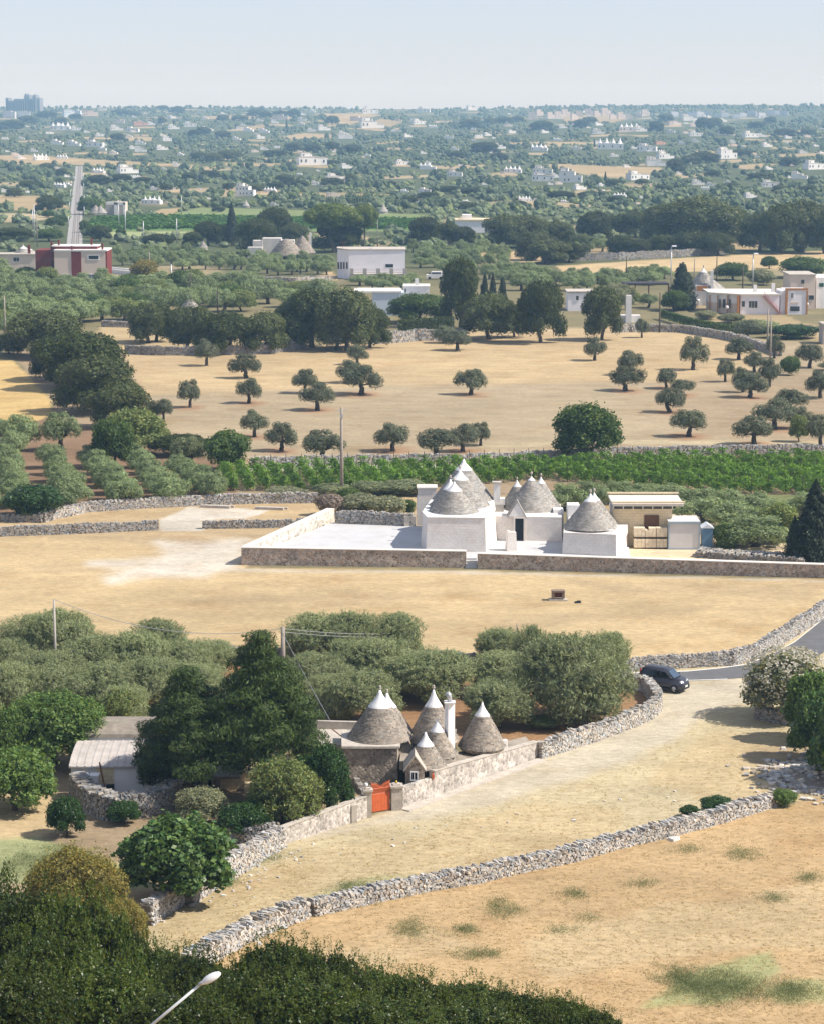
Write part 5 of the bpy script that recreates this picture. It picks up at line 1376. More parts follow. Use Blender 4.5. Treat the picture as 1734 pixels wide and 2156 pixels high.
# ------------------------------------------------------------------ mid distance buildings
def mid_buildings():
    # red and cream house
    Y = G(170, 598).y; o = A(170, 598, Y)
    r = root('red_house', (o.x, Y, 0), 'cream and oxblood-red house with tall red chimneys by the railway', 'house')
    m = MB(); facebox(m, 116, 222, 598, 529, 9, 0, Y=Y); part(r, 'wall', m, M['cream'])
    m = MB(); _, xs, zt = facebox(m, 115, 224, 528, 526.5, 9.4, 0, Y=Y - .2); m = MB(); box(m, ((xs[0] + xs[1]) / 2, Y + 4.5, A(170, 529, Y).z + .003), (xs[1] - xs[0] + .3, 9.4, .35)); part(r, 'roof', m, M['white'])
    m = MB(); facebox(m, 152, 171, 598, 529.5, .3, 0, Y=Y - .12); part(r, 'red_panel', m, M['red'])
    m = MB(); facebox(m, 218, 222.5, 598, 527, 8.8, 0, Y=Y + .15); v = m.v[-1]; v[:, 0] += .35; part(r, 'red_side', m, M['red'])
    m = MB(); facebox(m, 76, 109, 580, 527, 9, 0, Y=Y + 3.5); part(r, 'red_wing', m, M['red'])
    zt = A(150, 519, Y + 3).z; a, b = A(111, 520, Y + 3), A(205, 520, Y + 3); m = MB(); box(m, ((a.x + b.x) / 2, Y + 5.5, 5), (b.x - a.x, 5.5, zt - 5)); part(r, 'roof_room', m, M['red'])
    m = MB(); box(m, ((a.x + b.x) / 2, Y + 5.5, zt + .003), (b.x - a.x + .3, 5.8, .25)); part(r, 'roof', m, M['white'])
    for (x, yb, yt, yo) in ((109, 532, 508, 4), (124, 525, 505, 4), (193, 525, 502, 5), (216, 530, 512, 1), (151.5, 530, 518, 0)):
        m = MB(); facebox(m, x - 1.6, x + 1.6, yb, yt, .5, A(x, yb + 3, Y + yo).z, Y=Y + yo); part(r, 'chimney', m, M['red'])
    window(r, 187, 208, 538, 546, Y, 'cap', 'glass', fw=.18); window(r, 133, 150, 578, 592, Y, 'cap', 'curtain_glass', fw=.15, bars=1); window(r, 185, 203, 578, 592, Y, 'cap', 'curtain_glass', fw=.15, bars=1)
    for x in (151, 176): window(r, x - 3, x + 4, 521.5, 526, Y + 2.9, None, 'curtain_glass')
    o = G(40, 572); Yl = o.y
    r = root('long_house', (o.x, Yl, 0), 'long low cream house with a trullo cone behind, left of the red house', 'house')
    m = MB(); facebox(m, -20, 76, 572, 537, 6, 0, Y=Yl); part(r, 'wall', m, M['cream']); zt = A(30, 537, Yl).z
    a, b = A(-20, 537, Yl), A(78, 537, Yl); m = MB(); box(m, ((a.x + b.x) / 2, Yl + 3, zt + .003), (b.x - a.x + .4, 6.6, .3)); part(r, 'roof', m, M['slab'])
    window(r, 29, 41, 542, 551, Yl, 'cap', 'glass', fw=.1, bars=1); window(r, -2, 4, 542, 551, Yl, 'cap', 'glass', fw=.1)
    add_cone(r, 50, 534, zt, 2.6, 517, 523, 51, 'cone_light', .3, .8, .2); add_cone(r, 62, 532, zt, 2.0, 522, 526, 52, 'cone_light', .3, .8, 0)
    m = MB(); facebox(m, 59, 64, 536, 516, .5, zt, Y=Yl + 1); part(r, 'chimney', m, M['red'])
    o = G(247, 578); m = MB(); a, b = G(223, 574), G(282, 580); wallbar(m, a, b, 0, 1.0, .5); wallbar(m, a + Vector((0, 3, 0)), b + Vector((0, 3, 0)), 0, 1.3, .5)
    single('white_wall', m, M['white'], tuple(o), 'low white wall running right from the red house', 'wall')
    # white box house
    Y = G(790, 588).y; o = A(780, 588, Y)
    r = root('box_house', (o.x, Y, 0), 'large plain white box house with flat roof on a terrace', 'house')
    hz = 2.6
    pl, pr, pk = A(735, 580, Y), A(853, 580, Y), A(711, 575, Y + 6)
    zt = A(790, 527, Y).z
    m = MB(); prism(m, [(pl.x, Y), (pr.x, Y), (pr.x - .2, Y + 11), (pk.x, Y + 11), (pk.x, Y + 6)], 0, zt); part(r, 'wall', m, M['house_lav'])
    m = MB(); prism(m, grow([(pl.x, Y), (pr.x, Y), (pr.x - .2, Y + 11), (pk.x, Y + 11), (pk.x, Y + 6)], .2), zt + .003, zt + .25); part(r, 'roof', m, M['slab'])
    window(r, 812, 828, 556, 563, Y, None, 'glass')
    for t in (.12, .36, .6, .86):
        x = pk.x + (pl.x - pk.x) * t; y = Y + 6 - 6 * t; zb = A(720, 566, y).z; m = MB(); box(m, (x, y - .05, zb), (.35, .5, 1.6), -.9); part(r, 'slit_window', m, M['glass'])
    m = MB(); facebox(m, 779, 785, 532, 521, .6, zt, Y=Y + 1); part(r, 'chimney', m, M['white'])
    m = MB(); x_ = A(722, 520, Y + 5); tube(m, [(x_.x, Y + 5, zt), (x_.x, Y + 5, zt + 1.6)], .05, 4); tube(m, [(x_.x - .5, Y + 5, zt + 1.6), (x_.x + 1, Y + 5, zt + 1.7)], .04, 4); part(r, 'antenna', m, M['rust'])
    t = root('terrace_railing', (o.x, Y - 3, 0), 'terrace with stone posts and rails in front of the white box house', 'fence')
    a, b = A(738, 596, Y - 3.2), A(852, 596, Y - 3.2)
    m = MB(); box(m, ((a.x + b.x) / 2, Y - 1.6, -.1), (b.x - a.x, 3.1, 1.6)); part(t, 'base_wall', m, M['slab'])
    for i in range(5):
        m = MB(); box(m, (a.x + (b.x - a.x) * (i / 4) * .98 + .3, Y - 3.0, 1.503), (.9, .5, 1.3)); part(t, 'post', m, M['concrete'])
    m = MB()
    for z in (1.8, 2.2, 2.6): box(m, ((a.x + b.x) / 2, Y - 3.0, z), (b.x - a.x, .06, .07))
    part(t, 'rails', m, M['concrete'])
    # grey trulli farm behind the grove
    Y = G(590, 541).y; o = A(590, 541, Y)
    r = root('grey_farm', (o.x, Y, 0), 'weathered grey farm with two rough trullo cones behind the olive grove', 'house')
    for x0, x1, yb, yt, dy, dp, nm in ((553, 592, 536, 502, 4, 6, 'wall'), (533, 553, 533, 507, 3, 5, 'side_room'), (522, 552, 541, 521, -2, 4, 'front_room'), (592, 620, 536, 506, 7, 5, 'rear_wall'), (598, 648, 541, 528, 0, 4, 'front_wall')):
        m = MB(); facebox(m, x0, x1, yb, yt, dp, 0, Y=Y + dy); part(r, nm, m, M['old_white'])
    window(r, 589, 597, 507, 517, Y + 3.9, None, 'dark')
    add_cone(r, 604, 536, 1.0, 4.6, 503, None, 53, 'cone', .3, .8, 0, pw=.62); add_cone(r, 637, 532, 1.2, 3.6, 496, None, 54, 'cone', .3, .8, 0, pw=.85)
    m = MB(); facebox(m, 652, 656, 515, 490, .6, 2, Y=Y + 6); part(r, 'chimney', m, M['white'])
    # white house between the trees
    Y = G(830, 665).y; o = A(830, 665, Y)
    r = root('white_house', (o.x, Y, 0), 'white house with pale blue shaded front between the dark trees', 'house')
    m = MB(); facebox(m, 784, 850, 668, 616, 8, 0, Y=Y); part(r, 'wall', m, M['pale_blue']); zt = A(820, 616, Y).z  # white wall drawn pale blue, its shade put into the colour
    a, b = A(784, 616, Y), A(850, 616, Y); m = MB(); box(m, ((a.x + b.x) / 2 - 2, Y + 4.3, zt + .003), (b.x - a.x + 3.2, 9, .3)); part(r, 'roof', m, M['white'])
    m = MB(); facebox(m, 850, 903, 660, 604, 6, 0, Y=Y + 6); part(r, 'raised_room', m, M['house_lav'])
    a, b = A(850, 604, Y + 6), A(903, 604, Y + 6); m = MB(); box(m, ((a.x + b.x) / 2, Y + 9, a.z + .003), (b.x - a.x + .3, 6.3, .2)); part(r, 'roof', m, M['white'])
    m = MB(); facebox(m, 873, 881, 606, 587, .7, a.z, Y=Y + 7); part(r, 'chimney', m, M['white'])
    window(r, 852, 855, 590 + 18, 616, Y + 6, None, 'green_door')
    # little white house right
    Y = G(1210, 655).y; o = A(1210, 655, Y)
    r = root('white_house', (o.x, Y, 0), 'small whitewashed house squeezed between two dark oaks', 'house')
    m = MB(); facebox(m, 1194, 1260, 676, 617, 7, 0, Y=Y); part(r, 'wall', m, M['house_lav'])
    a, b = A(1192, 616, Y), A(1262, 616, Y); m = MB(); box(m, ((a.x + b.x) / 2, Y + 3.5, a.z + .003), (b.x - a.x, 7.4, .25)); part(r, 'roof', m, M['slab'])
    window(r, 1211, 1217, 623, 632, Y, 'cap', 'glass', fw=.12)
    o = G(1323, 680); r = root('white_tower', tuple(o), 'slim white chimney-like tower beside the oak left of the villa garden', 'tower')
    m = MB(); facebox(m, 1316, 1329, 685, 622, 1.2, 0, Y=o.y, taper=.06); part(r, 'shaft', m, M['white'])
    m = MB(); facebox(m, 1306, 1347, 688, 664, 2.0, 0, Y=o.y + 1.3); part(r, 'low_wall', m, M['white'])
    # villa on the right with ochre pillars
    Y = G(1560, 662).y; o = A(1560, 662, Y)
    r = root('villa', (o.x, Y, 0), 'long white villa with ochre pillars, trullo cones and an outside stair', 'house')
    za = A(1560, 622, Y).z
    m = MB(); facebox(m, 1557, 1640, 662, 622, 9, 0, Y=Y); part(r, 'wall', m, M['house_lav'])
    m = MB(); a, b = A(1492, 640, Y + 5), A(1556, 640, Y); prism(m, [(a.x, Y + 5), (b.x, Y + .6), (b.x, Y + 9), (a.x, Y + 10)], 0, za - .02); part(r, 'porch_wall', m, M['cream'])
    m = MB(); prism(m, [(a.x - .2, Y + 4.9), (b.x, Y + .3), (b.x, Y + 9), (a.x, Y + 10)], za - 1.7, za - .01); part(r, 'porch_fascia', m, M['white'])
    m = MB(); c = A(1641, 640, Y); prism(m, [(a.x - .3, Y + 4.6), (b.x, Y - .3), (c.x, Y - .3), (c.x, Y + 14), (a.x - .3, Y + 14)], za + .003, za + .3); part(r, 'roof', m, M['slab_white'])
    for x, w, t in ((1493, 3, .0), (1509.5, 2, .28), (1530.5, 2.2, .6), (1553, 6, 1)):
        Yp = Y + 4.6 - 4.9 * t; m = MB(); facebox(m, x - w / 2, x + w / 2, 664, 621.5, .5, 0, Y=Yp - .1); part(r, 'pillar', m, M['ochre'])
    for x0, x1 in ((1512, 1516), (1533, 1537), (1520, 1526)): window(r, x0, x1, 630, 648, Y + (1556 - x0) / 64 * 4.4 - .1, None, 'glass')
    window(r, 1560, 1567, 634, 646, Y, 'cap', 'glass', fw=.1); window(r, 1575, 1593, 634, 648, Y, 'cap', 'glass', fw=.1, bars=2)
    m = MB(); facebox(m, 1641, 1652, 662, 612, 6, 0, Y=Y + .6); part(r, 'stair_wall', m, M['house_lav'])
    m = MB(); facebox(m, 1652, 1700, 659, 611, 7, 0, Y=Y); part(r, 'end_room', m, M['house_lav']); zt = A(1670, 611, Y).z
    m = MB(); facebox(m, 1652, 1657.5, 659, 612, .4, 0, Y=Y - .12); facebox(m, 1695.5, 1700, 659, 612, .4, 0, Y=Y - .12); a, b = A(1652, 611, Y), A(1700, 611, Y); box(m, ((a.x + b.x) / 2, Y + .08, zt + .003), (b.x - a.x, .4, .4)); part(r, 'ochre_frame', m, M['ochre'])
    window(r, 1664, 1669, 617, 627, Y, 'cap', 'glass', fw=.08, bars=1); window(r, 1662, 1682, 645, 655, Y, None, 'glass'); window(r, 1662, 1680, 636, 640, Y, None, 'cream')
    m = MB(); n = 12
    for i in range(n):
        p0 = A(1606 + 34 * i / n, 623 + 37 * i / n, Y - .3); box(m, (p0.x + .2, Y - .35, p0.z - .25), (.5, .7, .28)); box(m, (p0.x + .1, Y - .68, p0.z), (.06, .06, .9))
    part(r, 'outside_stairs', m, M['stair_pink'])
    for x, y0, y1 in ((1589, 618, 600), (1627, 618, 597)):
        m = MB(); facebox(m, x - 3.5, x + 3.5, y0, y1, .7, za, Y=Y + 5); part(r, 'chimney', m, M['white'])
    add_cone(r, 1479, 608, 3.2, 3.4, 564, 573, 55, 'cone_light', .25, .7, .3, 1); add_cone(r, 1500, 607, 3.0, 2.4, 589, 592, 56, 'cone_light', .25, .7, 0)
    Yc = Y + 22; m = MB(); facebox(m, 1495, 1501, 608, 570, .8, 1, Y=Yc); part(r, 'chimney', m, M['white'])
    m = MB(); q = A(1475, 622, G(1479, 608, 3.2).y - 3.2); facebox(m, 1463, 1490, 640, 601, 4, 0, Y=q.y); part(r, 'cone_room', m, M['white'])
    m = MB(); facebox(m, 1466, 1488, 605, 602, .2, 3, Y=q.y - .15); part(r, 'ochre_band', m, M['ochre'])
    Y = G(1700, 655).y + 3
    r = root('tall_house', (A(1700, 650, Y).x, Y, 0), 'two-storey pale plastered house behind the villa, cut by the picture edge', 'house')
    m = MB(); facebox(m, 1662, 1716, 650, 580, 10, 0, Y=Y + 2); part(r, 'wall', m, M['cream'])
    m = MB(); facebox(m, 1716, 1790, 650, 584, 10, 0, Y=Y + 3.5); part(r, 'wing', m, M['house_white'])
    a, b = A(1662, 580, Y + 2), A(1716, 580, Y + 2); m = MB(); box(m, ((a.x + b.x) / 2, Y + 7, a.z + .003), (b.x - a.x + .3, 10.4, .25)); part(r, 'roof', m, M['slab'])
    for x0, x1, y0, y1 in ((1685, 1692, 589, 597), (1701, 1712, 622, 631)): window(r, x0, x1, y0, y1, Y + 2, 'slab', 'glass', fw=.1)
    window(r, 1723, 1733, 596, 604, Y + 3.5, None, 'green_door')
    # pergola roof left of the villa
    Y = G(1370, 630).y; r = root('pergola', (A(1370, 630, Y).x, Y, 0), 'long dark flat canopy on rusty posts left of the villa', 'canopy')
    a, b = A(1312, 600, Y), A(1408, 600, Y); m = MB(); box(m, ((a.x + b.x) / 2, Y + 3, a.z), (b.x - a.x, 6, .35)); part(r, 'canopy_roof', m, M['dark_canopy'])
    for t in (0.02, .12, .25, .55, .98):
        m = MB(); x = a.x + (b.x - a.x) * t; box(m, (x, Y + .3, 0), (.25, .25, a.z - .003)); part(r, 'post', m, M['rust'])
    # trullo tip over the trees, garden pieces
    Y = G(399, 665).y; o = A(399, 650, Y); r = root('trullo', (o.x, Y, 0), 'small trullo with white tip peeping over the oak tops', 'house', 'trulli houses')
    m = MB(); facebox(m, 388, 411, 665, 648, 3, 0, Y=Y); part(r, 'wall', m, M['slab']); zt = A(399, 648, Y).z
    add_cone(r, 399, 646, zt, 1.9, 620, 628, 57, 'cone_light', .2, .5, .15, 1)
    for i, (x, y, w, top, cy, lab) in enumerate(((428, 531, 20, 507, 509, 'half hidden grey trullo in the grove left of the grey farm'), (400, 604, 16, 590, 592, 'pale trullo cone beside the red house corner'), (47, 585, 20, 561, 564, 'faded trullo cone among the shrubs at the left, below the long cream house'))):
        p = G(x, y); r = root('trullo', (p.x, p.y, 0), lab, 'house', 'trulli houses')
        if i == 1: p = G(400, 600)
        rr_ = w / ppm(p) / 2; m = MB(); lathe(m, (r.location.x, r.location.y, 0), [(rr_, 0), (rr_ * .95, 1.4)], 12); part(r, 'wall', m, M['slab'])
        cone = cone_roof(rr_ * 1.05, max(A(x, top, p.y).z - 1.3, 1.5), .25, .6, 60 + i); lpart(r, 'cone_roof', cone, M['cone_light'], loc=(0, 0, 1.35))
    # white plant vase tanks etc at box house
    p = G(915, 588); c = root('parked_van', (p.x, p.y, 0), 'small white van parked right of the white box house', 'van')
    m = MB(); box(m, (p.x, p.y, .35), (4.2, 1.8, .8)); box(m, (p.x + .5, p.y, 1.153), (3.0, 1.65, .75), taper=.12); part(c, 'body', m, M['white'])
    m = MB(); box(m, (p.x + .3, p.y - .02, 1.3), (2.2, 1.66, .42), taper=.05); part(c, 'window', m, M['glass'])
    for s in (-1.3, 1.3):
        m = MB(); v, f = ICO[1]; tube(m, [(p.x + s, p.y - .95, .34), (p.x + s, p.y - .75, .34)], .34, 12); part(c, 'wheel', m, M['dark'])
    # stone hut at the picture edge
    p = G(1740, 725); m = MB(); box(m, (p.x + .5, p.y + 2, 0), (2.6, 4, 3.4)); r = root('stone_hut', (p.x, p.y, 0), 'plain concrete hut cut off by the right edge below the villa', 'hut'); part(r, 'wall', m, M['concrete'])
    m = MB(); box(m, (p.x + .5, p.y + 2, 3.403), (2.9, 4.3, .2)); part(r, 'roof', m, M['slab'])
    # long beige building far behind on the right of the pines
    p = G(1000, 490); r = root('warehouse', tuple(p), 'long low cream warehouse between the far dark trees', 'warehouse')
    m = MB(); facebox(m, 958, 1037, 490, 465, 12, 0, Y=p.y); part(r, 'wall', m, M['house_lav']); m = MB(); a, b = A(957, 466, p.y), A(1038, 466, p.y); box(m, ((a.x + b.x) / 2, p.y + 6, a.z + .003), (b.x - a.x, 12.5, .6)); part(r, 'roof', m, M['cream_yellow'])
    m = MB(); facebox(m, 972, 992, 466, 452, 5, a.z, Y=p.y + 3); part(r, 'roof_room', m, M['house_lav'])
    # stone ruin and trulli by the railway
    p = G(245, 453); r = root('stone_ruin', tuple(p), 'tall roofless stone barn with two trullo cones by the railway', 'house')
    m = MB(); facebox(m, 223, 243, 453, 426, 8, 0, Y=p.y + 1); part(r, 'side_wall', m, M['old_stone'])
    m = MB(); facebox(m, 243, 264, 453, 426, 8, 0, Y=p.y); part(r, 'wall', m, M['cream']); m = MB(); facebox(m, 241, 248, 453, 426, .5, 0, Y=p.y - .3); facebox(m, 260, 264.5, 453, 426, .5, 0, Y=p.y - .3); a, b = A(224, 426, p.y), A(264.5, 426, p.y); box(m, ((a.x + b.x) / 2, p.y, a.z - .9), (b.x - a.x, .6, 1)); part(r, 'pale_edges', m, M['white'])
    add_cone(r, 202, 448, 1.5, 2.6, 431, None, 58, 'cone_light', .3, .8, 0); add_cone(r, 212, 448, 1.5, 2.6, 433, None, 59, 'cone_light', .3, .8, 0)
    m = MB(); facebox(m, 200, 224, 453, 446, 3, 0, Y=p.y - .5); part(r, 'low_wall', m, M['old_stone'])
M['house_lav'] = surf('white_plaster_wall', (0.84, 0.81, 0.84), var=0.04, scale=0.3, dirt=((0.55, 0.5, 0.47), 0.5, 0.3))
M['old_white'] = surf('greying_plaster', (0.55, 0.52, 0.48), var=0.12, scale=0.7, dirt=((0.3, 0.28, 0.26), 0.6, 0.5))
M['old_stone'] = surf('ruined_wall_stone', (0.40, 0.36, 0.33), var=0.15, scale=0.7)
M['dark_canopy'] = surf('dark_canopy_sheet', (0.045, 0.04, 0.045), var=0.1, scale=1)
M['green_door'] = surf('dark_green_shutter', (0.03, 0.09, 0.07), var=0.05, scale=1)
M['stair_pink'] = surf('reddish_stair', (0.42, 0.22, 0.20), var=0.1, scale=1)

# ------------------------------------------------------------------ car
def car():
    p = G(1397, 1452)
    r = root('parked_car', (p.x, p.y, .015), 'dark grey compact family car pulling out beside the wall bend', 'car', None, radians(-31))
    r.scale = (.9, .9, 1.0)
    def V(mb_): return mb_
    # side outline: x forward, z up; front at +x
    low = [(-1.80, .28), (-1.82, .62), (-1.78, .95), (1.10, .98), (1.45, .90), (1.72, .78), (1.83, .60), (1.85, .34), (1.78, .22), (-1.72, .22)]
    cab = [(-1.76, .95), (-1.72, 1.25), (-1.60, 1.52), (-1.35, 1.60), (0.05, 1.58), (.45, 1.48), (1.12, .97)]
    def hull(prof, w0, w1, zlo, zhi, name, mat, bev=.06, up=None):
        bm = bmesh.new(); rows = []
        for s in (-1, 1):
            vs = []
            for x, z in prof:
                t = (z - zlo) / (zhi - zlo); w = w0 + (w1 - w0) * max(0, min(1, t))
                if x > 1.2: w *= 1 - (x - 1.2) * .22
                vs.append(bm.verts.new((x, s * w, z)))
            rows.append(vs)
        n = len(prof)
        bm.faces.new(rows[0]); bm.faces.new(rows[1][::-1])
        for i in range(n): bm.faces.new([rows[0][i], rows[0][(i + 1) % n], rows[1][(i + 1) % n], rows[1][i]][::-1])
        bmesh.ops.recalc_face_normals(bm, faces=bm.faces)
        if bev: bmesh.ops.bevel(bm, geom=bm.edges[:], offset=bev, segments=2, affect='EDGES', clamp_overlap=True)
        me = bpy.data.meshes.new(name); bm.to_mesh(me); bm.free(); me.materials.append(mat)
        for q in me.polygons: q.use_smooth = True
        return ob(name, me, up or r)
    body = hull(low, .80, .76, .22, .98, 'body', M['car_paint'], .07)
    hull([(x, z) for x, z in cab], .755, .60, .95, 1.6, 'cabin', M['car_paint'], .05)
    def panel(name, pts, mat, up=None, th=.012):
        m = MB(); P = np.array(pts, float); n = len(P)
        nv = np.cross(P[1] - P[0], P[2] - P[0]); nv /= np.linalg.norm(nv)
        m.add(np.concatenate([P - nv * th, P + nv * th]), [list(range(n)), list(range(n, 2 * n))[::-1]] + [[i, (i + 1) % n, n + (i + 1) % n, n + i] for i in range(n)])
        return lpart(up or r, name, m, mat)
    def wat(z, s): return s * (.755 + (.60 - .755) * (z - .95) / .65 + .012)
    for s in (-1, 1):
        for nm, q in (('rear_side_window', [(-1.62, 1.02), (-.75, 1.02), (-.75, 1.44), (-1.45, 1.46)]), ('side_window', [(-.70, 1.02), (-.02, 1.02), (-.02, 1.43), (-.70, 1.44)]), ('side_window', [(.03, 1.02), (.93, 1.02), (.42, 1.38), (.03, 1.43)])):
            panel(nm, [(x, wat(z, s), z) for x, z in q], M['car_glass'])
        m = MB(); box(m, (.80, s * .86, 1.0), (.12, .18, .15)); lpart(r, 'wing_mirror', m, M['car_trim'])
        for x in (-1.15, 1.18):
            m = MB(); tube(m, [(0, -.10, 0), (0, -.08, 0), (0, .08, 0), (0, .10, 0)], [.27, .30, .30, .27], 20)
            w = lpart(r, 'wheel', m, M['rubber'], True, (x, s * .70, .30))
            m = MB(); tube(m, [(0, s * .09, 0), (0, s * .115, 0)], [.19, .17], 20)
            for k in range(5):
                a = k * 2 * pi / 5; tube(m, [(0, s * .125, 0), (.17 * cos(a), s * .12, .17 * sin(a))], .035, 4)
            lpart(w, 'rim', m, M['metal'])
        m = MB(); v, f = ICO[2]; m.add(v * [.16, .10, .11] + [1.58, s * .57, .74], f); lpart(r, 'headlight', m, M['headlight'], True)
        m = MB(); box(m, (-1.77, s * .60, 1.0), (.08, .14, .42)); lpart(r, 'tail_light', m, M['tail'])
        m = MB(); box(m, (1.76, s * .52, .36), (.08, .16, .09)); lpart(r, 'fog_light', m, M['metal'])
    panel('windscreen', [(1.09, -.60, 1.02), (1.09, .60, 1.02), (.53, .50, 1.455), (.53, -.50, 1.455)], M['sky_glass'], th=.02)
    panel('rear_window', [(-1.78, -.52, 1.1), (-1.78, .52, 1.1), (-1.68, .48, 1.42), (-1.68, -.48, 1.42)], M['car_glass'])
    m = MB(); box(m, (1.80, 0, .24), (.14, 1.2, .24)); lpart(r, 'bumper', m, M['car_trim'])
    m = MB(); box(m, (1.885, 0, .40), (.02, .42, .11)); lpart(r, 'number_plate', m, M['white'])
    m = MB(); box(m, (0, -.80, .16), (3.2, .05, .16)); box(m, (0, .80, .16), (3.2, .05, .16)); lpart(r, 'side_sill', m, M['car_trim'])
    m = MB(); tube(m, [(-1.3, 0, 1.58), (-1.42, 0, 1.80)], .01, 4); lpart(r, 'antenna', m, M['dark'])
M['car_paint'] = surf('dark_grey_car_paint', (0.055, 0.055, 0.072), rough=0.28, var=0.03, scale=1, metal=0.35, spec=0.6)
M['car_glass'] = surf('tinted_car_glass', (0.010, 0.012, 0.016), rough=0.08, var=0.02, scale=1, spec=0.5)
M['sky_glass'] = surf('windscreen_glass', (0.05, 0.08, 0.12), rough=0.06, var=0.05, scale=3, spec=0.9)
M['car_trim'] = surf('black_plastic', (0.02, 0.02, 0.022), rough=0.6, var=0.03, scale=2)
M['rubber'] = surf('tyre_rubber', (0.018, 0.018, 0.018), rough=0.85, var=0.1, scale=5)
M['headlight'] = surf('headlight_glass', (0.7, 0.72, 0.75), rough=0.1, var=0.02, scale=5, spec=0.8)
M['tail'] = surf('red_lamp_glass', (0.5, 0.02, 0.015), rough=0.2, var=0.02, scale=5)

# ------------------------------------------------------------------ poles, lamps, small things
def pole(x, yb, yt, r=.12, lab='', mat='concrete_pole', name='utility_pole', group='utility poles', top=None, Y=None, zb=None):
    if Y is None: p = G(x, yb)
    else: p = A(x, yb, Y); p.z = float(terrain(p.x, Y))
    z = A(x, yt, p.y).z
    o = root(name, tuple(p), lab, 'pole', group); LASTP[0] = o
    m = MB(); lathe(m, tuple(p), [(r * 1.3, -.1), (r * .8, z - p.z)], 10); part(o, 'shaft', m, M[mat], True)
    if top == 'arm':
        m = MB(); box(m, (p.x, p.y, z - .35), (.9, .1, .08), .3); box(m, (p.x, p.y, z - 1.1), (.28, .3, .45), 0); part(o, 'crossarm', m, M['metal'])
    if top == 'lamp':
        m = MB(); tube(m, [(p.x, p.y, z - .1), (p.x + .2, p.y - .1, z + .15), (p.x + .5, p.y - .2, z + .2)], .06, 5); part(o, 'bracket', m, M['metal'])
        m = MB(); box(m, (p.x + .55, p.y - .2, z + .1), (1.1, .5, .28), .2, taper=.2); part(o, 'lamp_head', m, M['lamp_white'])
    return p, z
def wire(a, b, sag, lab):
    m = MB(); pts = []
    for i in range(25):
        t = i / 24; pts.append((a[0] + (b[0] - a[0]) * t, a[1] + (b[1] - a[1]) * t, a[2] + (b[2] - a[2]) * t - sag * 4 * t * (1 - t)))
    tube(m, pts, .022, 4); single('cable', m, M['wire'], tuple(a), lab, 'cable', 'overhead cables')
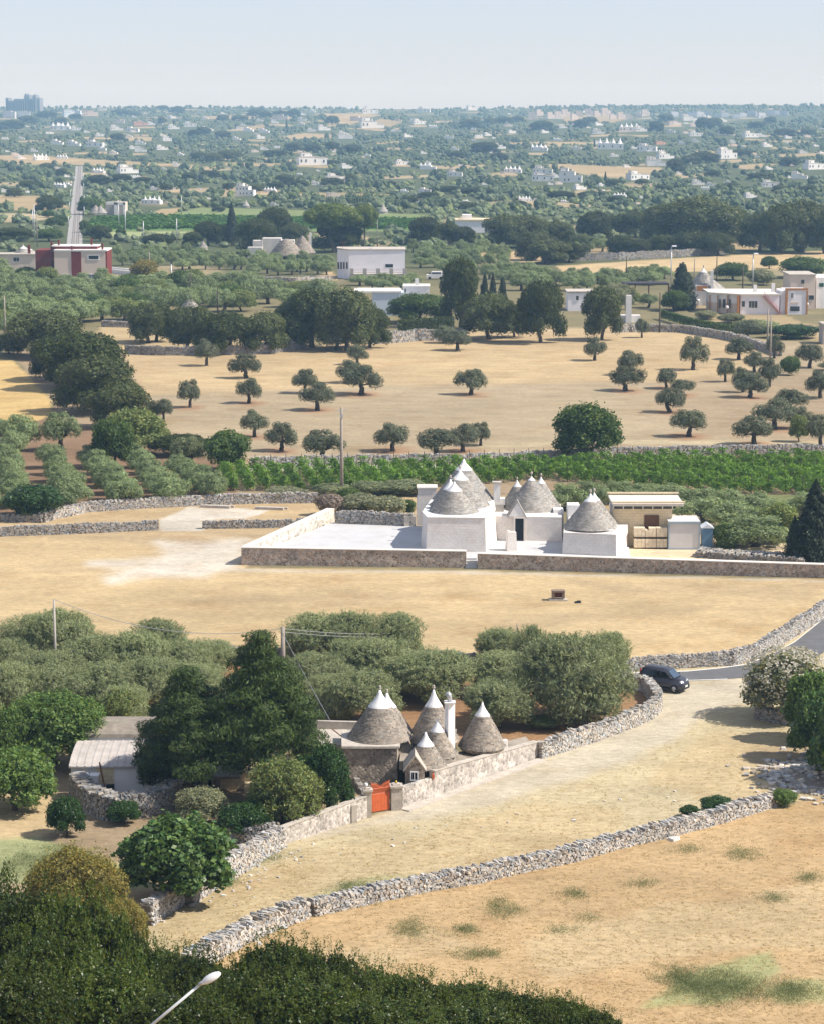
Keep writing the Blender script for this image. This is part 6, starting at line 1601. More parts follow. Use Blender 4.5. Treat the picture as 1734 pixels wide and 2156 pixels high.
def poles():
    pole(720, 1046, 858, .16, 'tall brown concrete pole at the left end of the vineyard hedge', top='arm')
    p1, z1 = pole(118.5, 1440, 1262, .09, 'slim pale pole rising from the olive trees near the left edge', 'concrete')
    p2, z2 = pole(597, 1440, 1320, .16, 'thick concrete pole behind the cedar, carrying two cables', top=None)
    a = Vector((p2.x, p2.y, z2 - .1))
    e = A(875, 1331, p2.y + 6); wire(a, e, .25, 'upper pale cable running right from the pole behind the cedar')
    wire(a - Vector((0, 0, .25)), e - Vector((0, 0, .3)), .2, 'lower pale cable running right from the pole behind the cedar')
    e = G(697, 1520, 2.2); wire(a - Vector((0, 0, .35)), e, .1, 'cable slanting down from the pole to the trulli roof terrace')
    e = A(-40, 1250, p2.y + 14); wire(Vector((p1.x, p1.y, z1)), a, 1.2, 'thin cable slung between the slim left pole and the pole behind the cedar')
    for x, yb, yt, lab, mt, tp in ((1620, 770, 662, 'slim pale pole at the right end of the olive field', 'concrete_pole', None), (1411, 610, 520, 'street lamp left of the villa cones', 'metal', 'lamp'), (12, 715, 622, 'thin pole at the left edge above the dark oaks', 'concrete_pole', None),
        (316, 590, 530, 'pale pole beside the yellowing tree', 'concrete_pole', None), (362, 612, 556, 'bluish pole right of the yellowing tree', 'metal', None), (402, 632, 572, 'dark pole just behind the small white-tipped trullo', 'bark', None), (459, 660, 602, 'thick dark pole above the oaks', 'bark', None),
        (1317, 600, 540, 'dark pole in the tan strip left of the canopy', 'bark', None), (1460, 600, 543, 'pale pole behind the villa trees', 'concrete_pole', None), (1507, 600, 540, 'dark pole above the villa cones', 'bark', None), (1562, 615, 560, 'dark pole standing behind the villa roof', 'bark', None), (1583, 610, 536, 'street lamp behind the villa roof', 'metal', 'lamp'),
        (1387, 700, 616, 'thin dark pole in the villa garden', 'bark', None), (795, 524, 446, 'white-topped pole behind the white box house', 'concrete_pole', None), (1614, 740, 650, 'pale pole in the villa lower garden', 'concrete_pole', None),
        (74, 510, 430, 'far pole left of the railway, tallest', 'metal', None), (79, 520, 448, 'far pole left of the railway, near the shrubs', 'concrete_pole', None), (70, 490, 440, 'far pole left of the railway, leftmost', 'metal', None),
        (265, 500, 440, 'far pole right of the stone barn', 'metal', None), (251, 482, 430, 'far pole just in front of the stone barn', 'metal', None), (303, 512, 465, 'far pole by the pale green strip', 'metal', None), (373, 515, 460, 'far pole left of the open cedar', 'metal', None), (383, 450, 412, 'far pole above the green vineyard', 'metal', None)):
        pole(x, yb, yt, .13, lab, mt, 'street_lamp' if tp == 'lamp' else 'utility_pole', 'utility poles' if tp is None else 'street lamps', tp)
    for x, yt in ((155, 365), (152, 380), (149, 400), (147, 425), (145, 455), (177, 365), (177, 385), (178, 410), (178, 435), (178, 465)):
        p = G(x, yt + 22); pole(x, yt + 22, yt, .12, None, 'metal', 'railway_mast', 'masts along the railway')
        LABELS.append((LASTP[0], 'thin grey railway mast', x, yt + 22, 'masts along the railway'))
    # foreground street lamp
    Y = 62.0
    h = A(437, 2062, Y); base = A(270, 2230, Y); gz = float(terrain(base.x, Y))
    o = root('street_lamp', (base.x, Y, gz), 'pale street lamp on a slanting arm in front of the foreground trees', 'lamp')
    tip = A(424, 2071, Y); bend = A(270, 2200, Y)
    m = MB(); tube(m, [(bend.x - .35, Y, gz - .1), (bend.x - .35, Y, bend.z - .9), (bend.x - .15, Y, bend.z - .2), (bend.x, Y, bend.z)], [.075, .06, .05, .045], 10); part(o, 'post', m, M['metal'], True)
    m = MB(); tube(m, [(bend.x, Y, bend.z), ((bend.x + tip.x) / 2, Y, (bend.z + tip.z) / 2), tuple(tip)], [.045, .04, .036], 10); part(o, 'arm', m, M['metal_white'], True)
    d = (A(464, 2049, Y) - A(424, 2071, Y)); L = d.length; d.normalize()
    bm = bmesh.new(); bmesh.ops.create_uvsphere(bm, u_segments=16, v_segments=10, radius=1)
    for v in bm.verts:
        x = v.co.x; w = 1 if x > -.2 else 1 - .35 * (-x - .2)
        v.co = Vector((x * L * .54, v.co.y * .15 * w, max(v.co.z, -.45) * .105 * w))
        sgn = 1 if v.co.x > 0 else -1
    me = bpy.data.meshes.new('lamp_head'); bm.to_mesh(me); bm.free(); me.materials.append(M['lamp_white'])
    for q in me.polygons: q.use_smooth = True
    hd = ob('lamp_head', me, o); hd.location = (tip + d * L * .5) - o.location; hd.rotation_euler = (radians(20), -math.atan2(d.z, math.hypot(d.x, d.y)), 0)
    m = MB(); q = tip - o.location; tube(m, [tuple(q - d * .06), tuple(q + d * .10)], .06, 8); lpart(o, 'collar', m, M['metal'], True)
    # well head in the field and its shadowy hatch
    p = G(1174, 1265); w = root('stone_well', tuple(p), 'small square stone well with an iron hatch in the big field', 'well')
    m = MB(); box(m, (p.x, p.y + .3, -.05), (1.5, .9, .15)); part(w, 'plinth', m, M['slab'])
    m = MB(); box(m, (p.x - .42, p.y + .3, .2), (.22, .7, .5)); box(m, (p.x + .42, p.y + .3, .2), (.22, .7, .5)); box(m, (p.x, p.y + .55, .2), (.62, .2, .5)); box(m, (p.x, p.y + .3, .703), (1.1, .75, .14)); part(w, 'well_box', m, M['brownstone'])
    m = MB(); box(m, (p.x, p.y + .40, .2), (.60, .1, .49)); part(w, 'hatch', m, M['rust'])
    p = G(1215, 1269); m = MB(); box(m, (p.x, p.y, -.02), (.55, .5, .12), .2, taper=.3); box(m, (p.x + .1, p.y, .103), (.25, .3, .06), .5); single('manhole_cover', m, M['dark'], tuple(p), 'small dark hatch lying in the field right of the well', 'hatch')
    # red and white marker banner in the orchard
    p = G(1086, 1352); o = root('marker_flag', tuple(p), 'small red and white pennant standing among the orchard olives', 'flag')
    zt = A(1086, 1311, p.y).z; m = MB(); tube(m, [(p.x, p.y, 0), (p.x, p.y, zt)], .02, 5); part(o, 'flag_pole', m, M['metal'])
    m = MB(); m.add([(p.x, p.y, zt), (p.x + .22, p.y - .03, zt - .75), (p.x + .02, p.y, zt - .8), (p.x, p.y + .015, zt), (p.x + .22, p.y - .015, zt - .75), (p.x + .02, p.y + .015, zt - .8)], [[0, 1, 2], [3, 5, 4], [0, 3, 4, 1], [1, 4, 5, 2], [2, 5, 3, 0]]); part(o, 'pennant', m, M['white'])
    m = MB(); m.add([(p.x + .01, p.y - .04, zt - .35), (p.x + .13, p.y - .05, zt - .45), (p.x + .04, p.y - .04, zt - .65)], [[0, 1, 2]]); m.add([(p.x + .01, p.y - .045, zt - .35), (p.x + .13, p.y - .055, zt - .45), (p.x + .04, p.y - .045, zt - .65)], [[0, 2, 1]]); part(o, 'red_patch', m, M['red_flag'])
    # yard slabs
    for x0, x1, y0, y1, lab in ((423, 485, 1066, 1068.5, 'left low slab edge lying in the yard'), (538, 598, 1070, 1072, 'right low slab edge lying in the yard')):
        a, b = G(x0, y0 + 2), G(x1, y1 + 2); m = MB(); wallbar(m, a, b, -.05, .25, .35); wallbar(m, a + Vector((.4, .6, 0)), b + Vector((.4, .6, 0)), -.05, .18, .3); single('stone_edging', m, M['slab'], tuple(a), lab, 'edging', 'stone edgings of the yard')
    # villa garden globes
    for x, y in ((1468, 636), (1491, 641), (1529, 650), (1625, 648), (1681, 640), (1697, 643)):
        p = G(x, y + 12); z = A(x, y, p.y).z; o = root('garden_lamp', tuple(p), None, 'lamp', 'white globe lamps of the villa garden')
        m = MB(); tube(m, [tuple(p), (p.x, p.y, z)], .06, 5); part(o, 'post', m, M['rust']); m = MB(); v, f = ICO[2]; m.add(v * .36 + np.array([p.x, p.y, z + .3]), f); part(o, 'globe', m, M['lamp_white'], True)
        LABELS.append((o, 'white globe garden lamp', x, y, 'white globe lamps of the villa garden'))
M['brownstone'] = surf('brown_weathered_blocks', (0.22, 0.16, 0.12), var=0.15, scale=4, bump=.3)
LASTP = [None]

# ------------------------------------------------------------------ trees
OF = 'olive trees of the tan field'
def plant():
    # --- tan field olives: foot x, foot y, crown width, top y
    for x, y, w, t in ((435, 770, 52, 715), (519, 796, 62, 738), (400, 858, 54, 801), (525, 849, 46, 793), (345, 888, 40, 840), (318, 886, 34, 838), (535, 920, 64, 862), (592, 950, 60, 890),
        (670, 864, 66, 800), (643, 828, 58, 771), (762, 831, 84, 768), (738, 806, 56, 758), (753, 768, 48, 722), (990, 831, 66, 771), (963, 738, 56, 690), (935, 722, 48, 683), (681, 969, 74, 905), (826, 950, 80, 888), (919, 961, 74, 898), (975, 951, 64, 886), (1010, 938, 42, 884), (708, 738, 66, 682),
        (1249, 759, 50, 712), (1325, 790, 48, 736), (1317, 823, 66, 768), (1402, 818, 58, 772), (1434, 832, 44, 796), (1458, 779, 62, 704), (1350, 711, 34, 668), (1410, 868, 60, 818), (1448, 919, 74, 856), (1526, 804, 42, 754),
        (1553, 757, 58, 704), (1572, 712, 66, 672), (1629, 754, 44, 700), (1588, 783, 46, 736), (1562, 826, 44, 768), (1577, 837, 60, 780), (1617, 814, 52, 754), (1702, 775, 64, 723), (1725, 838, 62, 775), (1660, 866, 64, 815), (1630, 903, 78, 835), (1587, 936, 76, 872), (1680, 902, 58, 855), (1726, 938, 66, 872), (1745, 780, 50, 760)):
        tree('olive', x, y, w, t, 'grey-green olive tree', group=OF, leaf='olive_mid')
    tree('round', 1680, 930, 38, 868, 'slim yellow-green young tree', leaf='palegreen', group=None)
    tree('round', 1232, 968, 136, 836, 'x', label='big round bright green tree by the wall, behind the vineyard', leaf='broad', k=0)
    tree('bush', 1662, 790, 46, 742, 'x', 'bush', label='bright green bush among the olives at the right', leaf='broad')
    tree('bush', 480, 990, 98, 888, 'x', 'bush', label='rounded bright green bush at the left end of the vineyard', leaf='broad')
    tree('bush', 385, 960, 110, 905, 'x', 'bush', label='dark clipped green hedge bush left of the rounded bright bush', leaf='oak')
    tree('olive', 395, 985, 84, 915, 'x', label='low olive tree in front of the dark clipped bush', leaf='olive')
    tree('round', 285, 955, 120, 850, 'x', label='yellow-green leafy tree below the big oaks', leaf='palegreen', k=1)
    tree('round', 240, 985, 90, 868, 'x', label='mid-green tree in front of the yellow-green one, left of it', leaf='broad', k=2)
    tree('bush', 330, 955, 60, 880, 'x', 'bush', label='small yellow-green bush right of the yellow-green leafy tree', leaf='palegreen')
    tree('bush', 75, 1092, 125, 1005, 'x', 'bush', label='dense dark bush before the stone wall at the left edge', leaf='laurel')
    # --- left oak hedge
    for x, y, w, t in ((85, 752, 150, 640), (20, 745, 50, 700), (165, 818, 180, 684), (205, 868, 170, 722), (255, 900, 110, 785), (120, 800, 90, 700)):
        tree('oak', x, y, w, t, 'big dark oak', group='oaks of the left clump')
    # --- left grove
    rows = [((30, 945, 84, 872), (20, 1010, 80, 935), (38, 1045, 84, 962), (30, 1085, 90, 1000)), ((132, 948, 68, 868), (112, 1000, 72, 935), (128, 1030, 80, 960), (140, 1060, 90, 985)),
            ((195, 985, 70, 928), (208, 1015, 76, 948), (218, 1040, 80, 972), (240, 1062, 90, 995)), ((292, 985, 76, 922), (300, 1012, 84, 945), (318, 1038, 84, 970), (338, 1058, 90, 990)), ((378, 1020, 70, 962), (392, 1040, 76, 982), (425, 1055, 90, 992), (455, 1050, 60, 1005))]
    rows = [[(x0 + (x1 - x0) * q / 6, y0 + (y1 - y0) * q / 6, 58 + 3 * q, y0 + (y1 - y0) * q / 6 - 52 - 2 * q) for q in range(7)] for x0, y0, x1, y1 in ((15, 985, 40, 1085), (108, 985, 158, 1075), (192, 985, 262, 1068), (284, 985, 356, 1062), (372, 1005, 452, 1058), (-60, 985, -30, 1090))] + [((48, 950, 84, 872), (130, 948, 72, 866), (10, 940, 60, 880), (30, 965, 60, 905))]
    for row in rows:
        for x, y, w, t in row: tree('olive', x, y, w, t, 'silvery olive tree', group='olives of the left grove', leaf='olive_far')
    tree('oak', 330, 720, 84, 632, 'open dark oak', group='oaks behind the tan field', name='oak_tree')
    for x, y, w, t in ((312, 722, 90, 632), (395, 735, 70, 640), (415, 742, 90, 636), (480, 745, 110, 642), (560, 742, 80, 652), (620, 725, 70, 612), (660, 732, 120, 600), (728, 738, 118, 592), (780, 732, 74, 640), (1030, 715, 100, 612), (1138, 722, 102, 578), (1264, 716, 96, 598), (1080, 710, 60, 630), (700, 700, 80, 600)):
        tree('oak', x, y, w, t, 'dark oak', group='oaks behind the tan field')
    tree('oak', 880, 680, 105, 605, 'x', label='green tree in front of the small raised white house', leaf='broad')
    tree('oak', 966, 690, 84, 535, 'x', label='tall dark rounded tree left of the slim cypresses', leaf='oak', k=2)
    tree('column', 1018, 672, 34, 582, 'x', label='slim dark cypress, left one beside the tall rounded tree')
    tree('conifer', 1036, 672, 36, 572, 'x', label='pointed dark spruce between the two slim cypresses')
    tree('column', 1056, 668, 34, 588, 'x', label='slim dark cypress, right one beside the tall rounded tree')
    m = MB()
    hb = MB(); rng = np.random.default_rng(3); a, b = G(838, 702), G(955, 693); n = 9000; t = rng.random(n)
    c = np.c_[a.x + (b.x - a.x) * t, a.y + (b.y - a.y) * t + rng.normal(size=n) * .6 - .2, .3 + 2.1 * rng.random(n) ** .6]
    leaves(hb, c, unit(rng.normal(size=(n, 3)) + [0, -.6, .6]), .3, rng, .5, rng.normal(size=(n, 3)) * .5 + [0, 0, 1], np.ones((n, 3)) * (.7 + .6 * rng.random((n, 1))))
    box(hb, ((a.x + b.x) / 2, (a.y + b.y) / 2, 0), (b.x - a.x, 1.2, 2.1), math.atan2(b.y - a.y, b.x - a.x), (.7, .7, .7))
    single('hedge', hb, LM['hedge'], tuple(a), 'long clipped green hedge on top of the grey dry stone wall', 'hedge')
    hb = MB(); pth = resample(gpath((1390, 672), (1450, 690), (1500, 700), (1555, 708)), 1)[0]; n = 7000; t = rng.random(n) * (len(pth) - 1.01); i = t.astype(int); q = pth[i] + (pth[i + 1] - pth[i]) * (t - i)[:, None]
    leaves(hb, np.c_[q[:, 0], q[:, 1] + rng.normal(size=n) * .7, .2 + 1.7 * rng.random(n) ** .7], unit(rng.normal(size=(n, 3)) + [0, -.6, .6]), .32, rng, .5, None, np.ones((n, 3)) * (.7 + .6 * rng.random((n, 1))))
    single('hedge', hb, LM['broad'], (float(pth[0][0]), float(pth[0][1]), 0), 'long low green hedge above the villa garden wall', 'hedge')
    # --- upper right oaks
    G1 = 'oaks along the upper tan field'
    for x, y, w, t in ((1064, 522, 96, 442), (1108, 522, 80, 444), (1118, 548, 80, 478), (1150, 555, 84, 500), (1195, 552, 66, 505), (1140, 520, 60, 470), (1306, 540, 60, 488), (1340, 542, 60, 500), (1392, 512, 92, 420), (1336, 500, 66, 432), (1290, 498, 70, 445), (1250, 505, 60, 438), (1400, 533, 70, 490), (1446, 534, 76, 488), (1470, 522, 136, 402), (1420, 520, 80, 440), (1509, 538, 66, 484), (1540, 505, 70, 425), (1600, 528, 70, 440), (1645, 534, 90, 425), (1690, 532, 110, 402), (1660, 520, 80, 460), (1735, 534, 80, 440), (1580, 505, 50, 445), (1170, 520, 60, 462), (1225, 530, 50, 490)):
        tree('oak', x, y, w, t, 'broad dark oak', group=G1)
    for x, y, w, t, k in ((540, 533, 88, 456, 'oak'), (576, 512, 64, 432, 'oak'), (440, 518, 64, 454, 'oak'), (335, 520, 58, 486, 'oak'), (25, 508, 72, 477, 'oak'), (712, 530, 104, 466, 'oak'), (894, 515, 60, 450, 'oak'), (945, 512, 50, 466, 'oak'), (975, 515, 40, 472, 'oak'), (620, 515, 50, 462, 'oak'), (105, 508, 56, 478, 'round'), (115, 480, 40, 455, 'round'), (196, 500, 30, 470, 'round'), (212, 508, 40, 473, 'oak'), (178, 490, 22, 460, 'round'), (255, 500, 22, 478, 'round'), (102, 448, 52, 405, 'oak'), (102, 458, 28, 440, 'round'), (190, 452, 50, 412, 'round'), (128, 472, 30, 450, 'round'), (480, 512, 40, 470, 'oak'), (405, 522, 40, 485, 'oak')):
        tree(k, x, y, w, t, 'dark round tree', group='trees of the plain beyond the groves')
    tree('umbrella_pine', 702, 532, 120, 416, 'x', label='large flat-topped umbrella pine, the wider of the pair', k=0)
    tree('umbrella_pine', 768, 530, 64, 420, 'x', label='narrower umbrella pine right of the wide one', k=0)
    tree('conifer', 489, 518, 42, 424, 'x', label='open layered conifer beside the green vineyard plots', k=0, name='conifer_tree')
    tree('round', 306, 595, 56, 540, 'x', label='yellow-leaved tree by the pale pole right of the red house', leaf='yellow', k=0)
    tree('column', 1436, 652, 78, 560, 'x', label='tall dense dark conifer left of the villa cones', leaf='conifer')
    tree('round', 1419, 655, 58, 606, 'x', label='small green garden tree between canopy and villa', leaf='broad')
    tree('round', 1330, 640, 34, 610, 'x', label='small green tree left of the canopy', leaf='palegreen')
    tree('round', 1540, 590, 70, 548, 'x', label='green tree behind the villa cones', leaf='broad')
    tree('round', 1618, 566, 34, 536, 'x', label='lone young green tree in the upper tan strip', leaf='broad')
    tree('bush', 1690, 585, 110, 532, 'x', 'bush', label='wide bright green thicket above the two-storey house', leaf='broad')
    tree('bush', 1600, 600, 60, 560, 'x', 'bush', label='low grey-green bushes behind the villa roof', leaf='sage')
    tree('bush', 1590, 700, 100, 668, 'x', 'bush', label='large grey-green shrub in front of the villa', leaf='olive')
    tree('bush', 1670, 712, 110, 678, 'x', 'bush', label='wide dark green shrub below the two-storey house', leaf='laurel')
    tree('bush', 1485, 672, 50, 650, 'x', 'bush', label='greyish shrub by the villa porch', leaf='sage')
    tree('bush', 1540, 680, 60, 655, 'x', 'bush', label='pale shrub in front of the villa pillars', leaf='sage')
    tree('bush', 1575, 655, 34, 638, 'x', 'bush', label='bright green shrub under the villa windows', leaf='broad')
    tree('bush', 950, 550, 30, 525, 'x', 'bush', label='green shrub right of the white box house', leaf='broad')
    # --- groves of the middle distance
    rng = random.Random(9)
    def grove(poly, dx, dy, w, h, n, desc, grp, kinds=('olive',), leafs=('olive_far',)):
        dx *= .92; dy *= .82
        xs = [p[0] for p in poly]; ys = [p[1] for p in poly]; y = min(ys); row = 0; got = []
        while y < max(ys):
            x = min(xs) + (row % 2) * dx / 2
            while x < max(xs):
                xx = x + rng.uniform(-.3, .3) * dx; yy = y + rng.uniform(-.3, .3) * dy
                if polydist(np.array([xx]), np.array([yy]), poly)[0] > 0: got.append((xx, yy))
                x += dx
            y += dy; row += 1
        for xx, yy in got:
            s = (yy - 300) / 300.0; s = max(.4, s)
            lf = rng.choice(leafs); kd = rng.choice(kinds); W_ = w * rng.uniform(.85, 1.3) * s; H_ = h * rng.uniform(1.0, 1.45) * s
            d = desc if lf not in ('broad', 'palegreen', 'mulberry') else 'bright green bushy tree'
            tree('round' if lf in ('broad', 'palegreen', 'mulberry') and kd != 'oak' else kd, xx, yy, W_, yy - H_, d, group=grp, leaf=lf, name='olive_tree' if lf == 'olive_far' else 'leafy_tree')
    gr = 'trees of the middle groves'
    mixl = ('olive_far', 'olive_far', 'olive_far', 'olive_far', 'broad', 'palegreen')
    grove([(240, 538), (330, 530), (530, 545), (700, 560), (700, 585), (600, 588), (500, 580), (240, 560)], 30, 12, 34, 26, 0, 'grey-green grove olive', gr)
    grove([(-10, 580), (60, 590), (110, 610), (240, 605), (300, 600), (520, 600), (600, 618), (700, 622), (590, 655), (260, 680), (140, 690), (-10, 720)], 42, 19, 50, 34, 0, 'grey-green grove olive', gr, leafs=mixl)
    grove([(860, 528), (960, 520), (1060, 535), (1060, 560), (1180, 585), (1185, 610), (1080, 620), (1000, 580), (935, 585), (870, 560)], 32, 14, 36, 26, 0, 'silvery olive', gr)
    grove([(1190, 585), (1310, 578), (1420, 580), (1400, 600), (1300, 612), (1200, 620)], 34, 13, 38, 25, 0, 'silvery olive', gr)
    grove([(1140, 530), (1290, 515), (1300, 532), (1180, 540)], 34, 10, 34, 26, 0, 'silvery olive', gr)
    grove([(1200, 640), (1310, 628), (1390, 650), (1380, 665), (1300, 655)], 34, 14, 34, 26, 0, 'silvery olive', gr, leafs=('olive_far', 'sage'))
    grove([(720, 590), (870, 595), (870, 612), (760, 612)], 34, 12, 34, 24, 0, 'silvery olive', gr)
    # --- behind the farm on the right
    B = 'olives behind the white farm'
    for x, y, w, t in ((1190, 1075, 70, 1015), (1240, 1070, 90, 1012), (1300, 1058, 90, 1010), (1360, 1062, 84, 1016), (1415, 1075, 90, 1018), (1475, 1080, 84, 1028), (1530, 1090, 96, 1032), (1590, 1100, 90, 1035), (1480, 1110, 90, 1045), (1550, 1128, 110, 1058), (1620, 1140, 90, 1060), (1590, 1160, 120, 1088), (1540, 1160, 70, 1100), (1690, 1100, 80, 1040)):
        tree('olive', x, y, w * 1.15, t, 'soft grey-green olive', group=B, leaf='olive_far')
    tree('bush', 1525, 1162, 60, 1090, 'x', 'bush', label='green shrub right behind the blue cabin', leaf='broad')
    tree('round', 1640, 1150, 90, 1048, 'x', label='yellow-green tree left of the dark conifer', leaf='palegreen')
    tree('conifer', 1712, 1190, 140, 1008, 'x', label='tall dark conifer at the right edge beyond the long wall', k=0, leaf='conifer')
    tree('conifer', 1670, 1192, 70, 1085, 'x', label='smaller dark conifer leaning against the tall one', k=0, leaf='conifer')
    for x, y, w, t, lf, lab in ((695, 1085, 62, 1030, 'purple', 'rounded dry purplish brush behind the white terrace'), (760, 1082, 90, 1030, 'sage', 'feathery sage-green shrub behind the white terrace'), (815, 1088, 90, 1036, 'sage', 'pale feathery shrub next to the left trulli tower'), (860, 1084, 34, 1045, 'broad', 'small green shrub touching the left trulli tower'), (735, 1070, 60, 1020, 'broad', 'green shrub rising behind the sage shrubs'),
        (600, 1052, 90, 1020, 'sage', 'low grey weeds in front of the vine rows, left part'), (700, 1045, 80, 1012, 'olive', 'low olive-green shrub at the foot of the tall concrete pole'), (850, 1040, 110, 1005, 'olive', 'long low olive-green shrub behind the left trulli tower'), (780, 1040, 80, 1008, 'olive', 'low olive-green shrub right of the tall concrete pole')):
        tree('bush', x, y, w, t, 'x', 'bush', label=lab, leaf=lf)
    # --- foreground orchard
    O = 'olives of the foreground orchard'
    for x, y, w, t in ((60, 1395, 110, 1295), (125, 1405, 120, 1283), (15, 1440, 110, 1345), (110, 1475, 130, 1372), (205, 1450, 130, 1335), (330, 1412, 110, 1305), (285, 1455, 130, 1330), (385, 1450, 110, 1345), (440, 1420, 100, 1348), (20, 1515, 120, 1395), (120, 1510, 130, 1400), (220, 1505, 130, 1395), (330, 1500, 130, 1385), (420, 1500, 120, 1395), (265, 1540, 90, 1440),
        (670, 1400, 130, 1292), (745, 1402, 120, 1287), (830, 1398, 110, 1292), (740, 1440, 100, 1342), (810, 1455, 140, 1345), (660, 1480, 130, 1375), (910, 1478, 150, 1368), (765, 1522, 130, 1410), (690, 1520, 100, 1420), (1055, 1408, 92, 1322), (1115, 1428, 66, 1316), (1058, 1462, 125, 1372), (1050, 1532, 130, 1432), (1200, 1518, 190, 1335), (1275, 1440, 86, 1330), (1225, 1430, 80, 1340)):
        tree('big_olive', x, y, w * 1.12, t, 'dense grey-green olive tree', group=O, leaf='olive')
    tree('mulberry', 120, 1610, 235, 1442, 'x', label='bright green bushy tree behind the farmhouse roof')
    tree('mulberry', 30, 1620, 120, 1470, 'x', label='bright green tree at the left edge beside the bushy one', k=0)
    tree('palegreen', 255, 1545, 95, 1438, 'x', label='pale yellow-green tree between bright bushy tree and cedar', name='leafy_tree')
    tree('round', 30, 1705, 170, 1562, 'x', label='rounded green tree at the left edge, left of the farmhouse', leaf='mulberry', k=1)
    tree('laurel', 140, 1760, 90, 1668, 'x', label='small dark green tree standing in the yard below the farmhouse', name='leafy_tree')
    tree('laurel', 262, 1735, 75, 1680, 'x', 'bush', label='small dark bush on the bank below the farmhouse', name='bush')
    tree('cedar', 395, 1690, 300, 1402, 'x', label='broad dark cedar beside the farmhouse, left one of the cedar pair', rz=.4)
    tree('cedar', 553, 1690, 310, 1325, 'x', label='tallest dark cedar, right one of the cedar pair, over the cream house', rz=2.0)
    tree('cedar', 625, 1620, 130, 1450, 'x', label='small cedar tucked behind the tallest one at its right', rz=3.1)
    tree('laurel', 352, 1675, 150, 1540, 'x', label='dark forked tree against the white farmhouse wall', leaf='oak', name='leafy_tree')
    tree('palegreen', 600, 1745, 170, 1582, 'x', label='pale olive-green dense shrub left of the garden wall', name='leafy_tree')
    tree('laurel', 690, 1725, 120, 1550, 'x', label='glossy dark green tree beside the outside stairs', name='leafy_tree')
    tree('laurel', 640, 1700, 90, 1580, 'x', label='dark green shrub between pale shrub and glossy tree', name='leafy_tree')
    tree('laurel', 520, 1760, 130, 1680, 'x', 'bush', label='dark low shrub at the left foot of the pale olive-green shrub', name='bush')
    tree('palegreen', 425, 1735, 125, 1650, 'x', 'bush', label='grey-green shrub above the fig tree', leaf='sage', name='bush')
    tree('fig', 378, 1900, 255, 1700, 'x', label='big fig tree leaning over the dry stone wall')
    tree('yellow', 165, 1990, 250, 1762, 'x', label='broad yellowish-brown tree at the lower left', name='leafy_tree', depthscale=.8)
    tree('yellow', 262, 2010, 110, 1880, 'x', label='smaller yellowish tree beside the wall end', name='leafy_tree', k=0)
    tree('bush', 1140, 1532, 80, 1503, 'x', 'bush', label='low yellow-green bush by the orchard wall', leaf='palegreen')
    # --- foreground line of trees
    FG = 'dense foreground trees'
    for x, w, t, Y, k in ((40, 330, 1838, 88, 0), (-70, 320, 1800, 92, 1), (170, 300, 1872, 84, 2), (250, 230, 1940, 88, 0), (90, 330, 1950, 74, 1), (340, 260, 1985, 86, 1), (210, 340, 2020, 70, 0), (20, 330, 2040, 66, 2), (420, 240, 2000, 82, 2), (590, 290, 1972, 86, 2), (500, 250, 2040, 74, 0), (690, 250, 1996, 84, 0), (650, 330, 2065, 70, 1), (380, 330, 2090, 64, 1), (790, 230, 2030, 86, 1), (870, 240, 2052, 80, 2), (990, 240, 2062, 84, 0), (820, 330, 2110, 68, 0), (1090, 220, 2085, 82, 1), (1000, 300, 2120, 72, 2), (1180, 200, 2100, 84, 0), (1260, 150, 2132, 82, 2)):
        t += ((x * 7 + w) % 5 - 2) * 9
        tree('hedge_tree', x, 0, w * .88, t, 'dense dark green foreground tree', group=FG, yplane=Y, name='leafy_tree', k=k)
    # --- right side
    tree('round', 1655, 1512, 168, 1362, 'x', label='large oleander covered with cream flower heads', leaf='sage', k=1, name='oleander')
    ol = TREEROOT()
    rng2 = np.random.default_rng(8); n = 3800; d = unit(rng2.normal(size=(n, 3)) + [0, -.1, .6])
    cl = snoise(d * 5, 3) > -.1; d = d[cl]; c = d * [.49, .49, .47] * (1 + .05 * snoise(d * 3, 71)[:, None]) + [0, 0, .52]
    fm = MB(); leaves(fm, c + rng2.normal(size=c.shape) * .012, unit(d + rng2.normal(size=d.shape) * .5), .032, rng2, .8, None, np.ones((len(c), 3)) * (.75 + .4 * rng2.random((len(c), 1)))); lpart(ol, 'flower_heads', fm, LM['flower'])
    tree('fig', 1710, 1560, 130, 1400, 'x', label='green tree right of the flowering oleander', leaf='mulberry', name='leafy_tree')
    tree('fig', 1715, 1600, 120, 1440, 'x', label='darker green tree at the right edge above the stone heap', leaf='fig', name='leafy_tree')
    tree('fig', 1790, 1650, 190, 1440, 'x', label='dark green tree mostly cut by the right edge', leaf='fig', name='leafy_tree')
    tree('bush', 1450, 1722, 44, 1690, 'x', 'bush', label='smallest palm-like bush on the low wall, leftmost', leaf='laurel')
    tree('bush', 1508, 1712, 72, 1670, 'x', 'bush', label='wider palm-like bush on the low wall, in the middle', leaf='laurel')
    tree('bush', 1650, 1697, 56, 1656, 'x', 'bush', label='bright green bush at the right end of the low wall', leaf='mulberry')
    tree('bush', 1186, 1380 , 30, 1365, 'x', 'bush', label='small weed tuft on the roadside wall', leaf='sage')
    # --- weeds in the field
    rng3 = np.random.default_rng(21)
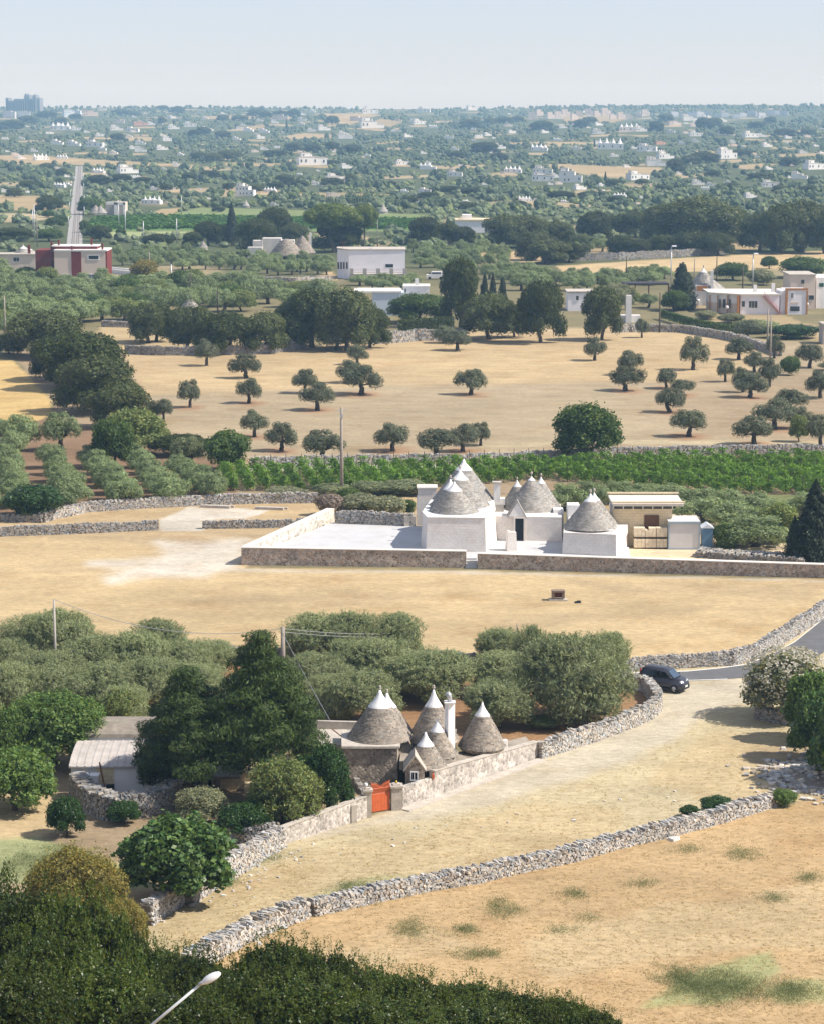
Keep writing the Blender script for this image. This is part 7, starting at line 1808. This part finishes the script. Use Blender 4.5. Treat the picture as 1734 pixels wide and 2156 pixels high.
    spots = [(870, 1955, 60, 30), (1050, 1915, 40, 40), (975, 1960, 70, 18), (1210, 1885, 55, 20), (1080, 1920, 40, 14), (1350, 1860, 50, 14), (1440, 1790, 60, 12), (1560, 1800, 70, 20), (1520, 2080, 200, 60), (1660, 2090, 110, 40), (1180, 1960, 50, 14), (1240, 1935, 40, 12), (1420, 2060, 90, 40), (540, 1800, 90, 40), (470, 1855, 60, 30), (760, 1870, 150, 18), (130, 1820, 200, 60), (1000, 2010, 120, 14), (1620, 1890, 60, 14), (1700, 1850, 60, 18)]
    wm = MB()
    for x, y, w, h in spots:
        n = int(w * h * .9)
        for _ in range(max(1, n // 60)):
            cx_ = x + rng3.normal() * w * .28; cy_ = y + rng3.normal() * h * .28; g = G(cx_, min(cy_, 2150))
            m_ = 60; c = np.array(g) + np.c_[rng3.normal(size=(m_, 2)) * [.28, .35], np.abs(rng3.normal(size=m_)) * .07 + .04]
            leaves(wm, c, unit(rng3.normal(size=(m_, 3))), .12, rng3, .16, np.c_[rng3.normal(size=(m_, 2)) * .5, np.ones(m_)], np.ones((m_, 3)) * (.8 + .5 * rng3.random((m_, 1))))
    o = ob('weeds', wm.mesh('weeds', LM['grass'])); tag(o, 'scattered green weed tufts in the dry grass', kind='stuff')
    sm = MB(); ns = 70; sx = np.r_[rng3.uniform(440, 640, 50), rng3.uniform(640, 1500, 20)]; sy = np.r_[1895 - (sx[:50] - 440) * .55 + rng3.normal(size=50) * 18, 1800 - (sx[50:] - 640) * .16 + rng3.normal(size=20) * 16]
    sp = np.array([tuple(G(a, b)) for a, b in zip(sx, sy)]); sz = .06 + .12 * rng3.random(ns) ** 2
    stones(sm, sp + [0, 0, .02], np.stack([sz * 1.3, sz, sz * .7], 1), unit(rng3.normal(size=(ns, 2))), rng3, stonetint(rng3, ns, 1.1, 1.6), .2)
    tag(ob('loose_stones', sm.mesh('loose_stones', M['stone'])), 'loose pale stones scattered on the straw track', kind='stuff')
    # dry grass tufts over the near ground
    wm = MB(); n = 16000
    xs = rng3.uniform(280, 1760, n); ys = 1440 + (2200 - 1440) * rng3.random(n) ** .8
    tb = TRACKPOLY
    sd = polydist(xs, ys, tb); ok = (sd > 0) & (polydist(xs, ys, PAINT[17][2]) < -5)
    xs, ys = xs[ok], ys[ok]
    u = (xs - CX) / F; dy = CP + (CY - ys) / F * SP; dz = -SP + (CY - ys) / F * CP; t = -CAMZ / dz
    k = 5; P = np.repeat(np.c_[u * t, dy * t, np.zeros(len(t))], k, 0); P[:, :2] += rng3.normal(size=(len(P), 2)) * .07; P[:, 2] += .01 + .03 * rng3.random(len(P))
    lf = np.c_[rng3.normal(size=(len(P), 2)), np.zeros(len(P))]
    leaves(wm, P, unit(rng3.normal(size=(len(P), 3)) * .25 + [0, 0, 1]), .13 * (.6 + .8 * rng3.random(len(P))), rng3, .2, lf, np.repeat(.8 + .5 * rng3.random((len(t), 1)), k, 0) * np.ones((len(P), 3)))
    o = ob('dry_grass', wm.mesh('dry_grass', M['straw'])); tag(o, 'short dry straw tufts on the foreground ground', kind='stuff')
M['straw'] = leafmat('dry_straw', (0.46, 0.35, 0.18), 0.0, 0.3)
TRACKPOLY = [(1290, 1440), (1760, 1440), (1760, 2200), (280, 2200), (300, 1950), (430, 1885), (600, 1775), (850, 1715), (1130, 1612), (1385, 1495)]
def TREEROOT(): return LABELROOT[0]
LABELROOT = [None]
_tree0 = tree
def tree(*a, **k):
    o = _tree0(*a, **k); LABELROOT[0] = o; return o

# ------------------------------------------------------------------ the far plain and hillside
FARH_L = [(40, 130, 60, 'g'), (100, 130, 60, 'g'), (195, 120, 40, 'g'), (287, 125, 55, 'G'), (322, 120, 45, 'G'), (380, 118, 70, 'b'), (430, 95, 40, 'w'), (208, 195, 40, 'r'), (255, 180, 90, 't'), (320, 180, 45, 'w'), (365, 190, 30, 'w'), (420, 205, 40, 'w'), (490, 180, 60, 'w'), (558, 187, 60, 'w'), (590, 160, 65, 'o'), (500, 150, 50, 'b'), (728, 130, 30, 'w'), (800, 165, 60, 'w'), (730, 175, 55, 'w'), (310, 245, 65, 'w'), (240, 240, 60, 'w'), (400, 250, 80, 'w'), (430, 265, 40, 'w'), (590, 240, 50, 'w'), (700, 225, 45, 'W'), (680, 262, 55, 'w'), (590, 270, 60, 'w'), (172, 305, 70, 't'), (262, 300, 50, 't'), (90, 300, 40, 'w'), (415, 360, 60, 't'), (535, 360, 95, 'w'), (740, 330, 35, 'W'), (690, 345, 25, 'w'), (20, 440, 40, 'w'), (250, 420, 60, 't'), (940, 115, 30, 'w'), (1180, 135, 70, 'b'), (1315, 105, 28, 'W'), (1275, 115, 22, 'w'), (1110, 190, 50, 'w'), (1095, 215, 40, 'w'), (1045, 185, 50, 'w'), (1270, 140, 40, 'w'), (1310, 185, 40, 'w'), (1360, 180, 60, 'w'), (1450, 215, 70, 'w'), (1555, 110, 70, 'w'), (1560, 170, 110, 'w'), (1500, 140, 60, 'b'), (1110, 262, 40, 'w'), (1310, 325, 130, 'w'), (1455, 340, 55, 'w'), (1545, 290, 30, 'w'), (1410, 395, 90, 'w'), (1265, 415, 50, 'w'), (1330, 410, 50, 'w'), (1030, 455, 95, 'W'), (650, 430, 40, 'w'), (720, 430, 40, 'w'), (845, 430, 20, 'w'), (640, 490, 90, 't'), (880, 470, 25, 'w'), (1135, 440, 60, 't'), (1035, 505, 36, 'c'), (1612, 530, 45, 'c'), (1400, 460, 60, 'b'), (1690, 325, 60, 'w'), (1700, 440, 40, 't')]
FARH_R = [(45, 105, 60, 'w'), (25, 155, 60, 'w'), (245, 95, 50, 'w'), (780, 195, 60, 'w'), (910, 185, 90, 't'), (960, 185, 60, 'w'), (1050, 140, 50, 'w'), (1160, 140, 70, 'w'), (1230, 155, 25, 'b'), (1100, 160, 60, 'b'), (1310, 200, 60, 'w'), (1420, 210, 70, 'w'), (1190, 205, 60, 'w'), (780, 160, 40, 'w'), (400, 165, 40, 'b'), (360, 258, 60, 'w'), (530, 268, 80, 't'), (690, 262, 40, 'w'), (830, 260, 120, 't'), (985, 270, 90, 'w'), (1040, 240, 50, 'o'), (1060, 300, 80, 'w'), (1020, 330, 100, 'w'), (1320, 300, 90, 'W'), (1490, 250, 50, 'w'), (1690, 345, 100, 'w'), (1625, 385, 80, 'w'), (1505, 420, 80, 'w'), (1200, 410, 60, 'w'), (1255, 415, 45, 'w'), (945, 390, 100, 'w'), (660, 400, 110, 'W'), (545, 365, 90, 'w'), (420, 360, 80, 't'), (545, 395, 100, 'w'), (700, 430, 60, 'w'), (175, 375, 70, 'w'), (60, 345, 80, 't'), (50, 445, 60, 'w'), (300, 410, 25, 'w'), (470, 480, 60, 't'), (870, 465, 60, 't'), (1230, 430, 40, 't'), (1420, 465, 60, 'w'), (600, 380, 50, 'w'), (1350, 245, 30, 'b'), (150, 215, 40, 'w'), (1580, 330, 60, 'b')]
def house_proto(kind, seed):
    r = np.random.default_rng(seed); m = MB()
    mats = [{'w': M['house_white'], 'W': M['house_white'], 't': M['house_white'], 'g': M['grey_block'], 'G': M['pale_blue'], 'b': M['beige_block'], 'o': M['orange_block'], 'r': M['house_white'], 'c': M['cone_light'], 'B': M['beige_block']}[kind], M['glass'], M['cone_light'], M['slab'], M['cap']]
    wall = MB(); win = MB(); roof = MB()
    hgt = {'w': .26, 'W': .42, 't': .20, 'g': .55, 'G': .75, 'b': .38, 'o': .34, 'r': .3, 'B': .8}.get(kind, .2)
    def blk(x, y, w, d, h, z=0):
        box(wall, (x, y, z - (.15 if z == 0 else 0)), (w, d, h + (.15 if z == 0 else 0))); box(roof, (x, y, z + h + .002), (w * 1.04, d * 1.04, .018))
        n = max(1, int(w / .14)); rows_ = max(1, int(round(h / .2)))
        for j in range(rows_):
            for i in range(n):
                if r.random() < .4: box(wall, (x - w / 2 + w * (i + .5) / n, y - d / 2 - .004, z + h * (j + .35) / rows_), (.045, .012, h / rows_ * .36), mi=1)
    if kind == 'c':
        lathe(wall, (0, 0, -.1), [(.45, 0), (.43, .3)], 16); lathe(wall, (0, 0, .2), [(.5, 0), (.34, .22), (.18, .46), (.03, .75)], 16)
    else:
        blk(-.15 + .1 * r.random(), 0, .62, .5, hgt)
        blk(.28, -.06 * r.random(), .42, .42, hgt * (.55 + .35 * r.random()))
        if kind in 'wW' : blk(-.2, .05, .3, .3, .13, hgt)
        box(wall, (.1 * r.random(), .1, hgt), (.04, .05, .09))
        if kind == 't':
            for i in range(3 + int(r.random() * 2)):
                x = -.36 + .24 * i; s = .55 + .35 * r.random(); cn = MB()
                lathe(roof, (x, -.02 + .1 * r.random(), .19), [(.13 * s, 0), (.09 * s, .10 * s), (.045 * s, .19 * s), (.012, .30 * s)], 12)
    return wall, win, roof, mats
def farhouses():
    protos = {}
    hp = []
    for x, y, w, k in FARH_L: hp.append((x * .5008, 184.2 + y * .5008, w * .5008, k))
    for x, y, w, k in FARH_R: hp.append((868.3 + x * .4993, 184.2 + y * .4993, w * .4993, k))
    rr = random.Random(4)
    for i in range(165): hp.append((rr.uniform(0, 1734), rr.choice([rr.uniform(234, 300), rr.uniform(240, 330), rr.uniform(300, 440)]), rr.uniform(8, 20), rr.choice('wwwwbt')))
    # ridge town blocks
    for i in range(15): hp.append((868 + (505 + 34 * i + rr.uniform(-8, 8)) * .4993, 184.2 + (126 + rr.uniform(-10, 10)) * .4993, rr.uniform(14, 22), 'B'))
    for i in range(14): hp.append((868 + (1100 + 36 * i + rr.uniform(-8, 8)) * .4993, 184.2 + (122 + rr.uniform(-8, 10)) * .4993, rr.uniform(14, 24), 'g'))
    GN = {'w': 'white flat-roofed house', 'W': 'tall white two-storey house', 't': 'white trulli farm with small cones', 'g': 'grey-blue apartment block', 'G': 'tall blue-grey block', 'b': 'beige house', 'o': 'salmon-coloured house', 'r': 'reddish-roofed house', 'c': 'lone grey trullo', 'B': 'beige apartment block'}
    for x, y, w, k in hp:
        w = w * .97
        v = rr.randrange(3) if k in 'wWt' else 0
        if (k, v) not in protos:
            wl, wn, rf, mats = house_proto(k, 5 + v * 3 + ord(k))
            protos[(k, v)] = (wl.mesh('wall', mats[:2]), None, rf.mesh('roof', M['cap'] if k == 't' else mats[3] if k not in 'r' else M['orange_block']) if rf.v else None)
        wl, wn, rf = protos[(k, v)]
        g = G(x, y); wm = w / ppm(g)
        o = root('far_house' if k not in 'gGB' else 'apartment_block', tuple(g), None, 'house' if k not in 'gGB' else 'building', 'houses scattered over the far hillside', rr.uniform(-.3, .5))
        hs = 1.0 if k in 'wWtc' else 0.95 if k in 'gB' else .8
        o.scale = (wm, wm * .9, wm * hs)
        ob('wall', wl, o)
        if wn: ob('windows', wn, o).name = 'window_row'
        if rf: ob('roof', rf, o)
        HOUSES.append((x, y, w))
        LABELS.append((o, GN[k], x, y, o['group']))
    # tower blocks on the left skyline
    p = G(48, 236); o = root('tower_complex', tuple(p), 'grey-blue tower complex on the far left skyline', 'building')
    for x0, x1, yt in ((13, 18, 206), (18, 30, 212), (30, 52, 208), (52, 62, 200), (62, 70, 208), (70, 76, 201), (76, 84, 206), (54, 56, 197), (72, 74, 199)):
        m = MB(); facebox(m, x0, x1, 238, yt, 40, p.z - 6, Y=p.y + (x0 % 7)); part(o, 'tower', m, M['tower'])
        m = MB(); a, b = A(x0, 236, p.y + (x0 % 7)), A(x1, yt, p.y + (x0 % 7)); n = max(1, int((x1 - x0) / 4))
        for i in range(n): box(m, (a.x + (b.x - a.x) * (i + .5) / n, a.y - .3, p.z), ((b.x - a.x) / n * .3, .5, b.z - p.z - 3))
        part(o, 'window_band', m, M['glass'])
HOUSES = []
def woodland():
    """everything too small and too many to count: merged tree crowns over plain and hillside"""
    rng = np.random.default_rng(99)
    def blobs(name, pts, wpx, hr, label, colr, leafy, mat):
        mb = MB(); v1, f1 = ICO[1]; v2, f2 = ICO[2]
        pts = np.array(pts)
        gs = np.array([tuple(G(x, y)) for x, y in pts[:, :2]])
        dp = gs[:, 1] * CP + (CAMZ - gs[:, 2]) * SP
        w = pts[:, 2] * dp / F; h = w * pts[:, 3]
        V, FF = (v2, f2)
        n = len(gs)
        ph = rng.random((n, 1)) * 50
        nz = 1 + .30 * snoise(V[None] * 2.6 + ph[:, :, None], 1.0) + .10 * rng.normal(size=(n, len(V)))
        R = np.stack([w * .5, w * .5, h * .55], 1)
        P = V[None] * nz[:, :, None] * R[:, None, :] + gs[:, None, :] + np.array([0, 0, 1.0]) * (h * .45)[:, None, None]
        col_ = np.repeat(pts[:, 4:7], len(V), 0)
        fc = (FF[None] + (np.arange(n) * len(V))[:, None, None]).reshape(-1, 3)
        mb.add(P.reshape(-1, 3), fc, col_)
        # leafy tufts roughen the outline
        m = leafy; k = rng.integers(0, n, n * m); d = unit(rng.normal(size=(n * m, 3))); d[:, 2] = np.abs(d[:, 2]) * rng.choice([1, -.4], n * m, p=[.8, .2])
        c = gs[k] + d * R[k] * (1.0 + .16 * rng.normal(size=(n * m, 1))) + np.c_[np.zeros((n * m, 2)), h[k] * .45]
        leaves(mb, c, unit(d + rng.normal(size=d.shape) * .5), w[k] * .20 * (.6 + .8 * rng.random(n * m)), rng, .7, None, pts[k][:, 4:7] * (.8 + .45 * rng.random((n * m, 1))))
        o = ob(name, mb.mesh(name, mat)); tag(o, label, kind='stuff')
    TANP = [p[2] for p in PAINT if p[0] in (TAN, GOLD, STRAW) and max(q[1] for q in p[2]) < 560 and p[3] > .5]
    GRP = [p[2] for p in PAINT if p[0] in (GREEN, PGREEN) and max(q[1] for q in p[2]) < 560]
    def ok(x, y, pad=0):
        m = np.ones(len(x), bool)
        for q in TANP + GRP: m &= polydist(x, y, q) < 1.0
        m &= ~((x > 140 - 2 + 0 * y) & (x < 178) & (y > 346) & (y < 530) & (x > 140 + (520 - y) * .118 - 3) & (x < 178))
        return m
    def houseclear(x, y, w):
        m = np.ones(len(x), bool)
        for hx, hy, hw in HOUSES:
            m &= ~((np.abs(x - hx) < hw * .5 + w * .3) & (y > hy - 1) & (y < hy + 8 + hw * .16))
        for bx0, bx1, by0, by1 in ((195, 270, 440, 466), (955, 1040, 486, 498), (105, 232, 500, 560), (525, 660, 515, 545)):
            m &= ~((x > bx0) & (x < bx1) & (y > by0) & (y < by1))
        return m
    def mk(n, y0, y1, w0, w1, cols, hr, clump=None, power=1.0, thr=None, nsc=(60., 14.), seed=0, x0=-60, x1=1794):
        x = rng.uniform(x0, x1, n); y = y0 + (y1 - y0) * rng.random(n) ** power
        w = rng.uniform(w0, w1, n) * (.5 + .5 * (y - 215) / 260 * 1.6)
        w = np.maximum(w * 1.15, 4.0)
        k = ok(x, y) & houseclear(x, y, w)
        if thr is not None: k &= snoise(np.stack([x / nsc[0], y / nsc[1], 0 * x + seed], -1), seed) > thr
        x, y, w = x[k], y[k], w[k]
        C = np.array(cols)[rng.integers(0, len(cols), len(x))] * (.85 + .3 * rng.random((len(x), 1)))
        return np.c_[x, y, w, rng.uniform(hr[0], hr[1], len(x)), C]
    ol = [(1.25, 1.20, 1.2), (1.05, 1.1, 1.0), (1.4, 1.3, 1.15), (1.15, 1.15, .9)]
    dk = [(.50, .58, .48), (.62, .70, .5), (.45, .52, .42), (.8, .85, .55)]
    A1 = np.concatenate([mk(8200, 228, 345, 4, 9, ol + dk[:2] + [(1.6, 1.5, .9)], (.6, .9)), mk(2600, 345, 460, 6, 12, ol + [(1.5, 1.5, .8)], (.55, .8)), mk(900, 400, 530, 9, 17, ol, (.55, .8))])
    D1 = np.concatenate([mk(4600, 226, 350, 6, 13, dk, (.7, 1.1), thr=.05, seed=3.0), mk(2200, 350, 445, 9, 17, dk, (.7, 1.0), thr=.12, seed=8.0)])
    RD = mk(700, 223, 230, 6, 12, dk + ol[:1], (.6, 1.1))
    blobs('distant_grove', A1, None, None, 'mass of small grey-green trees over the plain and the hillside', None, 26, LM['wood'])
    blobs('distant_woodland', np.concatenate([D1, RD]), None, None, 'mass of darker woods between the far houses', None, 34, LM['wood'])
    # counted far trees that stand out
    trees_ = []
    for x, y, w, h in ((255, 243, 40, 18), (285, 245, 30, 16), (345, 232, 30, 13), (375, 240, 32, 22), (340, 262, 20, 22), (60, 262, 44, 26), (25, 275, 50, 30), (100, 250, 40, 22), (130, 262, 36, 22), (160, 252, 30, 18), (250, 298, 36, 22), (505, 255, 30, 18), (540, 246, 40, 22), (590, 246, 34, 18), (620, 248, 30, 24), (560, 250, 34, 20), (470, 256, 34, 20), (700, 262, 30, 22), (430, 285, 34, 22), (470, 292, 40, 24), (410, 290, 30, 22), (620, 320, 44, 28), (660, 322, 44, 28), (580, 330, 60, 20), (700, 318, 40, 26), (740, 325, 50, 26), (480, 338, 50, 28), (450, 342, 44, 30), (420, 338, 36, 24), (690, 345, 60, 12), (990, 272, 54, 28), (1140, 278, 56, 32), (1060, 260, 44, 20), (1090, 258, 30, 18), (1220, 270, 40, 24), (1240, 262, 34, 20), (1030, 262, 34, 20), (1020, 325, 66, 32), (1050, 340, 44, 26), (960, 335, 44, 22), (1400, 258, 40, 26), (1380, 280, 36, 32), (1500, 270, 36, 30), (1530, 285, 40, 26), (1480, 275, 36, 34), (1620, 262, 30, 24), (1650, 290, 60, 24), (1700, 285, 40, 20), (1590, 272, 34, 22), (1480, 345, 60, 34), (1420, 365, 44, 40), (1450, 350, 50, 30), (1560, 330, 50, 20), (1500, 372, 40, 20), (1290, 392, 44, 18), (1350, 390, 34, 20), (820, 395, 30, 20), (1390, 402, 34, 18), (1660, 350, 44, 24), (1600, 380, 50, 22), (255, 385, 50, 26), (210, 392, 44, 30), (300, 388, 40, 22), (400, 380, 40, 22), (440, 378, 44, 24), (350, 400, 30, 16), (540, 405, 34, 24), (480, 400, 30, 20), (580, 400, 40, 24), (630, 395, 34, 20), (60, 400, 50, 26), (30, 415, 44, 24), (100, 360, 36, 22), (130, 372, 36, 22), (600, 388, 60, 26), (700, 392, 50, 24), (740, 385, 30, 24), (1000, 412, 60, 26), (950, 408, 50, 22), (1180, 420, 60, 24), (1240, 418, 50, 22), (1300, 428, 40, 20), (900, 420, 44, 20), (860, 428, 40, 20), (980, 440, 40, 20), (1090, 436, 36, 18), (760, 440, 36, 18), (1540, 400, 40, 20), (1640, 405, 40, 22), (1700, 410, 44, 24), (560, 430, 40, 16), (460, 446, 34, 14), (640, 436, 30, 14)):
        trees_.append((x, y, w, h))
    for x, y, w, h in trees_:
        o = tree('oak', x, y, w * .85, y - h * .85, 'dark green tree clump' if w > 40 else 'dark rounded far tree', group='dark trees on the far plain and hillside', name='far_tree')
    for x, y, w, h, lab in ((604, 274, 7, 22, 'tiny dark cypress on the far slope left of centre'), (1250, 310, 6, 18, 'tiny dark cypress near the middle of the far slope'), (1273, 402 - 20, 8, 20, 'tiny dark cypress beside the long tan field')):
        tree('column', x, y, w, y - h, 'x', label=lab)
    for i in range(7):
        tree('column', 738 + i * 5.6, 432, 5.5, 408 + (i % 2) * 2, 'x', label=['first', 'second', 'third', 'fourth', 'fifth', 'sixth', 'seventh'][i] + ' slim pale poplar from the left in the far row', name='poplar_tree', leaf='palegreen', group='row of far poplars')
    # rows of the far vineyard plots
    mb = MB(); n = 30000
    x = rng.uniform(180, 905, n); y = rng.uniform(438, 488, n)
    k = polydist(x, y, PAINT[VINE_I][2]) > 0; x, y = x[k], y[k]
    g = np.array([tuple(G(a, b)) for a, b in zip(x[:9000], y[:9000])]); 
    g[:, 1] = np.round(g[:, 1] / 5.5) * 5.5; g[:, 2] = .5 + .8 * rng.random(len(g))
    leaves(mb, g, unit(rng.normal(size=g.shape) + [0, 0, 1]), 2.2, rng, .5, np.tile([1.0, 0, 0], (len(g), 1)), np.ones((len(g), 3)) * (.5 + .35 * rng.random((len(g), 1))) * np.array([.85, 1, 1.1]))
    o = ob('far_vines', mb.mesh('far_vines', LM['vine'])); tag(o, 'green vines of the far plots on the plain', kind='stuff')
VINE_I = [i for i, p in enumerate(PAINT) if p[0] == (0.16, 0.30, 0.08)][0]

# ------------------------------------------------------------------ labels that single out
LANDMARKS = [('the tall concrete pole', 720, 950), ('the big round green tree', 1232, 900), ('the vineyard bush', 480, 940), ('the left trulli house', 955, 1090), ('the grey container', 1438, 1125), ('the black car', 1393, 1432), ('the orange gate', 800, 1685), ('the white farmhouse', 230, 1620), ('the cedar pair', 470, 1520), ('the flowering oleander', 1655, 1430),
    ('the red house', 165, 555), ('the white box house', 782, 550), ('the villa cones', 1480, 585), ('the villa stairs', 1620, 640), ('the umbrella pines', 720, 450), ('the grey trulli farm', 590, 520), ('the twin cypresses', 1036, 620), ('the left oak clump', 190, 770), ('the stone barn', 245, 440), ('the railway foot', 160, 505), ('the railway head', 168, 352), ('the long tan far field', 1290, 362),
    ('the tower complex', 48, 218), ('the far salmon house', 296, 262), ('the far flat white house block', 516, 405), ('the cone-topped plain trullo', 809, 448), ('the far ridge town', 1230, 240), ('the yellow tree', 306, 568), ('the dark canopy', 1360, 603), ('the small white-tipped trullo', 399, 632), ('the slim pale field pole', 1620, 715), ('the far warehouse', 998, 470), ('the long clipped hedge', 895, 690), ('the foreground street lamp', 440, 2060), ('the fig tree', 378, 1800), ('the slim left pole', 118, 1320), ('the thick pole', 597, 1360), ('the pennant', 1086, 1330), ('the far poplars', 755, 420), ('the long white far terrace', 1205, 375), ('the far white villa', 655, 345), ('the pale skyline block', 160, 235), ('the far right curved road', 1655, 290)]
ORD = ['', 'second', 'third', 'fourth', 'fifth', 'sixth', 'seventh', 'eighth', 'ninth', 'tenth', 'eleventh', 'twelfth', 'thirteenth', 'fourteenth', 'fifteenth', 'sixteenth', 'seventeenth', 'eighteenth', 'nineteenth', 'twentieth']
def name_all():
    buckets = {}
    for o, desc, x, y, grp in LABELS:
        best = None
        for nm, lx, ly in LANDMARKS:
            d = math.hypot(x - lx, (y - ly) * 2.0)
            if best is None or d < best[0]: best = (d, nm, lx, ly)
        d, nm, lx, ly = best
        dx, dy = x - lx, (y - ly) * 2.0
        side = ('right of' if dx > 0 else 'left of') if abs(dx) >= abs(dy) * .8 else ('in front of' if dy > 0 else 'behind')
        buckets.setdefault((desc, nm, side), []).append((d, o))
    for (desc, nm, side), L in buckets.items():
        L.sort(key=lambda q: q[0])
        for i, (d, o) in enumerate(L):
            od = ORD[i] + ' nearest ' if 0 < i < 20 else ('nearest ' if len(L) > 1 else '')
            if i >= 20: od = ORD[i - 19] + ' nearest among the remote ones '
            o['label'] = f"{desc}, {od}{side} {nm}" if od else f"{desc} {side} {nm}"

# ------------------------------------------------------------------ air
def haze():
    m, n, out = newmat('summer_haze')
    v = N(n, 'ShaderNodeVolumePrincipled')
    v.inputs['Color'].default_value = (0.38, 0.66, 1.0, 1)
    v.inputs['Density'].default_value = HAZE
    v.inputs['Absorption Color'].default_value = (1, 1, 1, 1)
    v.inputs['Anisotropy'].default_value = 0.0
    n.links.new(v.outputs[0], out.inputs['Volume'])
    mb = MB(); box(mb, (0, 2795, -25), (11000, 5830, 115))
    o = single('haze', mb, m, (0, 0, 0), 'pale blue summer haze', kind='stuff')
HAZE = 0.00017

import os, time
_T = time.time()
def lap(s):
    print('LAP', s, round(time.time() - _T, 1))
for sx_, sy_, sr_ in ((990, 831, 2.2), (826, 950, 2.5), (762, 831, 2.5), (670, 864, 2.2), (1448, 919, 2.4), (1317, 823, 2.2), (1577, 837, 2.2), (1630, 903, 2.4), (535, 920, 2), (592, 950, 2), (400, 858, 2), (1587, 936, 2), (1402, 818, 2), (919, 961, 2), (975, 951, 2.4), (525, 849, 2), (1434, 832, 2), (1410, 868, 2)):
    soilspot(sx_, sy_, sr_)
build_ground(); lap('ground')
roads(); farm(); house_track(); house_left(); walls(); lap('structures')
mid_buildings(); vineyard(); car(); poles(); lap('things')
plant(); lap('trees')
farhouses(); woodland(); lap('far')
name_all()
if HAZE: haze()
lap('done')
